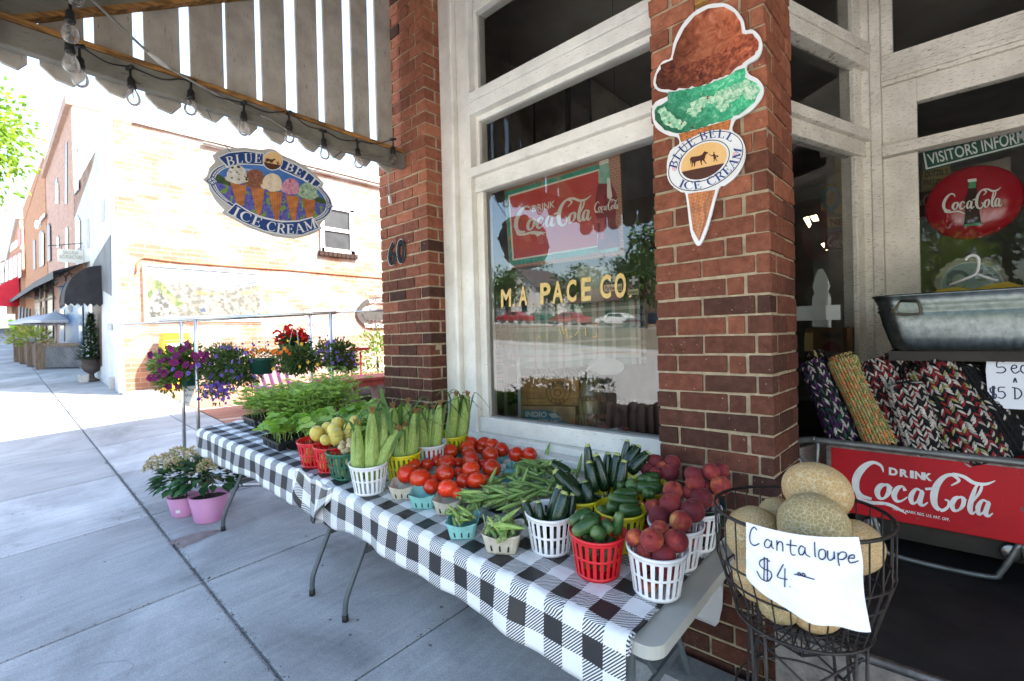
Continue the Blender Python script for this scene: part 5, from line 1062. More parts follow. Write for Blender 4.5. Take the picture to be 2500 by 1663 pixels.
# ---- slatted baskets and what they hold (rim centres in K4 / K3 pixels)
def face(P, off=0): d = Vector((CAM.x-P.x, CAM.y-P.y, 0)).normalized(); return P+d*off, d
def fillers(me, name, P, r, n, label, cat, group, rr=.045, z0=.035, z1=.085):
    for i in range(n):
        a = i*2*math.pi/n+rnd.random()*.5; lump(me, name, P+Vector((rr*math.cos(a), rr*math.sin(a), z0 if i % 2 else z1)), r*.93, label, cat, group)
def peaches(P, pts, where, nf=7):
    L = rank_labels(pts, 'red peach', where)
    for (x, y, r, off), l in zip(pts, L):
        q, n = face(P, off); c = hit(4, (x, y), q, n); lump(PE[rnd.randrange(2)], 'peach', c, max(.024, psize(4, r, c)), l, 'peach', 'peaches '+where)
    fillers(PE[0], 'peach', P, .033, nf, f'peach seen through the slats low down {where}', 'peach', 'low peaches '+where)
bW1 = rimpos(4, (1770, 960)); basket('white', bW1, 'white slatted basket of peaches nearest the camera at the table corner')
peaches(bW1, [(1620, 922, 68, .0), (1742, 938, 84, .045), (1918, 945, 86, .02), (1800, 862, 66, -.03), (1690, 1022, 62, .03), (1832, 1055, 84, .055)], 'in the nearest white basket')
bW3 = rimpos(4, (1905, 790)); basket('white', bW3, 'white slatted basket of peaches just behind the nearest peach basket')
peaches(bW3, [(1752, 702, 58, -.02), (1797, 768, 78, .03), (1878, 682, 80, .0), (2037, 727, 86, .02), (1950, 803, 78, .06)], 'in the middle white peach basket')
bW4 = rimpos(4, (2040, 680)); basket('white', bW4, 'white slatted basket with one orange peach, farthest right of the white ones')
peaches(bW4, [(1897, 588, 74, .0), (2016, 597, 56, .0), (2102, 638, 76, .03), (2165, 650, 52, .0)], 'in the farthest white peach basket')
bG1 = rimpos(4, (2180, 560), 1.93); basket('dark green', bG1, 'dark green slatted basket of peaches against the brick pillar')
peaches(bG1, [(2040, 465, 62, .03), (2168, 447, 63, .02), (2238, 437, 58, -.03), (2052, 526, 68, .05), (2135, 552, 46, .03), (2238, 548, 72, .05)], 'in the dark green basket')
bY3 = rimpos(4, (1820, 480), 1.95); basket('yellow', bY3, 'yellow slatted basket of peaches under the left edge of the pillar')
peaches(bY3, [(1766, 372, 56, -.02), (1890, 382, 58, -.02), (1708, 430, 48, .0), (1808, 415, 45, .0), (1876, 455, 66, .04), (1772, 462, 52, .04)], 'in the yellow peach basket')
def sticks(proto, kind, P, pts, where, nat_r, k=4, adj='green'):
    L = rank_labels([((a[0]+b[0])/2, (a[1]+b[1])/2) for a, b, *_ in pts], adj+' '+kind, where)
    for (a, b, r, off), l in zip(pts, L):
        q, n = face(P, off); A, B = hit(k, a, q-n*.0, n), hit(k, b, q, n); q2, _ = face(P, off+.02); A = hit(k, a, q2, n)
        stick(proto, A, B, psize(k, r, A), l, kind, kind+' '+where, nat_r)
bR1 = rimpos(4, (1345, 850)); basket('red', bR1, 'red slatted basket of cucumbers beside the nearest peach basket')
CUP = .165
sticks(PCU, 'cucumber', bR1, [((1150, 822), (1310, 722), 44, -.02), ((1225, 800), (1378, 778), 50, -.01), ((1172, 895), (1358, 782), 50, .045), ((1455, 880), (1385, 795), 50, .03), ((1315, 858), (1398, 918), 52, .06), ((1512, 738), (1486, 905), 40, .03)], 'in the front red basket', CUP)
fl = [((0, .04), (.03, .10)), ((.04, 0), (-.03, .09)), ((-.04, -.02), (.03, .08)), ((-.02, .04), (.02, .09)), ((.03, -.04), (-.02, .08))]
def low_sticks(proto, kind, P, r, nat_r, where, L=.10):
    for i in range(6):
        a = i*1.05+.3; A = P+Vector((.05*math.cos(a), .05*math.sin(a), .02)); B = P+Vector((.055*math.cos(a+.5), .055*math.sin(a+.5), .02+L)); stick(proto, A, B, r, f'{kind} low down behind the slats {where}', kind, f'low {kind} {where}', nat_r)
low_sticks(PCU, 'cucumber', bR1, .019, CUP, 'of the front red basket')
bY1 = rimpos(4, (1510, 690)); basket('yellow', bY1, 'yellow slatted basket of cucumbers behind the front red basket')
sticks(PCU, 'cucumber', bY1, [((1425, 632), (1650, 672), 44, .0), ((1465, 612), (1648, 596), 38, -.03), ((1345, 718), (1455, 748), 42, .03), ((1415, 695), (1518, 708), 42, .03), ((1505, 718), (1668, 732), 48, .055)], 'in the front yellow basket', CUP); low_sticks(PCU, 'cucumber', bY1, .019, CUP, 'of the front yellow basket')
bR2 = rimpos(4, (1640, 590), 1.9); basket('red', bR2, 'red slatted basket of cucumbers farther back beside the yellow peach basket')
sticks(PCU, 'cucumber', bR2, [((1630, 510), (1802, 470), 36, -.02), ((1605, 558), (1828, 562), 48, .03), ((1700, 505), (1800, 525), 36, .0), ((1495, 552), (1552, 538), 30, .03), ((1570, 520), (1628, 568), 46, .04), ((1675, 598), (1765, 600), 42, .06)], 'in the back red basket', CUP)
ZP = .125
bW2 = rimpos(4, (1010, 710)); basket('white', bW2, 'white slatted basket of zucchini beside the beige okra carton')
sticks(PZ, 'zucchini', bW2, [((1050, 860), (1118, 588), 62, .03), ((1150, 850), (1172, 600), 40, .0), ((940, 860), (925, 655), 40, .02), ((880, 840), (825, 650), 42, .0), ((1010, 840), (1078, 545), 48, -.02)], 'in the white basket', ZP, adj='dark'); low_sticks(PZ, 'zucchini', bW2, .019, ZP, 'of the white basket')
bY2 = rimpos(4, (1215, 600)); basket('yellow', bY2, 'yellow slatted basket with zucchini leaning over its left rim')
sticks(PZ, 'zucchini', bY2, [((1240, 660), (1040, 432), 56, .03), ((1250, 650), (1120, 455), 48, .0), ((1300, 690), (1255, 510), 52, .03), ((1150, 470), (1012, 378), 46, -.03)], 'in the front yellow basket', ZP, adj='dark'); low_sticks(PZ, 'zucchini', bY2, .019, ZP, 'of the front yellow basket')
bG2 = rimpos(4, (1390, 545), 1.88); basket('dark green', bG2, 'dark green slatted basket of upright zucchini in the middle back')
sticks(PZ, 'zucchini', bG2, [((1325, 600), (1290, 368), 48, .05), ((1300, 540), (1278, 245), 38, .0), ((1415, 590), (1335, 315), 44, .02), ((1465, 560), (1495, 310), 46, .0), ((1500, 610), (1548, 362), 46, .05), ((1420, 540), (1428, 305), 40, -.03)], 'in the dark green basket', ZP, adj='dark')
bY4 = rimpos(4, (1600, 440), 1.93); basket('yellow', bY4, 'yellow slatted basket of zucchini by the window sill')
sticks(PZ, 'zucchini', bY4, [((1535, 420), (1568, 215), 30, -.02), ((1545, 430), (1650, 255), 46, .0), ((1575, 455), (1722, 302), 46, .04), ((1590, 420), (1608, 248), 32, -.03)], 'in the back yellow basket', ZP, adj='dark')
# corn, apples, potatoes (K3)
CN = .117
def corn(P, pts, where):
    L = rank_labels([b for a, b, *_ in pts], 'green husked corn ear', where)
    for (a, b, r, off), l in zip(pts, L):
        q, n = face(P, off); B = hit(3, b, q, n); q2, _ = face(P, off*.6+.01); A = hit(3, a, q2, n); stick(PCO, A, B, psize(3, r, A), l, 'corn', 'corn '+where, CN)
bC1 = rimpos(3, (1330, 810)); basket('white', bC1, 'white slatted basket of corn beside the tomatoes'); corn(bC1, [((1258, 960), (1238, 548), 50, .03), ((1345, 970), (1352, 468), 52, .045), ((1400, 950), (1440, 470), 48, .0), ((1330, 960), (1535, 590), 52, .03)], 'in the front white basket')
bC2 = rimpos(3, (1575, 735)); basket('yellow', bC2, 'yellow slatted basket of corn behind the white corn basket'); corn(bC2, [((1545, 870), (1588, 560), 46, .04), ((1620, 860), (1662, 470), 46, .03), ((1530, 850), (1500, 430), 46, -.02), ((1600, 840), (1610, 400), 44, -.04)], 'in the left yellow corn basket')
bC3 = rimpos(3, (1765, 672), 1.85); basket('white', bC3, 'white slatted basket of corn farther back, half hidden by tomatoes'); corn(bC3, [((1725, 790), (1700, 470), 44, .03), ((1800, 780), (1838, 410), 42, .03), ((1770, 780), (1740, 430), 42, -.03), ((1760, 780), (1790, 440), 42, .0)], 'in the back white basket')
bC4 = rimpos(3, (1940, 605), 1.93); basket('yellow', bC4, 'yellow slatted basket of corn against the window frame'); corn(bC4, [((1905, 720), (1955, 345), 42, .03), ((1980, 720), (2035, 345), 42, .03), ((1940, 720), (1990, 370), 40, -.02)], 'in the yellow basket by the window')
mb = MB()
for pts, w_, P in (([(1490, 620), (1462, 480), (1430, 380), (1412, 282)], .030, bC1), ([(1470, 520), (1440, 420), (1370, 375), (1290, 362)], .016, bC1), ([(1230, 590), (1190, 615), (1130, 628), (1082, 638)], .014, bC1), ([(1660, 520), (1730, 505), (1800, 530), (1870, 572)], .022, bC2), ([(1560, 560), (1620, 470), (1660, 420), (1700, 380)], .02, bC2), ([(1820, 440), (1880, 400), (1930, 370), (1990, 352)], .024, bC3), ([(2030, 365), (2075, 385), (2110, 415), (2145, 445)], .014, bC4), ([(1990, 440), (2020, 500), (2050, 560), (2080, 612)], .014, bC4), ([(1600, 430), (1640, 400), (1720, 390), (1760, 470)], .02, bC2), ([(1400, 600), (1385, 520), (1395, 440), (1440, 400)], .02, bC1)):
    q, n = face(P, .06); mb.col = rnd.random()*.6; blade(mb, [tuple(hit(3, p, q+n*.0, n)) for p in pts], w_)
tag(mb.build('corn_leaves', BLADE), 'long loose corn leaves curling out over the corn baskets', 'leaves')
def lumps3(me, kind, P, pts, adj, where, r0):
    L = rank_labels(pts, adj, where)
    for (x, y, r, off), l in zip(pts, L):
        q, n = face(P, off); c = hit(3, (x, y), q, n); lump(me, kind, c, psize(3, r, c), l, kind.replace('_', ' '), f'{kind}s {where}')
bS1 = rimpos(3, (940, 652)); basket('red', bS1, 'red slatted basket of yellow apples nearest the seedling tray'); lumps3(YE, 'yellow_apple', bS1, [(955, 615, 54, .04), (1028, 580, 46, .0), (1105, 548, 50, -.04), (1000, 620, 40, .0)], 'yellow apple', 'in the left red basket', .035); fillers(YE, 'yellow_apple', bS1, .034, 5, 'yellow apple low in the left red basket', 'apple', 'low yellow apples left')
bS2 = rimpos(3, (1050, 678)); bS2 = tp(bS1.x+.17, bS1.y+.02, .006); basket('red', bS2, 'red slatted basket of yellow apples beside the green potato basket'); lumps3(YE, 'yellow_apple', bS2, [(1015, 662, 38, .05), (1095, 640, 60, .04), (1172, 632, 44, .0), (1078, 592, 50, -.02), (1185, 578, 42, -.04), (1232, 530, 44, -.06), (1240, 585, 40, -.04)], 'yellow apple', 'in the right red basket', .035); fillers(YE, 'yellow_apple', bS2, .034, 5, 'yellow apple low in the right red basket', 'apple', 'low yellow apples right')
bP = rimpos(3, (1150, 722)); bP = tp(max(bP.x, bS2.x+.16), bP.y, .006); basket('green', bP, 'green slatted basket of small potatoes beside the white corn basket'); lumps3(PO, 'potato', bP, [(1130, 712, 30, .03), (1192, 672, 30, .0), (1192, 702, 34, .03), (1150, 745, 27, .05), (1175, 735, 30, .05), (1140, 690, 28, .0)], 'beige potato', 'in the green basket', .03); fillers(PO, 'potato', bP, .03, 6, 'potato low in the green basket', 'potato', 'low potatoes')
# tomatoes in pulp cartons
def ct(k, q, col, lbl, rz=.1, s_=1.0, h=.06, ymax=1.96): P = AG(k, q, TH+h); P = tp(P.x, min(P.y, ymax), .006); carton(col, P, lbl, rz, s_); return P
ct(4, (-40, 545), 'beige', 'beige carton of tomatoes farthest left beside the white corn basket', .75); ct(4, (108, 605), 'turquoise', 'turquoise carton of tomatoes at the front edge', .7); ct(4, (285, 645), 'beige', 'beige carton of tomatoes next to the okra', .62)
for i, (q, c) in enumerate((((130, 440), 'beige'), ((300, 500), 'turquoise'), ((470, 540), 'beige'), ((250, 370), 'beige'), ((420, 400), 'turquoise'), ((600, 440), 'beige'), ((440, 285), 'turquoise'), ((590, 300), 'beige'), ((700, 360), 'turquoise'), ((800, 385), 'beige'))):
    ct(4, q, c, ['beige carton buried under the left tomatoes', 'turquoise carton buried under the middle tomatoes', 'beige carton under tomatoes beside the okra heap', 'beige carton under the tomatoes near the corn', 'turquoise carton in the middle of the tomato heap', 'beige carton under the right front tomatoes', 'turquoise carton under the tomatoes by the window frame', 'beige carton under the rear middle tomatoes', 'deep turquoise carton showing between the rear tomatoes', 'beige carton of three tomatoes by the sill'][i], rnd.uniform(.5, .8), .95)
TL = [(75,492,76,.10),(158,552,62,.075),(258,462,73,.105),(275,568,74,.095),(482,512,73,.105),(388,515,58,.09),(345,602,46,.08),(22,400,58,.10),(-22,462,72,.10),(440,432,68,.11),(262,384,68,.105),(440,365,64,.11),(590,422,68,.105),(430,320,60,.105),(580,328,63,.105),(662,287,56,.11),(350,382,46,.085),(125,397,46,.085),(196,372,42,.085),(170,316,66,.105),(295,302,58,.105),(415,275,58,.10),(440,237,54,.105),(515,282,42,.08),(568,234,52,.105),(665,237,58,.105),(768,324,58,.105),(862,352,46,.085),(850,325,40,.085),(928,303,56,.11),(530,390,40,.08),(350,455,44,.08),(555,510,40,.08),(720,290,40,.08),(175,500,40,.08)]
tw = {0: 'largest front tomato in the turquoise carton', 3: 'front tomato in the beige carton next to the okra', 4: 'big orange-red tomato at the edge of the okra heap', 8: 'leftmost big tomato beside the white corn basket', 29: 'tomato with its stem standing up beside the okra', 26: 'tomato at the left of the rear three by the sill', 25: 'rearmost tomato on the right nearest the sill', 24: 'rearmost tomato in the middle under the window rail', 22: 'tall rear tomato beside the yellow corn basket', 19: 'wide tomato leaning on the yellow corn basket'}
L35 = rank_labels(TL, 'ripe red tomato', 'of the tomato heap')
for i, (x, y, r, h) in enumerate(TL):
    c = AG(4, (x, y), TH+h); c.y = min(c.y, 2.03); lump(TO[i % 3], 'tomato', c, psize(4, r, c), tw.get(i) or ('low red tomato half hidden between the upper tomatoes' if h < .09 else L35[i] if 'middle' not in L35[i] else 'upper red tomato in the heap of tomato cartons'), 'tomato', 'low hidden tomatoes' if h < .09 else 'upper tomatoes', (rnd.uniform(-.5, .5), rnd.uniform(-.5, .5)+ (math.pi if rnd.random() < .55 else 0), rnd.random()*6))
# okra
okm = []
for s_ in range(3):
    R = random.Random(s_+40); mb = MB(); mb.smooth = True; bend = R.uniform(-.12, .12); prof = [(0, .002), (.04, .045), (.12, .07), (.3, .088), (.55, .08), (.8, .048), (.95, .018), (1.0, .003)]
    vs = []; n = 12
    for t, r in prof:
        for k in range(n): a = 2*math.pi*k/n; rr = r*(1+.09*math.cos(5*a+1)); vs.append((rr*math.cos(a)+bend*t*t, rr*math.sin(a), t))
    mb.add(vs, [(i*n+k, i*n+(k+1) % n, (i+1)*n+(k+1) % n, (i+1)*n+k) for i in range(len(prof)-1) for k in range(n)]); p = mb.mesh('pod', OKR)
    mb = MB(); mb.smooth = True; mb.lathe([(.001, -.13), (.042, -.13), (.04, -.06), (.055, -.02), (.085, .0), (.09, .03), (.075, .06)], 12); c_ = mb.mesh('cap', OKC); okm.append((p, c_))
def okra(P, d, L, label, group):
    p, c_ = okm[rnd.randrange(3)]; o = bpy.data.objects.new('okra_pod', p); C.objects.link(o); k = bpy.data.objects.new('cap', c_); C.objects.link(k); k.parent = o
    o.location = P; o.rotation_euler = (Vector((0, 0, 1)).rotation_difference(Vector(d).normalized()) @ Matrix.Rotation(rnd.random()*6, 3, 'Z').to_quaternion()).to_euler(); o.scale = (L*rnd.uniform(.85, 1.15),)*2+(L,); tag(o, label, 'okra', group)
pP1 = ct(4, (385, 785), 'turquoise', 'turquoise carton of okra at the front edge', .72, 1.0, .07); pP2 = ct(4, (672, 855), 'beige', 'beige carton of okra nearest the camera', .55, 1.15, .08)
for i, q in enumerate(((560, 610), (740, 610), (700, 500), (880, 520), (860, 420), (1020, 450), (1000, 540))): ct(4, q, ('turquoise', 'beige')[i % 2], ['turquoise carton buried at the okra heap’s near left', 'beige carton buried at the okra heap’s near middle', 'turquoise carton buried at the left of the okra heap', 'beige carton buried in the middle of the okra heap', 'turquoise carton buried at the back of the okra heap', 'beige carton buried at the okra heap’s right', 'turquoise carton showing between okra and zucchini'][i], rnd.uniform(.4, .8), .95, .04)
def inpoly(p, poly):
    r = False; j = len(poly)-1
    for i in range(len(poly)):
        if (poly[i][1] > p[1]) != (poly[j][1] > p[1]) and p[0] < (poly[j][0]-poly[i][0])*(p[1]-poly[i][1])/(poly[j][1]-poly[i][1])+poly[i][0]: r = not r
        j = i
    return r
HEAP = [(350, 600), (470, 600), (600, 520), (720, 420), (860, 370), (985, 300), (1090, 320), (1215, 340), (1225, 440), (1150, 480), (1040, 480), (1010, 590), (860, 640), (830, 700), (700, 700), (560, 690), (400, 680)]
n = 0
while n < 185:
    q = (rnd.uniform(340, 1230), rnd.uniform(300, 710))
    if not inpoly(q, HEAP): continue
    h = .05+.06*(n/185)+rnd.uniform(-.018, .022); P = AG(4, q, TH+h); P.y = min(P.y, 1.98); a = rnd.gauss(.35, 1.0)+(math.pi if rnd.random() < .5 else 0); d = Vector((math.cos(a), math.sin(a), rnd.uniform(-.25, .5))); L = rnd.uniform(.08, .12); okra(P-d*L/2, d, L, 'green okra pod in the wide heap between the tomatoes and the zucchini', 'okra pods of the wide heap'); n += 1
for q, d in (((965, 375), (.1, .5, 1)), ((555, 575), (.35, .3, 1)), ((790, 590), (.2, .4, 1)), ((1205, 480), (.1, .3, 1))): P = AG(4, q, TH+.06); okra(P, Vector(d), .12, 'green okra pod standing tip up out of the wide heap', 'okra pods standing up')
for P, where, nn, s_ in ((pP1, 'turquoise carton', 26, 1.0), (pP2, 'beige carton', 28, 1.15)):
    for i in range(nn):
        a = rnd.gauss(-.75, .35)+(math.pi if rnd.random() < .6 else 0); d = Vector((math.cos(a), math.sin(a), rnd.uniform(-.05, .35))); L = rnd.uniform(.07, .10)*s_; c = P+Vector((rnd.uniform(-.038, .038)*s_, rnd.uniform(-.038, .038)*s_, .058+.045*i/nn)); okra(c-d*L/2, d, L, f'green okra pod in the front {where}', f'okra pods in the {where}')
for a, b in (((590, 820), (840, 865)), ((650, 810), (800, 700)), ((570, 780), (650, 890)), ((530, 760), (545, 830))):
    q, n_ = face(pP2, .05); A, B = hit(4, a, q, n_), hit(4, b, q, n_); okra(A, B-A, (B-A).length, 'long pale okra pod lying on top of the beige carton', 'top okra pods of the beige carton')
for a, b in (((330, 680), (460, 770)), ((300, 690), (350, 780)), ((270, 680), (370, 790)), ((345, 590), (500, 590))):
    q, n_ = face(pP1, .04); A, B = hit(4, a, q, n_), hit(4, b, q, n_); okra(B, A-B, (B-A).length, 'long pale okra pod lying on top of the turquoise carton', 'top okra pods of the turquoise carton')
# ================================================================ ICE CREAM SIGNS
def printm(name, c1, c2, scale, lo=.4, hi=.6, c3=None, s3=60, t3=.62, sc=None, rough=.35):
    m, p = base(name, rough, coat=.25); v = objvec(m, sc=sc); c = ramp(m, noise_(m, v, scale, 6, .7), [(lo, c1), (hi, c2)])
    if c3: c = mixc(m, ramp(m, noise_(m, objvec(m), s3, 2), [(t3, (0, 0, 0)), (t3+.03, (1, 1, 1))]), c, c3)
    setc(m, p, c); return m
NAVY = flatc('print_navy', (.018, .055, .20), .3); PWHITE = flatc('print_white', (.72, .73, .74), .35); SILV = pm('sign_edge_grey', (.48, .47, .46), (.40, .39, .38), 6, .4)
TAN = printm('print_tan', (.70, .42, .16), (.75, .50, .24), 4); BROWN = printm('print_brown', (.055, .014, .008), (.075, .02, .012), 30, sc=(1, 1, 8))
def scoopm(name, cs, scale, sc=None, c3=None, s3=60, t3=.68, dist=0, lit=None):
    m, p = base(name, .4, coat=.2); v = objvec(m, sc=sc); n = noise_(m, v, scale, 8, .72, dist); c = ramp(m, n, list(zip((.30, .44, .56, .70), cs)))
    if c3: c = mixc(m, ramp(m, noise_(m, objvec(m), s3, 2), [(t3, (0, 0, 0)), (t3+.02, (1, 1, 1))]), c, c3)
    if lit:                                                  # the printed photograph's own modelling, part of the picture on the board
        a, b = lit; d = b-a; vm = nd(m, 'VectorMath', operation='SUBTRACT'); lk(m, v, vm.inputs[0]); vm.inputs[1].default_value = a; dt = nd(m, 'VectorMath', operation='DOT_PRODUCT'); lk(m, vm.outputs[0], dt.inputs[0]); dt.inputs[1].default_value = d/d.length_squared
        c = mixc(m, 1, c, ramp(m, dt.outputs['Value'], [(0, (.35, .33, .33)), (.45, (.85, .85, .85)), (.8, (1.25, 1.25, 1.25)), (1, (1.6, 1.55, 1.5))]), 'MULTIPLY')
    setc(m, p, c); return m
def waffle():
    m, p = base('print_waffle', .4, coat=.2); v = objvec(m); mp = nd(m, 'Mapping'); mp.inputs['Rotation'].default_value = (.5, .5, .5); lk(m, v, mp.inputs[0]); w1 = nd(m, 'TexChecker'); w1.inputs['Scale'].default_value = 95; lk(m, mp.outputs[0], w1.inputs['Vector'])
    c = mixc(m, w1.outputs['Fac'], (.46, .17, .05), (.34, .10, .025)); c = mixc(m, .45, c, ramp(m, noise_(m, v, 20, 4), [(.3, (.2, .2, .2)), (.7, (.8, .8, .8))]), 'OVERLAY'); setc(m, p, c); return m
WAF = waffle()
def cow(F, cx, cy, s_, mi, off, tilt=0.0):
    """cow led by a girl with a pail, walking right"""
    t = math.radians(tilt); R_ = lambda x, y: (cx+s_*(x*math.cos(t)-y*math.sin(t)), cy+s_*(x*math.sin(t)+y*math.cos(t)))
    F.poly([R_(*q) for q in [(-60,-28),(-52,-33),(0,-30),(20,-34),(34,-48),(40,-54),(44,-48),(58,-44),(62,-36),(50,-32),(42,-24),(34,-6),(28,0),(30,14),(38,32),(32,33),(22,12),(14,2),(6,16),(8,34),(2,34),(-2,14),(0,2),(-30,4),(-36,14),(-44,34),(-50,34),(-46,12),(-50,4),(-54,16),(-60,34),(-65,33),(-60,6),(-60,-18),(-66,10),(-69,10),(-65,-22)]], mi, off)
    F.poly([R_(*q) for q in [(96,-34),(102,-36),(104,-28),(100,-24),(106,-12),(116,-6),(122,-8),(124,2),(112,4),(110,-2),(104,-6),(108,8),(104,10),(112,30),(108,31),(98,12),(88,30),(84,28),(92,10),(88,8),(92,-10),(80,-8),(62,-30),(64,-32),(82,-14),(92,-20),(95,-25)]], mi, off)
# --- oval hanging sign
SX = -2.93
os_ = thing('oval_hanging_sign', (SX, 1.2, 2.7), 'oval blue hanging ice cream sign showing five cones over blue flowers', 'sign')
F = Flat(16, (SX, 0, 0), (1, 0, 0)); A = lambda u, v: (1090+817*u+10*v, 790+180*u-375*v)
def ae(r, n=64, t0=0, t1=360): return [A(r*math.cos(math.radians(t0+(t1-t0)*i/n)), r*math.sin(math.radians(t0+(t1-t0)*i/n))) for i in range(n+(0 if t1-t0 == 360 else 1))]
OUT = [(95,590),(160,535),(190,420),(275,330),(235,240),(300,190),(450,140),(700,122),(960,155),(1060,138),(1150,150),(1250,228),(1450,310),(1650,430),(1880,650),(1850,700),(1950,860),(1965,930),(2025,990),(1960,1040),(1900,1170),(1810,1270),(1865,1310),(1700,1400),(1450,1465),(1150,1430),(800,1310),(500,1150),(375,1085),(410,1040),(280,900),(190,740),(170,650)]
F.poly(OUT, 0, 0, .012); F.poly(ae(1.115), 1, .001); F.poly(ae(1.095), 2, .0016)
for i in range(0, 360, 4):                                   # the rope pattern round the rim
    for d in (0, 180):
        t = i; 
        if 62 < t < 118+20 or 225 < t < 315: continue
    if 40 < i < 140 or 222 < i < 318: continue
    a, b = A(1.065*math.cos(math.radians(i)), 1.065*math.sin(math.radians(i))), A(1.035*math.cos(math.radians(i+3.4)), 1.035*math.sin(math.radians(i+3.4))); F.stroke([a, b], 9, 1, .0024)
    a, b = A(1.035*math.cos(math.radians(i)), 1.035*math.sin(math.radians(i))), A(1.065*math.cos(math.radians(i+3.4)), 1.065*math.sin(math.radians(i+3.4))); F.stroke([a, b], 6, 1, .0026)
F.poly(ae(1.02), 1, .003); F.poly(ae(1.0), 3, .0035)
def field(y): return y
F.poly([A(math.cos(math.radians(t)), math.sin(math.radians(t))) for t in range(172, 361+8, 4)], 4, .004)
F.poly([(275, 560), (300, 515), (360, 530), (420, 590), (500, 640), (500, 690), (400, 660), (290, 640)], 5, .0043); F.poly([(1745, 830), (1800, 850), (1850, 870), (1900, 900), (1915, 945), (1850, 950), (1740, 920)], 5, .0043)
F.poly([(640, 420), (820, 440), (1000, 520), (960, 560), (800, 480), (650, 450)], 12, .0042)
for i, (pts) in enumerate(([(497, 635), (735, 685), (692, 990), (585, 935)], [(790, 705), (1003, 730), (945, 1118), (893, 1112)], [(1055, 765), (1265, 785), (1205, 1192), (1152, 1186)], [(1308, 815), (1505, 850), (1455, 1203), (1402, 1197)], [(1553, 870), (1752, 895), (1712, 1150), (1622, 1168)])): F.poly(pts, 6, .0046+.0001*i)
def scoop(cx, cy, r, mi, off, sd):
    R = random.Random(sd); top = [(cx+r*math.cos(math.radians(t)), cy-r*math.sin(math.radians(t))) for t in range(-15, 200, 12)]
    sk = [(cx-r*1.12+i*(2.24*r/10), cy+r*(.42+.35*math.sin(math.pi*i/10)+R.uniform(-.06, .06))+i*r*.02) for i in range(11)]
    F.poly(top+[(cx-r*1.2, cy+r*.15)]+sk+[(cx+r*1.15, cy+r*.3)], mi, off)
for i, (x, y, r) in enumerate(((590, 530, 148), (855, 590, 148), (1112, 645, 142), (1385, 705, 128), (1640, 770, 135))): scoop(x, y, r, 7+i, .0052+.0002*i, i)
F.poly([(310,265),(480,190),(720,165),(985,200),(985,385),(700,372),(560,392),(455,425)], 1, .0056); F.poly([(1225,270),(1450,360),(1650,475),(1845,645),(1760,730),(1560,600),(1270,472),(1225,450)], 1, .0056)
F.poly([(330,270),(480,205),(720,182),(975,215),(975,372),(700,358),(560,378),(465,405)], 2, .006); F.poly([(1240,290),(1450,378),(1640,488),(1822,648),(1760,708),(1560,580),(1275,455),(1240,440)], 2, .006)
F.poly([(575,935),(438,1082),(700,1238),(1000,1358),(1300,1420),(1550,1420),(1822,1312),(1705,1140),(1500,1195),(1250,1205),(1000,1155),(780,1060)], 1, .0056); F.poly([(578,955),(460,1080),(700,1222),(1000,1342),(1300,1402),(1550,1402),(1800,1305),(1700,1160),(1500,1215),(1250,1225),(1000,1175),(780,1080)], 2, .006)
scoop(590, 530, 146, 7, .0064, 0)
serif_arc(F, 'BLUE', catmull([(455, 400), (600, 365), (780, 345), (955, 350)], 6), 138, 1, .0068); serif_arc(F, 'BELL', catmull([(1290, 440), (1430, 505), (1580, 592), (1752, 715)], 6), 118, 1, .0068)
serif_arc(F, 'ICE', catmull([(520, 1115), (700, 1205), (930, 1302)], 6), 142, 1, .0068); serif_arc(F, 'CREAM', catmull([(1012, 1335), (1250, 1385), (1500, 1385), (1775, 1300)], 6), 142, 1, .0068)
F.poly(ellp((1122, 318), 150, 142, 12), 1, .007); F.poly(ellp((1122, 318), 138, 130, 12), 13, .0074); F.poly([q for q in ellp((1122, 318), 138, 130, 12, 40, -15, 165)]+[(1000, 340), (1240, 385)], 14, .0078); cow(F, 1085, 330, 1.15, 14, .0082, 14)
for c in ((228, 612), (1940, 975)):
    s_ = 1 if c[0] < 1000 else .72; F.poly([(c[0]-85*s_, c[1]), (c[0]+10*s_, c[1]-70*s_), (c[0]+95*s_, c[1]+15*s_), (c[0], c[1]+75*s_)], 2, .007); F.poly([(c[0]-62*s_, c[1]), (c[0]+8*s_, c[1]-52*s_), (c[0]+70*s_, c[1]+12*s_), (c[0], c[1]+55*s_)], 1, .0074); F.poly([(c[0]-50*s_, c[1]+1), (c[0]+8*s_, c[1]-42*s_), (c[0]+58*s_, c[1]+11*s_), (c[0], c[1]+45*s_)], 2, .0078)
    for dx, dy in ((-22, -2), (8, -22), (28, 8), (0, 24)): F.ell((c[0]+dx*s_, c[1]+dy*s_), 12*s_, 12*s_, 0, 1, .0082, 14)
FIELD = printm('print_bluebonnets', (.035, .04, .22), (.12, .12, .42), 70, .4, .6, (.16, .26, .04), 26, .55); SKYP = printm('print_blue_sky', (.02, .09, .36), (.06, .18, .48), 6); HEDGE = printm('print_hedge', (.015, .04, .012), (.04, .08, .02), 40)
SC_ = [scoopm('print_cookie', ((.34, .31, .26), (.50, .47, .41), (.60, .57, .51), (.70, .68, .63)), 44, None, c3=(.03, .025, .02), s3=42, t3=.60), scoopm('print_cocoa', ((.07, .02, .01), (.16, .055, .028), (.25, .10, .06), (.36, .18, .12)), 40, (1, 1, 2.5)), scoopm('print_vanilla', ((.50, .36, .22), (.62, .50, .36), (.70, .60, .46), (.74, .66, .54)), 40), scoopm('print_berry', ((.32, .08, .16), (.46, .17, .26), (.56, .28, .36), (.66, .42, .48)), 40, None, c3=(.32, .02, .06), s3=30, t3=.66), scoopm('print_mintchip', ((.10, .18, .11), (.22, .33, .22), (.34, .46, .34), (.5, .6, .48)), 44, None, c3=(.05, .05, .03), s3=60, t3=.66)]
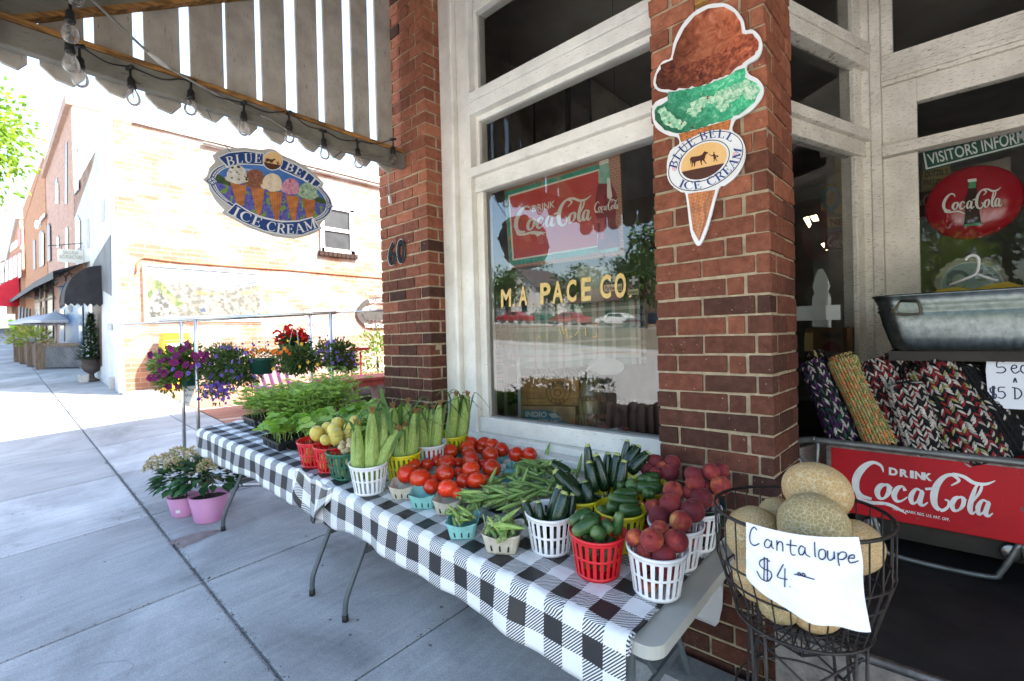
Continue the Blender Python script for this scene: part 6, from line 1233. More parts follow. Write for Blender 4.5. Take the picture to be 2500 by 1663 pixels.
F.mb.build('board', [SILV, PWHITE, NAVY, SKYP, FIELD, HEDGE, WAF]+SC_+[printm('print_cloud', (.35, .48, .66), (.16, .3, .56), 12), TAN, BROWN], os_)
mb = MB()
for a, b in (((355, 20), (520, 208)), ((2165, 160), (1740, 468))): mb.tube([AX(16, b, SX+.004), AX(16, ((a[0]+b[0])/2+15, (a[1]+b[1])/2+12), SX), AX(16, a, SX)], .0014, 5)
mb.tube([AX(16, (520, 208), SX+.004), AX(16, (340, 0), SX), (SX-.01, AX(16, (300, 0), SX).y-.05, 2.79)], .0014, 5); mb.tube([AX(16, (1740, 468), SX+.004), AX(16, (2300, 60), SX), (SX-.01, AX(16, (2350, 0), SX).y, 2.75)], .0014, 5)
mb.build('hanging_wire', M['wire'], os_)
wl = MB(); wl.tube([AX(16, q, -2.9) for q in ((1390, -10), (1500, 110), (1545, 150), (1585, 190), (1560, 215), (1520, 190), (1500, 110))], .0013, 5); tag(wl.build('loose_wire', M['wire']), 'loose twisted wire loop dangling above the oval sign', 'wire')
# --- tall cone sign on the pillar
CY = PF-.018
cs = thing('cone_sign', (-.8, CY, 3.0), 'tall cut-out ice cream cone sign with chocolate and green scoops on the brick pillar', 'sign')
F = Flat(5, (0, CY, 0), (0, -1, 0))
O = [(1990,190),(1995,205),(2050,203),(2098,255),(2108,330),(2072,400),(2005,440),(2018,500),(2080,535),(2118,590),(2105,660),(2040,742),(1960,795),(1922,815),(1905,880),(1960,930),(1992,1000),(1987,1090),(1932,1192),(1852,1258),(1812,1282),(1745,1530),(1700,1640),(1676,1664),(1655,1645),(1622,1560),(1592,1320),(1556,1300),(1490,1232),(1463,1130),(1488,1020),(1548,975),(1532,928),(1470,915),(1388,862),(1363,760),(1388,690),(1470,652),(1472,628),(1400,612),(1372,560),(1398,470),(1440,413),(1490,393),(1510,290),(1562,178),(1640,88),(1740,33),(1850,22),(1925,60),(1978,130)]
O2 = catmull(O+O[:2], 3); F.poly(O2[3:-4], 0, 0, .010); LT = lambda a, b: (F.p(a), F.p(b))
F.poly([(1420,440),(1512,400),(1540,300),(1800,200),(1970,240),(2080,290),(2060,370),(1900,480),(1700,570),(1440,595)], 2, .0012); F.poly([(1742,58),(1848,46),(1920,85),(1962,150),(1975,235),(1960,300),(1700,400),(1500,470),(1505,385),(1530,295),(1582,192),(1652,108)], 1, .002)
F.poly(rag([(1975,228),(2045,228),(2086,285),(2080,340),(2030,380),(1985,420),(1905,490),(1700,580),(1500,612),(1402,592),(1388,560),(1412,480),(1450,430),(1500,415),(1560,470),(1640,430),(1760,400),(1880,310)], 22, 9, 3), 2, .0024)
F.poly(rag([(1475,622),(1600,600),(1720,580),(1905,497),(1992,460),(1992,525),(2030,545),(2070,560),(2098,615),(2060,690),(2015,728),(1900,805),(1700,862),(1560,902),(1450,882),(1385,812),(1380,750),(1400,720),(1470,680)], 24, 8, 4), 3, .002)
F.poly(rag([(1640,690),(1760,650),(1880,590),(1990,540),(2070,580),(2092,625),(2040,690),(1980,640),(1900,690),(1830,760),(1740,700),(1660,790),(1590,770)], 16, 14, 5), 4, .0022); F.poly(rag([(1400,760),(1450,720),(1520,800),(1600,830),(1560,880),(1460,850)], 16, 10, 6), 4, .0022)
F.poly([(1545,908),(1700,866),(1900,808),(1885,880),(1700,900),(1560,965)], 5, .002); F.poly([(1606,1312),(1792,1285),(1725,1530),(1682,1635),(1640,1555)], 5, .002)
F.stroke(catmull([(1770, 1290), (1720, 1400), (1725, 1480), (1685, 1620)], 5), [10]*16, 6, .0024)
c = (1728, 1090); F.ell(c, 286, 182, -30, 0, .004); F.ring(c, 276, 174, -30, 6, 7, .0045); F.ring((1716, 1090), 188, 126, -30, 6, 7, .0045); F.ell((1715, 1090), 168, 110, -30, 8, .005)
E_ = ellp((1715, 1090), 168, 110, -30, 60); F.poly([q for q in E_ if q[1] > 1160-.22*(q[0]-1570)], 9, .0054); cow(F, 1690, 1085, 1.02, 9, .0058, -12)
def earc(t0, t1, a, b, n=24): return ellp(c, a, b, -30, n, t0, t1)
serif_arc(F, 'BLUE BELL', earc(202, 350, 212, 134), 56, 10, .006); serif_arc(F, 'ICE CREAM', earc(160, 18, 264, 164), 56, 10, .006)
for q in ((1515, 1140), (1925, 1048)): F.ring(q, 15, 18, 0, 5, 11, .006, 20); F.ell(q, 6, 8, 0, 11, .006, 12)
F.mb.build('board', [PWHITE, scoopm('print_choc_smooth', ((.06, .012, .006), (.20, .05, .022), (.33, .10, .048), (.48, .19, .11)), 13, None, dist=1.6, lit=LT((1470, 470), (1930, 110))), scoopm('print_choc_rough', ((.03, .006, .004), (.13, .028, .014), (.28, .075, .036), (.45, .17, .10)), 48, dist=.6, lit=LT((1520, 640), (1900, 250))), scoopm('print_green', ((.008, .10, .05), (.02, .22, .11), (.05, .33, .18), (.30, .58, .40)), 42, None, (.14, .03, .01), 38, .69, .6, LT((1500, 930), (1800, 560))), scoopm('print_green_light', ((.04, .26, .13), (.18, .45, .28), (.48, .66, .48), (.74, .80, .66)), 46, c3=(.2, .05, .02), s3=40, t3=.68, dist=.8), WAF, printm('print_waffle_edge', (.18, .05, .015), (.3, .1, .03), 30), flatc('print_line', (.03, .012, .02), .3), TAN, BROWN, NAVY, flatc('print_pink', (.66, .30, .32), .3)], cs)
mb = MB(); a = AY(5, (1700, 0), PF-.01); b = AY(5, (1685, 45), PF-.01); mb.box((a.x-.022, PF-.03, b.z), (a.x+.022, PF, b.z+.14)); mb.build('hook', pm('rusty_hook', (.40, .22, .06), (.25, .12, .04), 20, .7), cs)
# ================================================================ FLOWER RACK, POTS, SEEDLINGS
P1_ = AG(0, (487, 1188)); T1 = AX(15, (390, 712), P1_.x); T2 = AX(15, (512, 690), P1_.x+.30); B2 = AY(15, (1662, 640), 2.08); B1 = AY(15, (1490, 652), 2.30)
rk = thing('garment_rack', P1_, 'chromed double rail garment rack hung with flower baskets', 'rack')
mb = MB(); d2 = (B2-T2).normalized(); d1 = (B1-T1).normalized(); mb.tube([T2-d2*.32, B2+d2*.05], .0145, 10); mb.tube([T1-d1*.22, B1+d1*.05], .0145, 10); mb.tube([B2, B2+d2*.55], .008, 8); mb.tube([T1-d1*.45, T1], .009, 8); mb.build('rail', M['steel'], rk)
for t in (T1, T2, B2, B1): mb = MB(); mb.tube([(t.x, t.y, gz(t.x, min(t.y, 2.3))+.1), t], .015, 10); mb.build('post', M['steel'], rk)
mb = MB(); fz = lambda p: Vector((p.x, p.y, gz(p.x, p.y)+.1))
mb.tube([fz(T1), fz(T2)], .014, 8); mb.tube([fz(T2), fz(B2)], .014, 8); mb.tube([fz(B1), fz(B2)], .014, 8); mb.tube([fz(T1), fz(B1)], .014, 8)
CW = AG(0, (553, 1206), .05); mb.tube([fz(T2), Vector((CW.x, CW.y, gz(CW.x, CW.y)+.11))], .014, 8); mb.build('base_frame', M['steel'], rk)
for p in (CW, Vector((P1_.x-.02, P1_.y, 0))):
    z = gz(p.x, p.y); mb = MB(); y_ = Matrix.Rotation(math.pi/2, 4, 'X') @ Matrix.Translation((0, 0, -.012)); mb.smooth = True; mb.lathe([(.0, 0), (.034, 0), (.04, .004), (.04, .02), (.034, .024), (0, .024)], 20, (p.x, p.y, z+.041), M=y_); wh = mb.build('caster', M['black'], rk); mb = MB(); mb.bar((p.x-.01, p.y-.017, z+.04), (p.x, p.y-.017, z+.10), .02, .003); mb.bar((p.x-.01, p.y+.017, z+.04), (p.x, p.y+.017, z+.10), .02, .003); mb.box((p.x-.018, p.y-.02, z+.095), (p.x+.018, p.y+.02, z+.105)); mb.build('fork', M['steel'], wh)
RN = Vector((d2.y, -d2.x, 0)).normalized()
def HR(q, off=0): return hit(15, q, (T2+T1)/2+RN*off, RN)
FL = lambda n, c1, c2: leafmat(n, c1, c2, .3, .6, .2)
G1m = FL('petunia_leaf', (.05, .10, .02), (.16, .26, .07)); G2m = FL('trailing_leaf', (.05, .09, .03), (.14, .21, .08)); G3m = FL('geranium_leaf', (.02, .06, .02), (.06, .13, .04))
PURP = FL('plum_petals', (.10, .005, .06), (.22, .012, .12)); VIO = FL('violet_petals', (.10, .05, .30), (.22, .13, .48)); ORA = FL('orange_petals', (.62, .12, .02), (.75, .28, .04)); REDF = FL('red_petals', (.48, .008, .012), (.62, .02, .02)); YELF = FL('yellow_petals', (.7, .40, .03), (.75, .5, .06)); THROAT = flatc('petal_throat', (.03, .01, .05))
def blossom(mb, p, d, r, cup=.35, mi2=1):
    d = Vector(d).normalized(); x = d.orthogonal().normalized(); y = d.cross(x); vs = [p-d*r*cup]; n = 10
    for k in range(n): a = 2*math.pi*k/n; rr = r*(1 if k % 2 == 0 else .78)*rnd.uniform(.9, 1.08); vs.append(p+(x*math.cos(a)+y*math.sin(a))*rr+d*rnd.uniform(-.12, .12)*r)
    mb.mi = 0; mb.col = rnd.random(); mb.add(vs, [(0, k+1, (k+1) % n+1) for k in range(n)])
    if mi2 is not None: mb.mi = mi2; q = p-d*r*cup*.55; mb.add([q]+[q+(x*math.cos(a*1.256)+y*math.sin(a*1.256))*r*.28 for a in range(5)], [(0, k+1, (k+1) % 5+1) for k in range(5)]); mb.mi = 0
def cloud(mb, c, rx, rz_, n, L, W, depth_=.16, shell=.5, drop=0):
    for i in range(n):
        d = sphdir(); k = rnd.random()**shell; p = c+RV*(d.x*rx*k)+Vector((0, 0, d.z*rz_*k-drop*rnd.random()**2))+Vector((FV.x, FV.y, 0))*(d.y*depth_*k); mb.col = rnd.random(); leafquad(mb, p, d+Vector((0, 0, rnd.uniform(-.6, .5))), L*rnd.uniform(.6, 1.3), W)
def hangpot(mbp, c, r, h): mbp.smooth = True; mbp.lathe([(r*.66, -h), (r*.7, -h), (r*.92, -.018), (r, -.015), (r, .006), (r*.9, .004), (r*.86, -.03)], 24, c)
POTG = pm('dark_green_pot', (.010, .055, .040), (.014, .07, .05), 5, .35)
def hanging(label, potq, pr, ph, clouds, flowers, leafm, stems=0, rail=None):
    c = HR(potq); o = thing('hanging_basket', c, label, 'flower basket', 'flower baskets hanging on the rack'); s_ = psize(15, 1, c)
    mb = MB(); hangpot(mb, c, pr*s_, ph*s_); mb.build('pot', POTG, o)
    mb = MB()
    for q, rx, rz_, n, L, W, dr in clouds: cloud(mb, HR(q), rx*s_, rz_*s_, n, L, W, .15, .5, dr*s_)
    mb.build('foliage', leafm, o)
    for k, (mat, lst, r) in enumerate(flowers):
        mb = MB()
        for q in lst: p = HR(q, .15+rnd.uniform(-.02, .05)); blossom(mb, p, RN+Vector((rnd.uniform(-.5, .5), rnd.uniform(-.5, .5), rnd.uniform(-.2, .5))), r*1.15*rnd.uniform(.8, 1.15), .4, 1)
        mb.build('blossoms', [mat, THROAT if mat in (VIO, PURP) else mat], o)
    if rail: mb = MB(); [mb.tube([c+Vector((math.cos(a)*pr*s_, math.sin(a)*pr*s_, 0)), Vector((c.x, c.y, rail))], .0015, 4) for a in (0, 2.1, 4.2)]; mb.tube([Vector((c.x, c.y, rail)), Vector((c.x, c.y, rail+.05)), Vector((c.x+.02, c.y, rail+.065)), Vector((c.x+.03, c.y, rail+.05))], .003, 6); mb.build('hanger', M['steel'], o)
    return o
def rq(cx, cy, rx, ry, n): return [(cx+rx*a*math.cos(t), cy+ry*a*math.sin(t)) for a, t in ((rnd.random()**.5, rnd.random()*6.28) for _ in range(n))]
rl = T2.z-.03
hanging('hanging basket of plum purple petunias at the rack’s left end', (458, 1160), 68, 100, [((350, 1090), 225, 150, 1300, .05, .028, 0), ((470, 1010), 120, 120, 350, .045, .024, 0), ((300, 1200), 110, 100, 350, .045, .022, 40)],
        [(PURP, [(300,945),(210,970),(130,1000),(440,900),(400,950),(350,1000),(380,1040),(530,1010),(560,990),(500,1000),(610,1000),(220,1050),(260,1040),(430,1080),(480,1100),(215,1130),(250,1155),(370,1165),(130,1195),(285,1265),(355,1265),(170,1190),(460,930),(330,1060),(520,1040),(590,1030)], .032), (VIO, [(310,1030),(450,1155),(320,1120),(535,1085)], .022)], G1m, rail=rl)
hanging('largest trailing hanging basket of small violet flowers', (860, 1090), 95, 120, [((780, 1080), 235, 150, 2600, .042, .018, 0), ((690, 1180), 150, 150, 1300, .04, .016, 90), ((930, 1140), 150, 110, 1100, .04, .016, 30), ((740, 970), 150, 70, 400, .035, .012, 0)],
        [(VIO, [(735,1170),(640,1190),(695,1230),(690,1255),(755,1250),(875,1195),(885,1060),(825,1055),(785,1295),(720,1300),(775,1132),(820,1135),(1018,1180),(935,985),(950,975),(595,1260),(595,1315),(660,1380),(680,1330),(740,1375),(650,1160),(690,1010),(760,940),(730,930),(860,950),(800,940),(590,1355),(700,1335),(770,1410),(540,1375),(990,1050),(540,1090)]+rq(700, 1330, 120, 80, 14)+rq(750, 1180, 180, 150, 10), .016)], G2m, rail=rl)
hanging('dark green hanging pot of orange flowers in the middle of the rack', (1078, 1030), 110, 130, [((1060, 1000), 130, 50, 420, .035, .012, 0), ((1000, 900), 130, 50, 90, .03, .006, 0)], [(ORA, [(960,950),(1000,945),(1050,970),(1110,960),(985,975),(1010,1003),(1075,955),(940,955)], .016), (VIO, rq(1020, 920, 140, 60, 12), .010)], G1m, rail=rl)
hanging('hanging basket with orange and yellow flowers under the red geranium', (1370, 1050), 90, 90, [((1370, 1030), 205, 115, 2300, .045, .019, 20)], [(ORA, [(1170,970),(1190,960),(1240,975),(1270,945),(1290,965),(1180,985),(1220,985),(1310,985)], .018), (YELF, [(1297,878),(1380,888),(1175,1118),(1470,1060),(1550,1080),(1415,905),(1400,1100)], .014)], G2m, rail=rl)
hanging('hanging basket of small blue violet flowers at the rack’s right end', (1700, 1010), 80, 80, [((1700, 985), 185, 120, 1900, .042, .018, 25), ((1790, 1060), 110, 70, 500, .04, .016, 40)], [(VIO, [(1590,960),(1640,965),(1710,975),(1625,1010),(1605,1040),(1730,1045),(1760,1035),(1840,1025),(1855,985),(1680,1070),(1870,1080),(1720,1020),(1635,835),(1570,850),(1775,850)]+rq(1700, 990, 190, 120, 10), .013)], G2m, rail=rl)
gp = HR((1340, 960), -.15); go = thing('geranium', gp, 'red geranium standing above the orange flower basket', 'flower'); s_ = psize(15, 1, gp)
mb = MB(); cloud(mb, HR((1360, 890), -.15), 130*s_, 75*s_, 520, .05, .045, .13); mb.build('foliage', G3m, go); mb = MB()
for q in ((1300, 790), (1420, 815), (1440, 850), (1230, 890), (1200, 825), (1330, 820), (1380, 800), (1270, 830), (1310, 775)):
    for i in range(26): d = sphdir(); p = HR(q, -.06)+d*.045; blossom(mb, p, d, .014, .2, None)
mb.build('blossoms', REDF, go); mb = MB(); mb.tube([gp-Vector((0, 0, .08)), HR((1310, 800), -.1)], .006, 5); mb.build('stem', M['bark2'], go)
tgq = [(440, 1245), (525, 1240), (455, 1442), (368, 1405)]; pt = hit(15, (450, 1340), P1_-Vector((0, .04, 0)), (.55, -.83, 0)); F = Flat(15, pt, (.55, -.83, .05)); F.poly(tgq, 0, 0, .0006)
for pts in ([(450,1300),(455,1285),(462,1305),(468,1288),(478,1305),(490,1290),(498,1310)], [(420,1350),(428,1335),(436,1355),(445,1332),(455,1352),(470,1335),(478,1352)], [(395,1385),(405,1400),(415,1385),(430,1405),(440,1390)], [(398,1345),(392,1365)], [(440,1410),(455,1405)]): F.stroke(catmull(pts, 3), 5, 1, .001)
tag(F.mb.build('price_tag', [flatc('card_white', (.72, .73, .74)), flatc('ink', (.03, .05, .12))]), 'handwritten white card tied below the plum petunia basket', 'tag')
# pink pots of hydrangea
PINK = pm('pink_pot', (.60, .27, .46), (.56, .25, .43), 4, .45); HYL = leafmat('hydrangea_leaf', (.012, .05, .022), (.06, .15, .055), .2, .5, .25); HYF = leafmat('hydrangea_bloom', (.26, .32, .12), (.58, .40, .34), .3)
def pinkpot(label, q, rimq, hw):
    b = AG(11, q); t = Vector((b.x, b.y, 0)); s_ = psize(11, 1, b+Vector((0, 0, .15))); R = hw*s_; b = b+Vector((FV.x, FV.y, 0))*R*.55; h = AY(11, rimq, b.y).z-b.z
    o = thing('flower_pot', b, label, 'flower pot', 'pink pots on the pavement'); mb = MB(); mb.smooth = True; mb.lathe([(R*.70, 0), (R*.72, .004), (R, h), (R*.975, h+.002), (R*.93, h-.01), (R*.9, h-.05)], 40, b); mb.build('pot', PINK, o); mb = MB(); mb.lathe([(0, h-.03), (R*.92, h-.03)], 24, b); mb.build('soil', M['dark'], o)
    return b, R, h
def hydrangea(label, b, R, h, heads, k=11):
    o = thing('hydrangea', b+Vector((0, 0, h)), label, 'plant', 'hydrangeas in the pink pots'); mb = MB(); c = b+Vector((0, 0, h+.115))
    for i in range(150):
        d = sphdir(-.12); p = c+Vector((d.x*R*1.2, d.y*R*1.3, d.z*.135-.01)); dd = (d+Vector((0, 0, -.35))).normalized(); L = rnd.uniform(.07, .12); s_ = dd.cross(Vector((0, 0, 1))).normalized(); n_ = s_.cross(dd); mb.col = rnd.random(); w_ = L*.62
        mb.smooth = True; mb.add([p, p+dd*L*.25+s_*w_*.4+n_*.008, p+dd*L*.6+s_*w_*.45+n_*.006, p+dd*L-n_*.012, p+dd*L*.6-s_*w_*.45+n_*.006, p+dd*L*.25-s_*w_*.4+n_*.008, p+dd*L*.45-n_*.004], [(0,1,6),(1,2,6),(2,3,6),(3,4,6),(4,5,6),(5,0,6)])
    mb.build('leaves', HYL, o)
    for q, r in heads:
        mb = MB(); cc = AY(k, q, b.y-.07+rnd.uniform(-.03, .02)); rr = psize(k, r, cc)
        for i in range(150): d = sphdir(-.3); mb.col = rnd.random(); leafquad(mb, cc+d*rr*rnd.uniform(.75, 1), d+sphdir()*.8, .024, .022)
        mb.build('bloom', HYF, o)
    mb = MB(); [mb.tube([b+Vector((dx, dy, h-.03)), c+Vector((dx*2, dy*2, .02))], .005, 5) for dx, dy in ((.02, .01), (-.03, 0), (0, -.03))]; mb.build('stems', M['bark2'], o)
b, R, h = pinkpot('pink flower pot standing behind the nearer pink one', (1030, 384), (1000, 215), 85); hydrangea('hydrangea with faded blooms in the rear pink pot', b, R, h, [((905, 80), 55), ((960, 65), 50), ((870, 105), 35), ((1000, 90), 45)])
F = Flat(11, b-Vector((0, .0, 0))+face(b, R*.92)[1]*R*.80, face(b)[1]); F.poly([(1010, 345), (1036, 343), (1038, 360), (1012, 362)], 0, 0); tag(F.mb.build('pot_sticker', flatc('sticker', (.7, .7, .7))), 'tiny white sticker on the rear pink pot', 'sticker')
b, R, h = pinkpot('pink flower pot nearest the table leg', (1172, 418), (1150, 215), 108); hydrangea('hydrangea with faded blooms in the front pink pot', b, R, h, [((1060, 60), 66), ((1130, 32), 56), ((1020, 30), 48), ((1010, 95), 38), ((1190, 95), 44)])
# seedling flats
SEEDT = leafmat('tomato_seedling_leaf', (.11, .24, .035), (.38, .54, .13), .4, .5); SEEDS = leafmat('squash_seedling_leaf', (.15, .33, .04), (.46, .64, .13), .45, .45); TRAY = pm('black_tray', (.014, .015, .017), (.022, .023, .026), 8, .4); STG = pm('green_stem', (.16, .26, .06), (.24, .34, .10), 12, .6); SOIL = pm('potting_soil', (.02, .014, .01), (.035, .025, .018), 60, .95)
def lobed(mb, p, d, n_, r):
    """round scalloped leaf blade, cupped"""
    d = Vector(d).normalized(); n_ = Vector(n_).normalized(); s_ = d.cross(n_).normalized(); n_ = s_.cross(d); vs = [p+n_*r*-.12]; N = 11
    for k in range(N): a = 2*math.pi*(k+.5)/N+math.pi; q = r*(1+.12*math.cos(5*a))*(1 if k else .6); vs.append(p+d*(math.cos(a)*q+r*.0)+s_*(math.sin(a)*q)+n_*r*(.10*math.cos(2*a)+rnd.uniform(-.08, .08)))
    mb.smooth = True; mb.add(vs, [(0, k+1, (k+1) % N+1) for k in range(N)])
def flat_tray(label, cx, cy, w_, l_, kind, hgt, lab2, dens, rz=0):
    c = tp(cx, cy, .005); o = thing('seedling_tray', c, label, 'seedling tray', 'black seedling trays'); mb = MB()
    def Q(u, v, h): return tp(cx+u, cy+v, h+.005)
    for i in range(int(w_/.068)):
        for j in range(int(l_/.068)):
            x, y = -w_/2+.034+i*.068, -l_/2+.034+j*.068; t, b = .032, .024
            mb.add([Q(x+s*b, y+q*b, 0) for s, q in ((-1,-1),(1,-1),(1,1),(-1,1))]+[Q(x+s*t, y+q*t, .058) for s, q in ((-1,-1),(1,-1),(1,1),(-1,1))], [(0,3,2,1),(0,1,5,4),(1,2,6,5),(2,3,7,6),(3,0,4,7)])
    for a, b_ in (((-w_/2, -l_/2), (w_/2, -l_/2)), ((w_/2, -l_/2), (w_/2, l_/2)), ((w_/2, l_/2), (-w_/2, l_/2)), ((-w_/2, l_/2), (-w_/2, -l_/2))): mb.bar(Q(*a, .056), Q(*b_, .056), .01, .012)
    mb.build('tray', TRAY, o); mb = MB(); mb.add([Q(-w_/2, -l_/2, .05), Q(w_/2, -l_/2, .05), Q(w_/2, l_/2, .05), Q(-w_/2, l_/2, .05)], [(0,1,2,3)]); mb.build('soil', SOIL, o)
    o2 = thing('seedlings', c+Vector((0, 0, .05)), lab2, 'seedlings', 'seedlings growing in black trays'); st = MB(); lf = MB()
    for i in range(dens):
        u, v = rnd.uniform(-w_/2, w_/2), rnd.uniform(-l_/2, l_/2); p = Q(u, v, .05); H = hgt*rnd.uniform(.65, 1.1); lean = Vector((rnd.uniform(-.25, .25)+u*.6, rnd.uniform(-.25, .25)+v*.6, 1)); top = p+lean*H
        st.tube([p, p+lean*H*.5+Vector((rnd.uniform(-.01, .01), 0, 0)), top], .0022, 4)
        if kind == 't':
            for k in range(9):
                t = .35+.65*rnd.random(); q = p+lean*H*t; a = rnd.random()*6.28; d = Vector((math.cos(a), math.sin(a), rnd.uniform(.0, .6))).normalized(); L = rnd.uniform(.05, .10); lf.col = max(0, min(1, rnd.gauss(.35+.4*t, .2)))
                for m_ in (.35, .6, .85):
                    for sgn in (1, -1): leafquad(lf, q+d*L*m_, d+d.cross(Vector((0, 0, 1)))*sgn*.9+Vector((0, 0, -.3)), L*.48, L*.24)
                leafquad(lf, q+d*L*.9, d+Vector((0, 0, -.3)), L*.5, L*.3)
        else:
            for k in range(4):
                a = rnd.random()*6.28; d = Vector((math.cos(a), math.sin(a), 0)); q = p+lean*H*rnd.uniform(.6, 1)+d*rnd.uniform(.015, .05); st.tube([p+lean*H*.4, q], .0016, 4); lf.col = max(0, min(1, rnd.gauss(.5, .25))); lobed(lf, q, d+Vector((0, 0, -.3)), Vector((rnd.uniform(-.5, .5), rnd.uniform(-.6, .2), 1)), rnd.uniform(.028, .052))
    st.build('stems', STG, o2); lf.build('leaves', SEEDT if kind == 't' else SEEDS, o2)
flat_tray('black seedling tray at the far left corner of the checked cloth', -4.18, 1.66, .28, .50, 't', .20, 'low tomato seedlings in the leftmost tray', 46)
flat_tray('black seedling tray in the middle back under tall tomato seedlings', -3.86, 1.66, .28, .48, 't', .27, 'tomato seedlings between the leftmost and the tallest ones', 52)
flat_tray('black seedling tray under the tallest dark tomato seedlings', -3.54, 1.72, .28, .42, 't', .36, 'tallest dark tomato seedlings beside the rack’s right post', 52)
flat_tray('black seedling tray at the cloth’s middle front', -3.42, 1.42, .30, .27, 's', .15, 'pale squash seedlings trailing over the cloth’s front', 46)
flat_tray('black seedling tray behind the yellow apples', -3.08, 1.62, .30, .48, 's', .20, 'round leaved squash seedlings behind the yellow apple baskets', 80)
flat_tray('black seedling tray at the back against the pillar', -2.76, 1.74, .26, .40, 's', .20, 'flat topped squash seedlings behind the corn baskets', 64)
# ================================================================ ENTRY: MELON BASKET, CART, RUGS, TUB
eb = thing('egg_basket', (-.31, 1.45, gz(-.31, 1.45)), 'black wire basket on a flared wire stand holding cantaloupes', 'basket')
BC = Vector((-.325, 1.47, 0)); ZR, ZB, RR, RB = 1.02, .735, .208, .158
def ringpts(r, z, n=40): return [(BC.x+r*math.cos(2*math.pi*i/n), BC.y+r*math.sin(2*math.pi*i/n), z) for i in range(n+1)]
mb = MB(); mb.tube(ringpts(RR, ZR), .0048, 8); mb.tube(ringpts(RR*.985, ZR-.13), .0028, 6); mb.tube(ringpts(RB+.028, ZB+.10), .003, 6); mb.tube(ringpts(RB, ZB), .0042, 8); mb.tube(ringpts(RB*.55, ZB-.005), .003, 6); mb.build('rings', M['wire'], eb)
mb = MB()
for i in range(30):
    a = 2*math.pi*i/30; c, s_ = math.cos(a), math.sin(a); mb.tube([(BC.x+r*c, BC.y+r*s_, z) for r, z in ((RR, ZR), (RR*.985, ZR-.13), (RB+.03, ZB+.10), (RB, ZB), (RB*.5, ZB-.006), (.01, ZB-.006))], .0021, 5)
mb.build('wires', M['wire'], eb)
mb = MB(); zg = gz(BC.x, BC.y)
for i in range(4):
    a = math.pi/4+i*math.pi/2+.35; 
    for da in (-.13, .13):
        c, s_ = math.cos(a+da), math.sin(a+da); mb.tube([(BC.x+RB*c, BC.y+RB*s_, ZB), (BC.x+RB*.98*c, BC.y+RB*.98*s_, ZB-.12), (BC.x+.20*math.cos(a+da*.5), BC.y+.20*math.sin(a+da*.5), zg+.01)], .0042, 6)
    b_ = a+math.pi/2; mb.tube([(BC.x+.165*math.cos(a), BC.y+.165*math.sin(a), ZB-.22), (BC.x+RB*math.cos(b_), BC.y+RB*math.sin(b_), ZB-.02)], .003, 5); mb.tube([(BC.x+.165*math.cos(b_), BC.y+.165*math.sin(b_), ZB-.22), (BC.x+RB*math.cos(a), BC.y+RB*math.sin(a), ZB-.02)], .003, 5)
mb.tube(ringpts(.163, ZB-.22), .003, 6); mb.tube(ringpts(.19, zg+.2), .003, 6)
for i in range(14): a = i*.449; mb.tube([(BC.x, BC.y, ZB-.11), (BC.x+RB*math.cos(a), BC.y+RB*math.sin(a), ZB)], .0018, 4)
mb.build('stand', M['wire'], eb)
def meloncol():
    m, p = base('cantaloupe_rind', .75, spec=.25); v = objvec(m, True); vo = nd(m, 'TexVoronoi', feature='DISTANCE_TO_EDGE'); vo.inputs['Scale'].default_value = 9; nz = nd(m, 'TexNoise'); nz.inputs['Scale'].default_value = 3; lk(m, v, nz.inputs['Vector']); ad = mixc(m, .12, v, nz.outputs['Color']); lk(m, ad, vo.inputs['Vector'])
    vo2 = nd(m, 'TexVoronoi', feature='DISTANCE_TO_EDGE'); vo2.inputs['Scale'].default_value = 21; lk(m, ad, vo2.inputs['Vector']); net = math_(m, 'MAXIMUM', math_(m, 'LESS_THAN', vo.outputs['Distance'], .075), math_(m, 'MULTIPLY', math_(m, 'LESS_THAN', vo2.outputs['Distance'], .06), .6))
    oi = nd(m, 'ObjectInfo'); g = ramp(m, math_(m, 'ADD', math_(m, 'MULTIPLY', oi.outputs['Random'], .7), math_(m, 'MULTIPLY', noise_(m, v, 1.2, 4), .5)), [(.25, (.20, .19, .08)), (.55, (.34, .25, .10)), (.85, (.47, .28, .10))]); c = mixc(m, math_(m, 'MULTIPLY', net, .8), g, (.54, .45, .29)); c = mixc(m, ramp(m, noise_(m, v, 1.8, 6, .75), [(.62, (0, 0, 0)), (.8, (.6, .6, .6))]), c, (.10, .08, .04)); setc(m, p, c); bump(m, net, .8, .03); return m
MEL = meloncol(); mb = MB(); mb.ball((0, 0, 0), 1, 30, 20, (1, 1, 1.14), lambda d: 1+.012*math.cos(10*math.atan2(d.y, d.x))*(1-d.z*d.z)); MM = mb.mesh('cantaloupe', MEL)
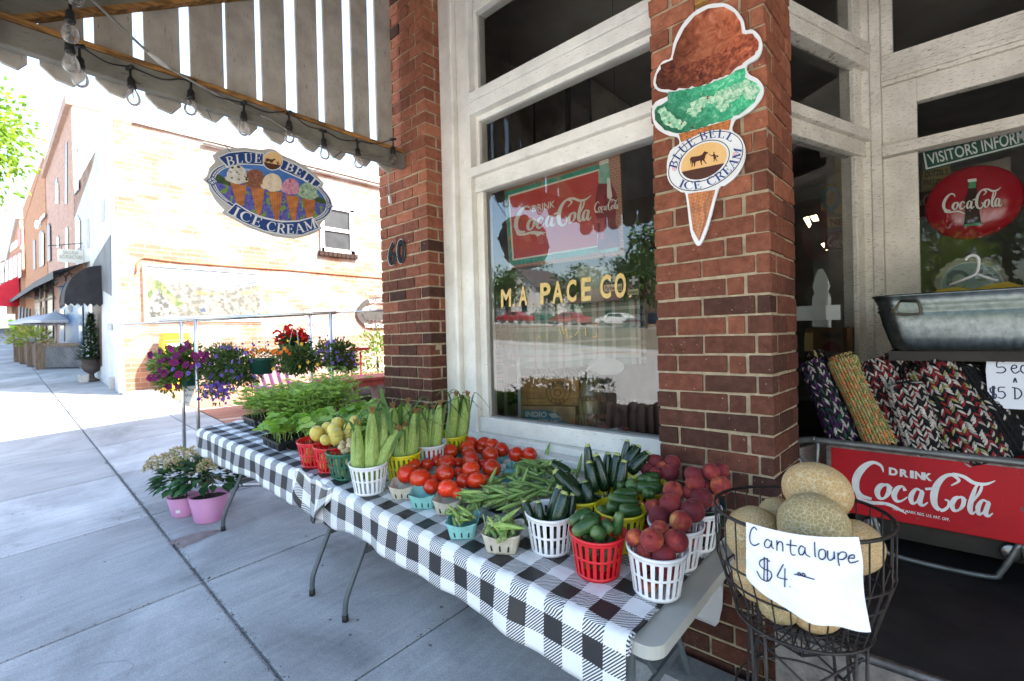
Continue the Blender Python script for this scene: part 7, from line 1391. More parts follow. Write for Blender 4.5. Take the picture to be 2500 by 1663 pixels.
for i, (q, off, r, lb, rot) in enumerate((((880, 378), -.06, 172, 'smooth orange tan cantaloupe perched on top of the others', (0, 1.9, .3)), ((858, 600), .07, 210, 'netted greenish cantaloupe in front under the topmost one', (1.3, .3, 0)), ((480, 650), .02, 160, 'greenish cantaloupe at the left rim of the wire basket', (.3, .5, 0)), ((640, 545), -.08, 120, 'cantaloupe at the back seen between two nearer ones', (1, .2, 0)), ((1090, 730), .03, 165, 'tan cantaloupe at the right rim behind the paper sign', (.2, 1, 0)), ((520, 900), .06, 150, 'tan cantaloupe low at the left behind the paper sign', (0, .4, 0)), ((650, 1060), .05, 140, 'cantaloupe at the bottom left of the wire basket', (.9, .4, 0)), ((880, 1120), .05, 140, 'cantaloupe at the bottom of the wire basket under the sign', (.5, 1, 1)), ((900, 880), .02, 150, 'cantaloupe hidden behind the middle of the paper sign', (.5, .1, 1)))):
    P, n = face(BC, off); c = hit(10, q, Vector((P.x, P.y, 1)), n); rr = min(psize(10, r, c), .082)
    d = Vector((c.x-BC.x, c.y-BC.y, 0)); lim = max(.01, RR-.005-rr if c.z > .85 else RB+.02-rr*.8)
    if c.z < 1.03 and d.length > lim: c = Vector((BC.x, BC.y, c.z))+d.normalized()*lim
    c.z = max(c.z, ZB+rr*.95); lump(MM, 'cantaloupe', c, rr, lb, 'cantaloupe', 'cantaloupes in the wire basket', rot)
# paper price sign, slightly curled
PD = Vector((CAM.x-BC.x, CAM.y-BC.y, 0)).normalized(); pp0 = BC+PD*(RR+.012); sg = thing('price_sign', hit(10, (830, 950), pp0, PD), 'handwritten white paper sign for cantaloupe tied to the wire basket', 'sign')
mb = MB(); mb.smooth = True; TLq, TRq, BRq, BLq = (435, 590), (1150, 695), (1218, 1280), (440, 945)
def paper(u, v):
    left = 1180 if False else None
    x = 435+(1150-435)*u+70*v*u; yt = 590+105*u; yb_ = 945+(1280-945)*min(1, (u*1.02)**.75); y = yt+(yb_-yt)*v; q = hit(10, (x+6*math.sin(v*7)*(u > .9), y), pp0, PD)
    side = Vector((-PD.y, PD.x, 0)); w_ = (q-pp0).dot(side); bend = -min(.05, (w_**2)/.42)
    return q+PD*(bend+.016*math.sin(u*9+v*4)*v*u+.03*v*v*u*math.sin(u*3)+.011*math.sin(v*11+u*5)*u*.6+.004*math.sin(v*23-u*17)*v+.03*max(0, v+u-1.72)+.012)
mb.grid(paper, 30, 30); mb.build('paper', pm('paper', (.70, .72, .78), (.66, .68, .74), 3, .8, .25, 9, .01), sg)
def pen(strokes, k, proj, w_, name, parent, col=(.015, .02, .06)):
    mb = MB(); mat = bpy.data.materials.get('pen_ink') or flatc('pen_ink', col, .5)
    for s_ in strokes:
        P = catmull(s_, 14)
        pts = [proj(q) for q in P]; mb.tube([p_ for p_, _ in pts], w_, 4)
    mb.build(name, mat, parent)
def onpaper(q):
    # invert the paper parametrisation numerically so ink lies on the curled sheet
    u, v = .5, .5
    for _ in range(14):
        f = lambda a, b: (435+715*a+70*b*a, (590+105*a)+((945+335*min(1, (max(a, 0)*1.02)**.75))-(590+105*a))*b)
        x, y = f(u, v); u += (q[0]-x)/(715+70*v)*.8; u = max(0.001, min(1, u)); yt = 590+105*u; yb_ = 945+335*min(1, (u*1.02)**.75); v = (q[1]-yt)/(yb_-yt)
    return Vector(paper(u, v))+PD*.0022, 0
W_ = [[(505,630),(490,612),(470,630),(458,675),(465,715),(490,728),(520,712)], [(590,690),(572,678),(555,700),(558,728),(580,730),(595,705),(598,685),(600,720),(612,735)], [(632,680),(632,745)], [(632,712),(645,690),(662,690),(668,715),(668,748)], [(718,672),(716,740),(725,768),(748,770)], [(690,705),(755,712)], [(800,722),(782,712),(768,735),(772,765),(792,768),(805,742),(806,722),(810,762),(838,782)], [(866,690),(868,765),(872,782)], [(915,738),(895,748),(893,782),(912,795),(932,782),(932,752),(915,738)], [(948,748),(948,790),(965,803),(985,790),(988,756),(990,800)], [(1012,765),(1014,810),(1020,838)], [(1012,785),(1030,765),(1058,768),(1066,788),(1045,805),(1020,802)], [(1085,802),(1108,808),(1112,792),(1092,788),(1078,805),(1092,832),(1138,828)],
      [(588,815),(560,800),(530,815),(522,845),(550,868),(590,880),(598,912),(570,938),(530,930),(505,882)], [(553,790),(550,940)], [(572,795),(572,938)], [(672,828),(634,905),(698,912)], [(682,850),(680,968)], [(712,958),(714,962)], [(738,883),(800,890),(865,903)], [(770,868),(760,876),(768,888),(778,878),(770,868)], [(796,868),(788,878),(796,890),(806,880),(796,868)]]
pen(W_, 10, onpaper, .0013, 'handwriting', sg)
# red cooler cart
CYF = 2.72
ct_ = thing('cooler_cart', (-.1, 2.85, .47), 'worn red metal cooler cart with white script lettering on steel tube legs', 'cart')
redp = pm('worn_red_paint', (.36, .008, .018), (.28, .006, .014), 3, .38, .1, 30, .002, coat=.15); 
def wornred():
    m, p = base('worn_red', .45, spec=.2); v = objvec(m); c = ramp(m, noise_(m, v, 4, 5), [(.3, (.44, .005, .013)), (.7, (.30, .004, .010))]); c = mixc(m, ramp(m, noise_(m, v, 26, 6, .75), [(.66, (0, 0, 0)), (.70, (1, 1, 1))]), c, (.10, .075, .07)); setc(m, p, c); bump(m, noise_(m, v, 12, 4), .2, .003); return m
WR = wornred(); a, b = AY(10, (950, 90), CYF), AY(10, (945, 490), CYF); XR2 = .72; ZT, ZB2 = a.z-.004, b.z
mb = MB(); mb.box((a.x, CYF, ZB2), (XR2, CYF+.018, ZT)); mb.box((a.x, CYF+.018, ZB2), (a.x+.015, 2.99, ZT)); mb.box((XR2-.015, CYF+.018, ZB2), (XR2, 2.99, ZT)); mb.box((a.x+.015, 2.975, ZB2), (XR2-.015, 2.99, ZT)); mb.box((a.x+.015, CYF+.018, ZB2), (XR2-.015, 2.975, ZB2+.02)); mb.build('cooler_box', WR, ct_, bevel=.004)
mb = MB(); mb.box((a.x-.006, CYF-.008, ZB2-.004), (a.x+.012, CYF+.004, ZT)); mb.box((a.x, CYF-.006, ZT-.006), (XR2, CYF+.02, ZT+.008)); mb.build('edge_trim', pm('worn_edge', (.20, .19, .18), (.09, .07, .06), 30, .5, metal=.5), ct_)
GT = pm('grey_tube', (.13, .135, .13), (.22, .22, .21), 14, .4, metal=.6)
zt = ZT+.012; xl = a.x
mb = MB(); mb.tube(catmull([(XR2, CYF-.012, zt+.005), (xl+.05, CYF-.012, zt+.008), (xl-.05, CYF-.012, zt+.012), (xl-.125, CYF-.012, zt-.005), (xl-.155, CYF-.012, zt-.05), (xl-.12, CYF-.012, zt-.10), (xl-.085, CYF-.012, zt-.17)], 5), .0155, 10); mb.build('handle', GT, ct_)
mb = MB(); mb.tube([(xl-.04, CYF-.012, zt), (xl-.06, CYF+.05, zt-.16), (xl-.06, CYF+.05, zt-.3)], .011, 8); mb.build('side_brace', GT, ct_)
for x0, x1 in ((-.27, .11), (.2, .6)): mb = MB(); z0 = .475; mb.tube(catmull([(x0-.03, CYF+.01, ZB2), (x0, CYF+.01, z0+.05), (x0+.05, CYF+.01, z0+.012), (x1-.05, CYF+.01, z0+.012), (x1, CYF+.01, z0+.05), (x1+.05, CYF+.01, ZB2)], 5), .011, 8); mb.build('leg', GT, ct_)
mb = MB(); mb.box((xl+.1, CYF+.05, ZB2-.09), (XR2-.05, 2.95, ZB2-.005)); mb.build('under_shelf', M['dark'], ct_)
for x in (xl+.16, .14): mb = MB(); mb.smooth = True; mb.lathe([(0, 0), (.03, 0), (.035, .006), (.03, .012), (0, .012)], 16, (x, CYF+.04, ZB2-.05), M=Matrix.Rotation(math.pi/2, 4, 'X')); mb.build('cap_catcher', M['nosing'], ct_)
F = Flat(10, (0, CYF-.002, 0), (0, -1, 0)); wp = printm('worn_white_lettering', (.64, .63, .62), (.52, .51, .50), 8, c3=(.30, .05, .05), s3=60, t3=.67)
script_on(F, [(1110, 165), (2010, 315), (1970, 610), (1105, 470)], 0, .0012)
for ch, x in zip('DRINK', (1330, 1398, 1462, 1492, 1545)): w_ = 24 if ch == 'I' else 55; F.text(ch, [(x, 232+(x-1330)*.15), (x+w_, 232+(x+w_-1330)*.15), (x+w_, 280+(x+w_-1330)*.15), (x, 280+(x-1330)*.15)], 0, .0012, .05)
F.text('TRADE MARK REG. U.S. PAT. OFF.', [(1352, 482), (1710, 552), (1708, 570), (1350, 498)], 0, .0012, .02); F.mb.build('lettering', wp, ct_)
# braided rolled rugs standing in the cart
def rug(label, Abot, Btop, r, pal, seed, col=.030, sq=1.0, blunt=.8):
    R = random.Random(seed); A, B = Vector(Abot), Vector(Btop); ax = (B-A); L = ax.length; ax.normalize(); x = ax.cross(Vector((0, -1, 0.2))).normalized(); y = ax.cross(x)
    def S(a, t, lift=0):
        rr = (r+lift)*(1-.10*(t/L)**2)*(1 if t < L-.02 else blunt); wob = 1+.06*math.sin(3*a+seed)+.05*math.sin(t*14+seed)
        return A+ax*t+(x*math.cos(a)*sq+y*math.sin(a))*rr*wob
    mb = MB(); n = max(6, int(2*math.pi*r*(.5+sq/2)/col)); st = .0125; m_ = int(L/st); mb.mi = 0
    N = 24; vs = [S(2*math.pi*k/N, t*L/8, -.004) for t in range(9) for k in range(N)]; mb.mi = len(pal); mb.add(vs, [(i*N+k, i*N+(k+1) % N, (i+1)*N+(k+1) % N, (i+1)*N+k) for i in range(8) for k in range(N)]+[tuple(8*N+k for k in range(N))])
    for c_ in range(n):
        a0 = 2*math.pi*c_/n; w_ = 2*math.pi/n; cols = [R.randrange(len(pal)) for _ in range(7)]
        for j in range(m_):
            for s_ in (0, 1):
                t0 = j*st+s_*st*.5; aa, ab = a0+w_*(.52 if s_ else .48), a0+w_*(1.0 if s_ else 0.0)
                mi = cols[(j*2+s_) % 7] if R.random() < .65 else R.randrange(len(pal)); mb.mi = mi; mb.col = R.random()
                P = []
                for f, lf, hw in ((0, .001, .25), (.35, .006, .5), (.7, .006, .5), (1, .0005, .25)):
                    a = aa+(ab-aa)*f; tc = t0+f*st*1.7; P.append((S(a, min(tc-hw*st, L), lf), S(a, min(tc, L), lf+.0022), S(a, min(tc+hw*st, L), lf)))
                v = [q for tri in P for q in tri]; mb.smooth = True; mb.add(v, [(3*i+k, 3*i+k+1, 3*i+k+4, 3*i+k+3) for i in range(3) for k in (0, 1)])
    return tag(mb.build('braided_rug', [RUGM[c_] for c_ in pal]+[RUGM['k']]), label, 'rug', 'braided rugs rolled in the cooler cart')
RUGM = {k: pm('rug_'+k, c, tuple(v*.7 for v in c), 60, .95, .6, 300, .002, attr=.5) for k, c in dict(k=(.012, .012, .013), w=(.42, .38, .34), r=(.22, .02, .025), b=(.10, .13, .24), g=(.02, .07, .05), p=(.07, .015, .09), o=(.55, .20, .07), t=(.42, .32, .15), l=(.26, .27, .09), n=(.12, .07, .05), s=(.30, .34, .38)).items()}
def rq2(k, a, b, y0, y1): return AY(k, a, y0-.235), AY(k, b, y1-.25)
A, B = rq2(9, (560, 1400), (330, 865), 3.03, 3.06); rug('leftmost black purple and green braided rug roll', A, B, .058, 'kkwpgkwp', 1)
A, B = rq2(9, (800, 1420), (520, 830), 3.01, 3.08); rug('orange and tan braided rug roll second from the left', A, B, .060, 'otlototl', 2, .024)
A, B = rq2(9, (1010, 1430), (715, 865), 3.03, 3.10); rug('red white and black braided rug roll beside the orange one', A, B, .060, 'wkrwkwrk', 3, sq=1.1)
A, B = rq2(9, (1080, 1460), (925, 985), 2.985, 3.0); rug('slim black and white braided rug folded before the widest roll', A, B, .050, 'wkwkrwkw', 4, sq=1.2, blunt=.35)
A, B = rq2(9, (1440, 1520), (1075, 880), 3.02, 3.10); rug('widest red white and black braided rug roll', A, B, .082, 'rwkrwkwlkr', 5, .034, sq=1.25)
A, B = rq2(9, (1600, 1480), (1230, 900), 3.09, 3.15); rug('black braided rug roll leaning behind the widest roll', A, B, .075, 'kkkwkk', 6, .034, sq=1.2)
A, B = rq2(9, (500, 1300), (360, 800), 3.12, 3.16); rug('tan flecked braided rug behind the purple roll', A, B, .042, 'ktkn', 7)
A, B = rq2(9, (1050, 1300), (880, 805), 3.13, 3.17); rug('dark brown braided rug behind the two middle rolls', A, B, .055, 'knkwk', 8); A, B = rq2(9, (1230, 1300), (1065, 810), 3.13, 3.17); rug('dark red braided rug standing behind the widest roll’s top', A, B, .06, 'krkwk', 9)
# galvanised tub with its shelf
gz_ = pm('galvanised', (.16, .18, .18), (.10, .12, .12), 40, .30, .05, 40, .001, metal=.9); tbx = thing('galvanised_tub', (.15, 2.95, 1.4), 'ribbed galvanised metal tub with a wire handle in front of the door glass', 'tub')
TX0, TX1, TYf, TYb = AY(9, (735, 472), 2.86).x, .70, 2.74, 3.17; zt_, zb_ = 1.645, 1.40
def tubring(z, f, ribs=0):
    cx, cy, hx, hy = (TX0+TX1)/2, (TYf+TYb)/2, (TX1-TX0)/2*f, (TYb-TYf)/2*f; N = 160; out = []; r = .085*f
    per = [(-hx+r, -hy), (hx-r, -hy), (hx, -hy+r), (hx, hy-r), (hx-r, hy), (-hx+r, hy), (-hx, hy-r), (-hx, -hy+r)]
    segs = []
    def arc(c, t0): return [(c[0]+r*math.cos(math.radians(t0+90*i/8)), c[1]+r*math.sin(math.radians(t0+90*i/8))) for i in range(9)]
    def line(a, b, n): return [(a[0]+(b[0]-a[0])*i/n, a[1]+(b[1]-a[1])*i/n) for i in range(1, n)]
    pts = line(per[0], per[1], 50)+arc((hx-r, -hy+r), -90)+line(per[2], per[3], 14)+arc((hx-r, hy-r), 0)+line(per[4], per[5], 50)+arc((-hx+r, hy-r), 90)+line(per[6], per[7], 14)+arc((-hx+r, -hy+r), 180)
    for i, (u, v) in enumerate(pts): k = 1+ribs*(.5+.5*math.cos(i*math.pi)); out.append((cx+u*k, cy+v*(1+(k-1)*6), z))
    return out
L = [tubring(zb_, .82), tubring(zb_+.01, .85, .008), tubring(zb_+.06, .88, .012), tubring(zb_+.12, .915, .012), tubring(zb_+.165, .94, .006), tubring(zb_+.17, .95), tubring(zb_+.178, .965), tubring(zb_+.186, .95), tubring(zb_+.194, .965), tubring(zb_+.202, .955), tubring(zt_-.004, .99), tubring(zt_, 1.005), tubring(zt_+.006, 1.0), tubring(zt_, .985), tubring(zb_+.17, .93), tubring(zb_+.02, .81)]
mb = MB(); N = len(L[0]); mb.smooth = True; mb.add([p for r in L for p in r], [(i*N+k, i*N+(k+1) % N, (i+1)*N+(k+1) % N, (i+1)*N+k) for i in range(len(L)-1) for k in range(N)]); mb.smooth = False; mb.add(L[-1], [tuple(range(N))]); mb.add(L[0], [tuple(range(N-1, -1, -1))]); mb.build('body', gz_, tbx)
mb = MB(); hd = lambda q: AY(9, q, TYf-.022); mb.tube(catmull([tuple(hd(q)) for q in ((905, 490), (880, 530), (872, 552), (900, 568), (1020, 566), (1040, 548), (1028, 505), (1015, 488))], 4)+[tuple(hd((905, 486)))], .005, 6); mb.build('handle', pm('brass_wire', (.12, .09, .03), (.05, .05, .05), 10, .4, metal=.7), tbx)
mb = MB(); mb.poly([hd(q) for q in ((905, 490), (1015, 488), (1030, 540), (890, 548))], .006, (0, -1, 0)); mb.build('handle_plate', gz_, tbx)
sf = MB(); sf.box((TX0+.06, 2.80, 1.355), (.8, 3.17, 1.398)); sf.box((TX0+.12, 3.12, .47), (TX0+.17, 3.17, 1.355)); sf.box((.7, 3.12, .47), (.75, 3.17, 1.355)); tag(sf.build('dark_shelf', M['dark']), 'dark wooden shelf carrying the metal tub behind the rugs', 'shelf')
# yellow shirt on a white hanger lying over the tub
ysm = pm('mustard_cloth', (.42, .30, .05), (.34, .23, .035), 4, .9); ys = thing('yellow_shirt', AY(18, (560, 1400), 2.98), 'mustard yellow shirt on a white hanger lying over the metal tub', 'shirt')
F = Flat(18, (0, 2.98, 0), (0, -1, 0)); F.poly([(185, 1490), (290, 1430), (420, 1420), (560, 1428), (700, 1395), (820, 1380), (960, 1410), (1200, 1460), (1200, 1560), (200, 1560)], 0, 0, .05); F.poly([(300, 1466), (400, 1485), (330, 1487)], 1, .002); F.poly([(655, 1470), (740, 1440), (690, 1472)], 1, .002); F.mb.build('cloth', [ysm, M['black']], ys, bevel=.004)
mb = MB(); H_ = lambda q: AY(18, q, 2.985); mb.tube(catmull([tuple(H_(q)) for q in ((492, 1210), (510, 1185), (545, 1172), (580, 1182), (596, 1215), (592, 1265), (580, 1305))], 5), .006, 8); mb.tube([H_(q) for q in ((370, 1400), (560, 1325), (580, 1305))], .006, 8); mb.tube([H_(q) for q in ((580, 1318), (740, 1368))], .006, 8); mb.build('hanger', flatc('hanger_white', (.55, .56, .55)), ys)
# price card on the right
pc = thing('price_card', AY(9, (1560, 1000), 2.83), 'white rounded card with black handwritten prices above the rugs', 'sign'); F = Flat(9, (0, 2.83, 0), (0, -1, 0)); F.poly([(1480, 842), (2000, 830), (2000, 1190), (1560, 1170), (1510, 1160), (1470, 1110), (1455, 930), (1460, 870)], 0, 0, .001)
for s_ in ([(1575,872),(1530,870),(1528,905),(1565,905),(1582,925),(1560,942),(1522,940)], [(1622,915),(1650,910),(1648,895),(1628,895),(1618,920),(1640,945),(1672,930)], [(1712,902),(1688,895),(1678,925),(1700,945),(1716,915),(1718,945)], [(1760,905),(1735,900),(1732,930),(1755,945)], [(1632,1005),(1642,975),(1652,1005)], [(1636,992),(1650,992)], [(1520,1040),(1485,1040),(1490,1068),(1520,1080),(1515,1105),(1480,1095)], [(1500,1025),(1498,1110)], [(1508,1025),(1508,1110)], [(1578,1035),(1540,1035),(1538,1062),(1565,1062),(1580,1085),(1560,1105),(1532,1098)], [(1640,1035),(1642,1105)], [(1622,1035),(1665,1045),(1685,1075),(1665,1105),(1635,1108)], [(1722,1072),(1705,1082),(1708,1105),(1728,1105),(1735,1085),(1722,1072)], [(1770,1035),(1770,1105)], [(1800,1035),(1800,1105)], [(1850,1070),(1830,1085),(1845,1105),(1860,1075),(1862,1105)]): F.stroke(catmull(s_, 4), 7, 1, .0012)
F.mb.build('card', [bpy.data.materials['paper'], bpy.data.materials['pen_ink']], pc)
# ================================================================ DOOR GLASS: signs inside
vs_ = thing('street_sign', AY(18, (560, 330), 3.68), 'green visitors information sign hanging inside the door glass', 'sign'); F = Flat(18, (0, 3.68, 0), (0, -1, 0)); tlt = lambda x: 368-(x-150)*.282; btm = lambda x: 535-(x-150)*.258
F.poly([(150, tlt(150)), (1500, tlt(1500)), (1500, btm(1500)), (182, btm(182))], 0, 0, .004); F.poly([(163, tlt(163)+6), (1490, tlt(1490)+7), (1490, btm(1490)-9), (190, btm(190)-9)], 1, .001); F.poly([(178, tlt(178)+18), (1480, tlt(1480)+18), (1480, btm(1480)-20), (203, btm(203)-20)], 0, .0015)
F.text('VISITORS INFORMATION', [(195, 398), (1235, 125), (1240, 232), (218, 478)], 1, .002, .012); F.mb.build('plate', [flatc('sign_green', (.008, .075, .045), .4), flatc('sign_white4', (.62, .64, .62), .4)], vs_)
bt = thing('button_sign', AY(18, (545, 765), 3.68), 'round red button sign with a bottle and white script inside the door glass', 'sign'); c = AY(18, (545, 768), 3.68); Rr = psize(18, 272, c)*1.02; mb = MB(); mb.smooth = True
mb.lathe([(0, .05), (Rr*.5, .043), (Rr*.8, .026), (Rr*.95, .008), (Rr, 0), (Rr, -.01)], 48, c, M=Matrix.Rotation(math.pi/2, 4, 'X')); mb.build('dome', pm('button_red', (.30, .008, .018), (.26, .007, .015), 3, .18, coat=.6), bt)
F = Flat(18, (0, 3.62, 0), (0, -1, 0)); F.poly([(505, 700), (520, 640), (510, 590), (576, 582), (575, 635), (585, 690), (605, 720), (600, 830), (615, 930), (480, 945), (490, 830), (485, 750)], 0, 0, .002); F.poly([(515, 660), (522, 610), (570, 605), (572, 655)], 2, .0006); F.poly([(510, 590), (576, 582), (578, 605), (512, 612)], 1, .0006); F.poly([(482, 935), (612, 920), (610, 938), (484, 950)], 2, .0006)
script_on(F, [(318, 700), (772, 645), (772, 838), (318, 865)], 1, .001); F.mb.build('emblem', [flatc('cola_dark', (.03, .012, .012), .2), flatc('script_white', (.62, .58, .52), .4), flatc('glass_green', (.05, .22, .10), .2)], bt)
cp = thing('bottle_cap_sign', AY(18, (545, 1330), 3.65), 'bottle cap shaped tin sign behind the yellow shirt', 'sign'); F = Flat(18, (0, 3.65, 0), (0, -1, 0)); c = (545, 1400)
F.poly([(c[0]+(285+12*math.cos(i*math.pi))*math.cos(2*math.pi*i/44), c[1]+(220+9*math.cos(i*math.pi))*math.sin(2*math.pi*i/44)) for i in range(44)], 0, 0, .03); F.ell(c, 242, 180, 0, 1, .001); F.ell(c, 232, 172, 0, 2, .002); F.text('"RC tastes', [(525, 1278), (688, 1276), (688, 1304), (525, 1308)], 3, .003, .01); F.text('best with a', [(560, 1312), (722, 1308), (722, 1332), (560, 1336)], 3, .003, .01); F.text('Moon Pie!"', [(568, 1346), (750, 1338), (750, 1362), (568, 1366)], 3, .003, .01)
F.poly([(345, 1400), (350, 1320), (400, 1285), (470, 1285), (520, 1320), (505, 1360), (480, 1420)], 4, .003); F.ell((445, 1365), 55, 50, 0, 5, .0035); F.mb.build('plate', [pm('tin_rim', (.20, .19, .17), (.1, .1, .09), 20, .4, metal=.5), flatc('cap_white', (.5, .5, .48)), flatc('cap_blue', (.22, .30, .34)), M['black'], flatc('cap_dark_blue', (.06, .10, .13)), flatc('cap_face', (.26, .30, .31))], cp)
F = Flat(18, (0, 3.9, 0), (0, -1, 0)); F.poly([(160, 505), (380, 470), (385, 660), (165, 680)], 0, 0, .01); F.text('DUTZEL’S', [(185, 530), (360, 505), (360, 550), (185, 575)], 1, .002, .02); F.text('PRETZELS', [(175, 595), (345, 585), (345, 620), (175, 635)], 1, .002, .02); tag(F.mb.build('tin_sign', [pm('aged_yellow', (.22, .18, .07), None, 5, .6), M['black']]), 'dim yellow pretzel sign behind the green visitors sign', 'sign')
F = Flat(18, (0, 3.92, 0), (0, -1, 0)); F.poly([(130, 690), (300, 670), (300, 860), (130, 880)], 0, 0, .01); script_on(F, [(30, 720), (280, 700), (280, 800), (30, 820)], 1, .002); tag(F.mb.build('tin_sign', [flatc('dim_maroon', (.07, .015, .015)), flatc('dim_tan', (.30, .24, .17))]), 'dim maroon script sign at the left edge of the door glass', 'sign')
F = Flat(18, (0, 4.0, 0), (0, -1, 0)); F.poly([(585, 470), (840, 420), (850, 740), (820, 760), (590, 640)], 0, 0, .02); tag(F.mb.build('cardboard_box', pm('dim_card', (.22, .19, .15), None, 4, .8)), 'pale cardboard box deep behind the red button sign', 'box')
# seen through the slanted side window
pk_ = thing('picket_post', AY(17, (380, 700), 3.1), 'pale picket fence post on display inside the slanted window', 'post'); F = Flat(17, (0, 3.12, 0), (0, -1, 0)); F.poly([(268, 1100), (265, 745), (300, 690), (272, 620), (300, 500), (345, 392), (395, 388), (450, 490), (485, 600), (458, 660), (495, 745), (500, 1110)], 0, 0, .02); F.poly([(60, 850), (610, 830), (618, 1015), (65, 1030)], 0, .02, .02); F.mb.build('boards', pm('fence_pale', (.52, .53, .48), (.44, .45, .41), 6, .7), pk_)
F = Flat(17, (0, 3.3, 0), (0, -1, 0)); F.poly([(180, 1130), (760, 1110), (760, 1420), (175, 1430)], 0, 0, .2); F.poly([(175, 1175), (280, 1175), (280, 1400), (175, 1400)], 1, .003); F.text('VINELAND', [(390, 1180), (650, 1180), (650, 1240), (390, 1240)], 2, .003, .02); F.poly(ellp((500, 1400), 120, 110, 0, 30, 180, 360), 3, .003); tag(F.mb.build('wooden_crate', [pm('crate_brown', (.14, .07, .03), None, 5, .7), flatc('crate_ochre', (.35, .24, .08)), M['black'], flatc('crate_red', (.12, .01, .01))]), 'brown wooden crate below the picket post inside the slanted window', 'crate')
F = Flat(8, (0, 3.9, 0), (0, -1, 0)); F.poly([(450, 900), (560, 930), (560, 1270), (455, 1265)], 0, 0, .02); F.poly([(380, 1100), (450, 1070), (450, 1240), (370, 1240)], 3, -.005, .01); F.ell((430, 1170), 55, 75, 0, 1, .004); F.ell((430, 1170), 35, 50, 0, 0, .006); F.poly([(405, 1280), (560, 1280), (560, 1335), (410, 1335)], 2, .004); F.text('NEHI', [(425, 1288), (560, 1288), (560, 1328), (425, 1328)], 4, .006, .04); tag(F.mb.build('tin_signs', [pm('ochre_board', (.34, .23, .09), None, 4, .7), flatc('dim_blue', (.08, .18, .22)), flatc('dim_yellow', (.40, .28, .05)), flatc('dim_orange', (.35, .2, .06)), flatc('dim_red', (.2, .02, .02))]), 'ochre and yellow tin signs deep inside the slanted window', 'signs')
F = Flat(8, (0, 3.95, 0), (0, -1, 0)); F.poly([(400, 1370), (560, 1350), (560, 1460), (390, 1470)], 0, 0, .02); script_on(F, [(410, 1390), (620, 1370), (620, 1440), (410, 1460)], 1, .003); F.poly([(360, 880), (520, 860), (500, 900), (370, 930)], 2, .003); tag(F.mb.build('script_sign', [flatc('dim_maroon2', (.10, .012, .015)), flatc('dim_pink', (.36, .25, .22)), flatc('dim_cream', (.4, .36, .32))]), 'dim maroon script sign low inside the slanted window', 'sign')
lamp = bpy.data.materials.new('tube_light'); lamp.use_nodes = True; pn = lamp.node_tree.nodes['Principled BSDF']; pn.inputs['Emission Color'].default_value = (1, .82, .5, 1); pn.inputs['Emission Strength'].default_value = 1.1
F = Flat(8, (0, 4.3, 0), (0, -1, 0))
for q in ([(268, 1285), (295, 1275), (312, 1320), (300, 1340)], [(305, 1275), (345, 1265), (358, 1298), (325, 1302)], [(372, 1438), (390, 1430), (412, 1468), (402, 1474)]): F.poly(q, 0, 0, .02)
tag(F.mb.build('ceiling_light', lamp), 'small glowing lamps deep inside the slanted window', 'lamp')
# ================================================================ SHOP WINDOW DISPLAY
po = thing('picture_sign', AY(6, (1400, 480), 2.36), 'red painted brick picture sign with bottle hanging inside the window', 'sign'); F = Flat(6, (0, 2.36, 0), (0, -1, 0))
def pbrick():
    m, p = base('print_brickwall', .5); v = objvec(m); sx = nd(m, 'SeparateXYZ'); lk(m, v, sx.inputs[0]); cx = nd(m, 'CombineXYZ'); lk(m, sx.outputs[0], cx.inputs[0]); lk(m, sx.outputs[2], cx.inputs[1]); b = nd(m, 'TexBrick'); b.inputs['Scale'].default_value = 16; b.inputs['Color1'].default_value = (.34, .12, .07, 1); b.inputs['Color2'].default_value = (.28, .11, .07, 1); b.inputs['Mortar'].default_value = (.36, .24, .14, 1); b.inputs['Mortar Size'].default_value = .03; lk(m, cx.outputs[0], b.inputs['Vector']); setc(m, p, b.outputs[0])
    m2, p2 = base('print_red_on_brick', .5); v = objvec(m2); sx = nd(m2, 'SeparateXYZ'); lk(m2, v, sx.inputs[0]); cx = nd(m2, 'CombineXYZ'); lk(m2, sx.outputs[0], cx.inputs[0]); lk(m2, sx.outputs[2], cx.inputs[1]); b = nd(m2, 'TexBrick'); b.inputs['Scale'].default_value = 16; b.inputs['Color1'].default_value = (.52, .035, .03, 1); b.inputs['Color2'].default_value = (.46, .04, .03, 1); b.inputs['Mortar'].default_value = (.32, .05, .035, 1); b.inputs['Mortar Size'].default_value = .025; lk(m2, cx.outputs[0], b.inputs['Vector']); setc(m2, p2, mixc(m2, ramp(m2, noise_(m2, v, 7, 5), [(.5, (0, 0, 0)), (.8, (.5, .5, .5))]), b.outputs[0], (.40, .12, .05))); return m, m2
PB, PR = pbrick(); F.poly([(975, 325), (1805, 58), (1838, 805), (1012, 900)], 0, 0, .012)
F.poly([(980, 352), (1660, 150), (1665, 180), (1690, 780), (1018, 882)], 1, .001); F.poly([(1003, 375), (1660, 185), (1650, 745), (1035, 845)], 2, .0015); F.poly([(1015, 385), (1655, 198), (1645, 735), (1045, 832)], 3, .002)
F.text('DRINK', [(1172, 448), (1340, 412), (1338, 460), (1174, 498)], 2, .003, .02); script_on(F, [(1050, 455), (1610, 368), (1600, 600), (1050, 695)], 2, .0032); F.poly([(1160, 655), (1210, 633), (1285, 640), (1240, 655), (1215, 672), (1195, 655)], 2, .0032)
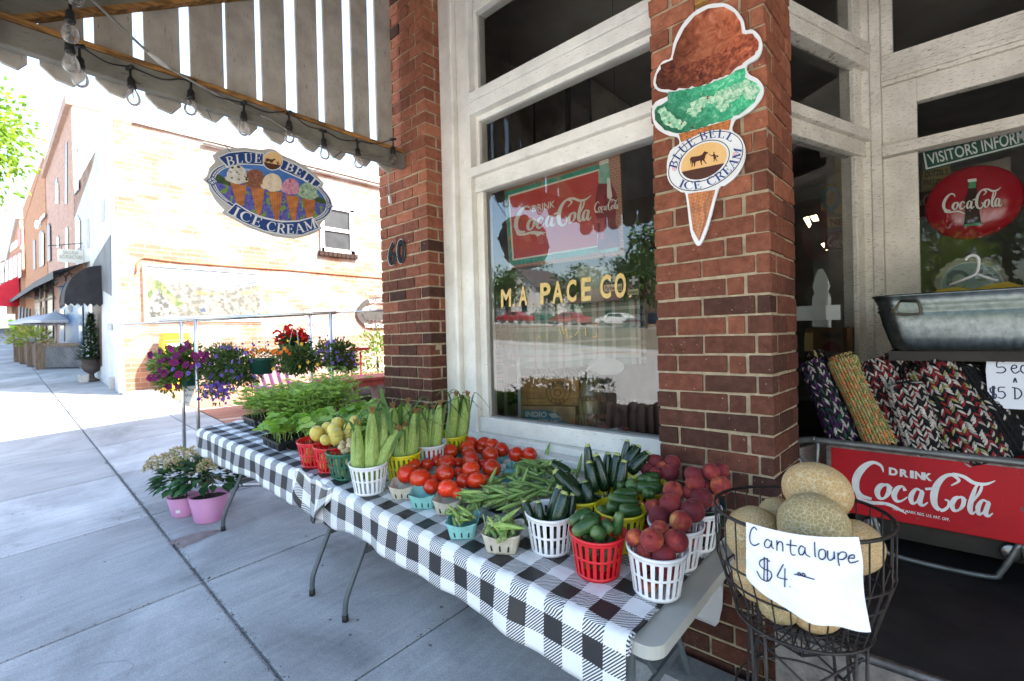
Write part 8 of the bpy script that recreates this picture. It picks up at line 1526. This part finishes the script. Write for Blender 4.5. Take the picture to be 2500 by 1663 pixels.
F.poly([(1660, 140), (1725, 112), (1725, 160), (1735, 220), (1745, 290), (1780, 360), (1795, 420), (1780, 480), (1775, 560), (1795, 640), (1805, 745), (1790, 775), (1665, 790), (1645, 760), (1650, 660), (1635, 520), (1628, 420), (1640, 340), (1655, 280), (1660, 200)], 4, .003); F.poly([(1660, 140), (1725, 112), (1728, 160), (1742, 290), (1655, 290), (1662, 200)], 5, .0034); F.poly([(1658, 132), (1726, 108), (1726, 140), (1660, 160)], 2, .0036); F.poly([(1715, 250), (1735, 250), (1752, 380), (1740, 410), (1715, 390)], 2, .0036); F.poly([(1665, 540), (1700, 535), (1690, 690), (1668, 690)], 6, .0036); F.poly([(1660, 770), (1800, 745), (1790, 775), (1670, 790)], 5, .0038)
script_on(F, [(1622, 420), (1800, 395), (1798, 490), (1625, 510)], 2, .0042); F.mb.build('panel', [PB, printm('print_green_band', (.02, .20, .13), (.03, .26, .17), 12, c3=(.30, .2, .1), s3=14, t3=.64), flatc('print_cream', (.66, .60, .50)), PR, printm('print_cola', (.22, .015, .02), (.12, .012, .016), 8), printm('print_bottle_glass', (.30, .42, .34), (.14, .34, .24), 10), printm('print_cola_light', (.45, .05, .06), (.35, .03, .04), 8)], po)
mb = MB(); [mb.tube([AY(6, q, 2.365), (AY(6, q, 2.365).x, 2.365, 3.9)], .0015, 4) for q in ((1040, 315), (1780, 75))]; mb.build('hanging_wire', M['wire'], po)
# plaid blanket on a white tube rack
def plaid():
    m, p = base('plaid_blanket', .9, spec=.2); uv = nd(m, 'TexCoord').outputs['UV']; sx = nd(m, 'SeparateXYZ'); lk(m, uv, sx.inputs[0]); S_ = [(0, (.05, .12, .08)), (.22, (.34, .36, .30)), (.36, (.20, .03, .03)), (.42, (.34, .36, .30)), (.6, (.05, .12, .08)), (.78, (.4, .4, .35)), (.86, (.03, .07, .05))]
    f = lambda s_, k: math_(m, 'FRACT', math_(m, 'MULTIPLY', s_, k)); c = mixc(m, .5, ramp(m, f(sx.outputs[0], 4.5), S_, 'CONSTANT'), ramp(m, f(sx.outputs[1], 4), S_, 'CONSTANT')); setc(m, p, c); return m
bl_ = thing('blanket_rack', AY(7, (450, 1240), 2.62), 'white tube rack draped with a green plaid blanket inside the window', 'rack'); mb = MB(); mb.smooth = True; a, b = AY(7, (350, 475), 2.62), AY(7, (1385, 405), 2.62)
def bk(i, j): d = j-.5; w_ = .02*math.sin(i*22)*abs(d)*2; return Vector((a.x+(b.x-a.x)*i, 2.62+(.03 if d > 0 else -.03)+w_+(.0), a.z+(b.z-a.z)*i-abs(d)*.78*(1+.06*math.sin(i*5))+.015*math.cos(d*40)*(abs(d) < .04)))
mb.grid(bk, 60, 40, lambda i, j: (i, j)); mb.build('blanket', plaid(), bl_); mb = MB(); W3 = flatc('rack_white', (.6, .62, .6)); g = lambda q, y=2.58: tuple(AY(7, q, y)); mb.tube(catmull([g((395, 790)), g((400, 1180)), g((415, 1235)), g((450, 1262)), g((490, 1240)), g((500, 1180)), g((490, 800))], 5), .013, 8); mb.build('tube_frame', W3, bl_)
mb = MB(); mb.smooth = True; a2, b2 = AY(7, (300, 990), 2.50), AY(7, (345, 560), 2.50); mb.grid(lambda i, j: a2.lerp(b2, j)+Vector((-.06+.16*i*(1-.55*j), .03*math.sin(i*7), 0)), 14, 14, lambda i, j: (i*.3, j)); mb.build('blanket_fold', bpy.data.materials['plaid_blanket'], bl_)
def crate(label, q, y, th, mats, draw):
    F = Flat(7, (0, y, 0), (0, -1, 0)); F.poly(q, 0, 0, th); draw(F); return tag(F.mb.build('wooden_crate', mats, None, bevel=.003), label, 'crate')
WDC = pm('crate_pine', (.36, .20, .07), (.26, .13, .045), 5, .7, sc=(1, 1, 7)); CBX = pm('old_carton_board', (.30, .19, .10), (.24, .14, .075), 6, .8)
def d1_(F):
    F.ring((775, 1062), 86, 84, 0, 5, 1, .002); F.ring((775, 1062), 56, 54, 0, 4, 1, .002); F.ring((772, 1062), 26, 26, 0, 5, 1, .002)
    for i, ch in enumerate('ARM&HAMMER'): t = math.radians(205+i*14.5); x, y = 775+70*math.cos(t), 1062+69*math.sin(t); ux, uy = -math.sin(t), math.cos(t); vx, vy = math.cos(t), math.sin(t); F.text(ch, [(x-8*ux+9*vx, y-8*uy+9*vy), (x+8*ux+9*vx, y+8*uy+9*vy), (x+8*ux-9*vx, y+8*uy-9*vy), (x-8*ux-9*vx, y-8*uy-9*vy)], 1, .002, .02)
    for i, ch in enumerate('SODA'): t = math.radians(130-i*26); x, y = 775+70*math.cos(t), 1062+69*math.sin(t); ux, uy = math.sin(t), -math.cos(t); vx, vy = -math.cos(t), -math.sin(t); F.text(ch, [(x-9*ux+10*vx, y-9*uy+10*vy), (x+9*ux+10*vx, y+9*uy+10*vy), (x+9*ux-10*vx, y+9*uy-10*vy), (x-9*ux-10*vx, y-9*uy-10*vy)], 1, .002, .02)
    for pts in ([(552, 1105), (690, 1105), (688, 1135), (552, 1135), (552, 1105)], [(862, 1105), (918, 1105), (918, 1138), (862, 1138), (862, 1105)], [(528, 960), (920, 955)], [(525, 1150), (922, 1150)]): F.stroke(pts, 3, 1, .002)
crate('wooden soda crate with a round stamp on top of the carton in the window', [(512, 945), (925, 958), (922, 1152), (515, 1150)], 2.55, .22, [WDC, flatc('stamp_dark', (.05, .025, .012))], d1_)
def d2_(F):
    F.poly([(525, 1188), (700, 1188), (780, 1210), (785, 1250), (880, 1305), (880, 1322), (525, 1270)], 1, .002); F.text('INDIO', [(540, 1196), (698, 1200), (694, 1242), (538, 1236)], 2, .003, .05); F.text('KING', [(640, 1252), (772, 1262), (776, 1304), (642, 1292)], 2, .003, .05); F.poly([(705, 1215), (755, 1208), (788, 1238), (735, 1246)], 2, .003)
crate('brown fruit carton with pale lettering on a teal panel in the window', [(512, 1155), (900, 1165), (895, 1335), (512, 1320)], 2.52, .25, [CBX, flatc('label_teal', (.05, .16, .20)), flatc('label_pale', (.5, .48, .40))], d2_)
jr = thing('glass_jar', AY(7, (1030, 1330), 2.5), 'large cloudy glass jar with worn label holding aloe leaves in the window', 'jar'); c = AY(7, (1035, 1330), 2.53); s_ = psize(7, 1, c); mb = MB(); mb.smooth = True; mb.lathe([(100*s_, 0), (108*s_, 15*s_), (108*s_, 230*s_), (95*s_, 290*s_), (80*s_, 320*s_), (82*s_, 372*s_), (76*s_, 372*s_), (74*s_, 320*s_)], 32, c)
mb.build('body', pm('cloudy_glass', (.24, .19, .10), (.10, .085, .055), 12, .15, lo=.4, hi=.6, sc=(4, 4, 1), coat=.5), jr); F = Flat(7, (0, c.y-.11*0-108*s_-.004, 0), (0, -1, 0)); F.text('COOKIES', [(950, 1085), (1110, 1085), (1110, 1125), (950, 1125)], 0, 0, .02); F.text('BISCUIT', [(985, 1215), (1135, 1215), (1135, 1250), (985, 1250)], 0, 0, .02); F.mb.build('label', flatc('label_rust', (.16, .05, .02)), jr)
ALO = leafmat('aloe_leaf', (.03, .10, .07), (.10, .18, .12), .1); DKL = leafmat('dark_succulent', (.012, .02, .015), (.03, .045, .03), .05)
al = thing('aloe_plant', c+Vector((0, 0, 370*s_)), 'green aloe leaves sprouting from the jar in the window', 'plant'); mb = MB()
for q0, q1, w_ in (((1010, 960), (965, 890), .03), ((1030, 960), (1000, 880), .035), ((1040, 960), (1060, 810), .028), ((1060, 955), (1120, 880), .02), ((1070, 950), (1135, 915), .012), ((1000, 965), (935, 865), .012), ((1020, 960), (1010, 900), .03)):
    mb.col = rnd.random(); A_, B_ = AY(7, q0, c.y), AY(7, q1, c.y); blade(mb, [tuple(A_), tuple(A_.lerp(B_, .5)+Vector((.004, -.01, 0))), tuple(B_)], w_)
mb.build('leaves', ALO, al)
su = thing('succulents', AY(7, (760, 950), 2.6), 'dark succulents growing out of the wooden soda crate', 'plant'); mb = MB()
for x in range(630, 940, 14):
    for k in range(3): q0 = (x, 955); mb.col = rnd.random(); A_ = AY(7, q0, 2.56+.05*k); B_ = AY(7, (x+rnd.uniform(-45, 45), 955-rnd.uniform(15, 75)), 2.56+.05*k); blade(mb, [tuple(A_), tuple(A_.lerp(B_, .5)), tuple(B_)], .022)
mb.build('leaves', DKL, su)
su = thing('trailing_plant', AY(7, (450, 1010), 2.62), 'dark trailing plant behind the white tube rack in the window', 'plant'); mb = MB(); cloud(mb, AY(7, (460, 1060), 2.66), .07, .07, 160, .05, .025, .08); mb.build('leaves', DKL, su)
rbm = pm('brown_bolster', (.06, .03, .026), (.035, .02, .018), 5, .85)
for i, (x, y, r) in enumerate(((1160, 1150, 34), (1250, 1150, 46), (1335, 1145, 34), (1380, 1185, 40), (1445, 1190, 34), (1500, 1180, 36), (1230, 1240, 50), (1320, 1240, 44))):
    A_ = AY(7, (x, y), 2.45+.05*(i % 3)); rr = psize(7, r, A_); mb = MB(); mb.smooth = True; mb.lathe([(rr, .86-A_.z), (rr, -.01), (rr*.85, rr*.5), (rr*.5, rr*.85), (0, rr)], 16, A_); tag(mb.build('jar_bolster', rbm), 'dark brown round topped bolster at the right bottom of the shop window', 'bolster', 'brown bolsters in the window')
F = Flat(7, (0, 2.40, 0), (0, -1, 0)); F.poly([(1150, 1325), (1205, 1312), (1212, 1350), (1155, 1358)], 0, 0, .001); tag(F.mb.build('small_tag', flatc('tag_cream', (.5, .48, .42))), 'small cream tag lying at the foot of the glass jar', 'tag')
cr = thing('pale_crock', AY(7, (1050, 420), 2.9), 'pale ribbed crock behind the gold lettering in the window', 'crock'); c = AY(7, (1045, 430), 2.9); s_ = psize(7, 1, c); mb = MB(); mb.smooth = True; mb.lathe([(70*s_, -60*s_), (100*s_, 0), (105*s_, 190*s_), (135*s_, 215*s_), (140*s_, 260*s_), (128*s_, 268*s_)], 28, c); mb.build('body', pm('pale_glaze', (.46, .48, .38), (.4, .42, .33), 4, .3), cr)
for x, y, X2, tx, lb in ((1108, 200, 1250, [(1115, 290), (1232, 280), (1232, 318), (1115, 326)], 'dark bottle with a white cross and cream label behind the lettering'), (1275, 220, 1365, [(1285, 325), (1352, 318), (1352, 345), (1285, 350)], 'dark bottle with a white cross at the right of the lettering')):
    F = Flat(7, (0, 2.7, 0), (0, -1, 0)); F.poly([(x, y+10), (X2, y-8), (X2, y+200), (x, y+205)], 0, 0, .09); cx = (x+X2)/2; F.poly([(cx-8, y+0), (cx+10, y-2), (cx+10, y+20), (cx+34, y+17), (cx+34, y+33), (cx+10, y+36), (cx+10, y+62), (cx-8, y+63), (cx-8, y+37), (cx-30, y+40), (cx-30, y+24), (cx-8, y+22)], 1, .002); F.poly([(tx[0][0]-5, tx[0][1]-6), (tx[1][0]+5, tx[1][1]-6), (tx[2][0]+5, tx[2][1]+6), (tx[3][0]-5, tx[3][1]+6)], 2, .002); F.text('Parkwood', tx, 0, .003, .02); tag(F.mb.build('dark_bottle', [pm('bottle_brown', (.03, .022, .015), None, 5, .3), flatc('cross_white', (.5, .5, .48)), flatc('label_cream', (.55, .47, .28))], None), lb, 'bottle', 'dark bottles in the window')
F = Flat(7, (0, 2.30, 0), (0, -1, 0)); F.ell((1125, 872), 130, 62, 3, 0, 0, 40, .0015); tag(F.mb.build('oval_sticker', pm('frosted_sticker', (.22, .24, .21), None, 6, .8)), 'pale oval card leaning inside the window behind the aloe', 'card')
for k, q, y, lb in ((5, [(555, 370), (610, 405), (795, 520), (795, 930), (560, 1000)], 3.3, 'tall dark framed portrait high on the shop wall'), (5, [(925, 510), (1240, 720), (1200, 790), (940, 860)], 3.4, 'dark framed picture behind the upper window pane')):
    F = Flat(k, (0, y, 0), (0, -1, 0)); F.poly(q, 0, 0, .04); qc = (sum(a for a, _ in q)/len(q), sum(b for _, b in q)/len(q)); F.poly([(qc[0]+(a-qc[0])*.86, qc[1]+(b-qc[1])*.92) for a, b in q], 1, .003); tag(F.mb.build('framed_picture', [M['black'], printm('dim_picture', (.05, .045, .04), (.14, .12, .10), 3)], None), lb, 'picture')
# ================================================================ ACROSS THE ROAD (mirrored in the shop window)
carP = [(-2.25, .35), (-2.28, .62), (-2.2, .82), (-1.35, .95), (-.75, 1.38), (-.2, 1.46), (.7, 1.44), (1.45, 1.10), (2.1, 1.0), (2.25, .75), (2.25, .38)]
GLC = pm('car_glass', (.02, .025, .03), None, 3, .08); TYR = pm('tyre', (.015, .015, .016), None, 9, .8); HUB = pm('hub', (.35, .35, .36), None, 9, .3, metal=.8)
def car(label, P, rz, col, s_=1.0):
    o = thing('parked_car', (0, 0, 0), label, 'car', 'cars parked across the road'); m = pm('car_'+label.split()[0], col, tuple(c*.9 for c in col), 2, .25, coat=.8); mb = MB()
    N = len(carP); w_ = .86
    def yw(z): return w_ if z < .95 else w_-.20*(z-.95)/.5
    L_ = [Vector((x, -yw(z), z)) for x, z in carP]; R_ = [Vector((x, yw(z), z)) for x, z in carP]
    mb.smooth = False; mb.poly(L_, 0, (0, -1, 0)); mb.poly(R_, 0, (0, 1, 0)); mb.add(L_+R_, [(i, (i+1) % N, N+(i+1) % N, N+i) for i in range(N)]); mb.build('body', m, o, local=True, bevel=.06)
    for s2 in (-1, 1): mb = MB(); mb.poly([(-.95, s2*.835, 1.0), (-.62, s2*.785, 1.34), (.62, s2*.785, 1.36), (1.25, s2*.83, 1.05)], 0, (0, s2, 0)); mb.build('side_window', GLC, o, local=True)
    mb = MB(); mb.add([(-1.30, -.75, 1.0), (-1.30, .75, 1.0), (-.80, .66, 1.37), (-.80, -.66, 1.37)], [(0,1,2,3)]); mb.build('windscreen', GLC, o, local=True)
    for x in (-1.4, 1.4):
        for s2 in (-1, 1):
            mb = MB(); mb.smooth = True; mb.lathe([(.0, -.1), (.33, -.1), (.33, .1), (0, .1)], 20, (x, s2*.78, .33), M=Matrix.Rotation(math.pi/2, 4, 'X')); wh = mb.build('wheel', TYR, o, local=True); mb = MB(); mb.lathe([(0, -.11), (.2, -.11), (.2, .11), (0, .11)], 14, (x, s2*.78, .33), M=Matrix.Rotation(math.pi/2, 4, 'X')); mb.build('rim', HUB, wh, local=True)
    for s2 in (-.6, .6): mb = MB(); mb.ball((-2.22, s2, .7), .1, 10, 6, (.5, 1.4, .8)); mb.build('headlight', HUB, o, local=True)
    o.location = P; o.rotation_euler = (0, .06*math.cos(rz), rz); o.scale = (s_,)*3
def mirrored(k, q, dist):
    """point on the far side whose reflection in the shop window is seen at q"""
    d = ray(k, q); t = (GY-CAM.y)/d.y; h = CAM+d*t; d2_ = Vector((d.x, -d.y, d.z)).normalized(); return h+d2_*dist
for q, dist, lb, col, rz in (((1205, 540), 50, 'white hatchback parked on the upper lot across the road', (.70, .70, .70), 0), ((1440, 520), 47, 'dark blue car at the right of the upper lot', (.02, .03, .06), 0), ((860, 575), 52, 'red low car left of the white hatchback', (.35, .02, .03), .1), ((470, 580), 56, 'red car at the far left of the upper lot', (.30, .02, .03), 0), ((640, 530), 60, 'green estate car behind the red ones', (.05, .12, .09), .05)):
    P = mirrored(7, q, dist); P.z = zr(P.x, P.y, 1.3); car(lb, P, rz, col)
hs2 = thing('far_house', (0, 0, 0), 'white gabled house among the trees across the road', 'house'); P = mirrored(7, (470, 330), 70); P.z = zr(P.x, 0, 1.3); mb = MB(); mb.box((P.x-4, P.y-8, P.z), (P.x+4, P.y, P.z+5)); mb.poly([(P.x-4, P.y, P.z+5), (P.x+4, P.y, P.z+5), (P.x, P.y, P.z+8)], 8, (0, 1, 0)); mb.build('wall', flatc('siding', (.6, .6, .58)), hs2)
mb = MB(); [mb.add([(P.x+s_*4.5, P.y+.4, P.z+4.8), (P.x, P.y+.4, P.z+8.3), (P.x, P.y-8.4, P.z+8.3), (P.x+s_*4.5, P.y-8.4, P.z+4.8)], [(0,1,2,3)]) for s_ in (-1, 1)]; mb.build('roof', pm('shingle', (.10, .09, .09), None, 8, .9), hs2)
for dx in (-2, 1.2): mb = MB(); mb.box((P.x+dx, P.y, P.z+1.5), (P.x+dx+1, P.y+.05, P.z+3.2)); mb.build('window', GLC, hs2)
dp = thing('depot', (0, 0, 0), 'long low building with a brown roof across the road', 'building'); P = mirrored(7, (1420, 330), 52); P.z = zr(P.x, 0, 1.3); mb = MB(); mb.box((P.x-9, P.y-9, P.z), (P.x+9, P.y-1, P.z+3.2)); mb.build('wall', pm('depot_wall', (.34, .26, .18), None, 3, .8), dp); mb = MB(); mb.poly([(P.x-10.5, P.y+.4, P.z+3.1), (P.x+10.5, P.y+.4, P.z+3.1), (P.x+8.5, P.y-5, P.z+5.6), (P.x-8.5, P.y-5, P.z+5.6)], .1); mb.build('roof', pm('brown_shingle', (.12, .07, .055), None, 6, .9), dp)
for dx in (-6, -2, 2, 6): mb = MB(); mb.box((P.x+dx, P.y-1, P.z+1), (P.x+dx+1.2, P.y-.95, P.z+2.4)); mb.build('window', GLC, dp)
kinds = ['rounded dark green tree', 'tall loose green tree', 'low spreading green tree']
for i, (q, dist, h) in enumerate((((420, 300), 62, 8), ((560, 260), 74, 9), ((700, 250), 80, 10), ((880, 240), 78, 10), ((1000, 240), 70, 9), ((1180, 200), 76, 11), ((1330, 230), 68, 13), ((1400, 240), 42, 8), ((1500, 200), 66, 16), ((760, 380), 66, 7), ((320, 330), 70, 9))):
    P = mirrored(7, q, dist); P.z = zr(P.x, 0, 1.2 if dist > 45 else .8); tree(kinds[i % 3]+' across the road mirrored in the shop window', P, h, (0, 0, h*.62, h*.30, h*.30, h*.34), 900, h*.055, FAR, 60+i, h*.022, 'trees across the road', 12)
for i, x in enumerate((-14, -8, -2.5, 3, 8.5, 14)): tree(kinds[i % 3]+' farther right across the road', Vector((x, -47-4*(i % 2), zr(x, 0, 1.2))), 15+3*(i % 3), (0, 0, 9.5, 5, 4, 6.5), 1100, .85, FAR, 80+i, .35, 'trees across the road', 14)
for q, dist in (((985, 1010), 22),):
    P = mirrored(9, (1170, 120), 17); P.z = zr(P.x, 0)+.0; tree('sunlit young street tree across the road seen in the door glass', P, 5.2, (0, 0, 3.6, 1.5, 1.5, 1.2), 1400, .2, MAPLE, 91, .1, 'trees across the road', 14)
# kerb posts and planter added to block the bright road mirrored in the window
def atkerb(q, y=-1.95): d = ray(7, q); return mirrored(7, q, (GY-y)/abs(d.normalized().y))
kp = pm('blocker_dark', (.018, .013, .011), (.03, .022, .018), 6, .8)
for i in range(8):
    P = atkerb((1135+i*62, 1128+9*(i % 3))); z0 = gz(P.x, P.y); mb = MB(); mb.smooth = True; h = P.z-z0; mb.lathe([(.085, 0), (.085, h-.07), (.075, h-.03), (.05, h-.008), (0, h)], 14, (P.x, P.y, z0)); tag(mb.build('added_kerb_post', kp), 'dark round topped wooden post at the kerb mirrored in the shop window', 'post', 'kerb posts')
a, b = atkerb((470, 1040)), atkerb((1090, 1060)); kb = thing('added_kerb_planter', (a+b)/2, 'dark wooden planter box at the kerb mirrored in the shop window', 'planter'); mb = MB(); z0 = gz((a.x+b.x)/2, a.y); mb.box((min(a.x, b.x), a.y-.45, z0-.1), (max(a.x, b.x), a.y, a.z)); mb.build('box', kp, kb)
pl2 = thing('added_kerb_plants', (a+b)/2+Vector((0, 0, .1)), 'dark leafy plants in the kerb planter mirrored in the shop window', 'plants'); mb = MB()
for i in range(420): d = sphdir(-.1); mb.col = rnd.random(); leafquad(mb, a.lerp(b, rnd.random())+Vector((d.x*.08, -.2+d.y*.15, -.02+d.z*.16)), d, .11, .04)
mb.build('foliage', DKL, pl2)
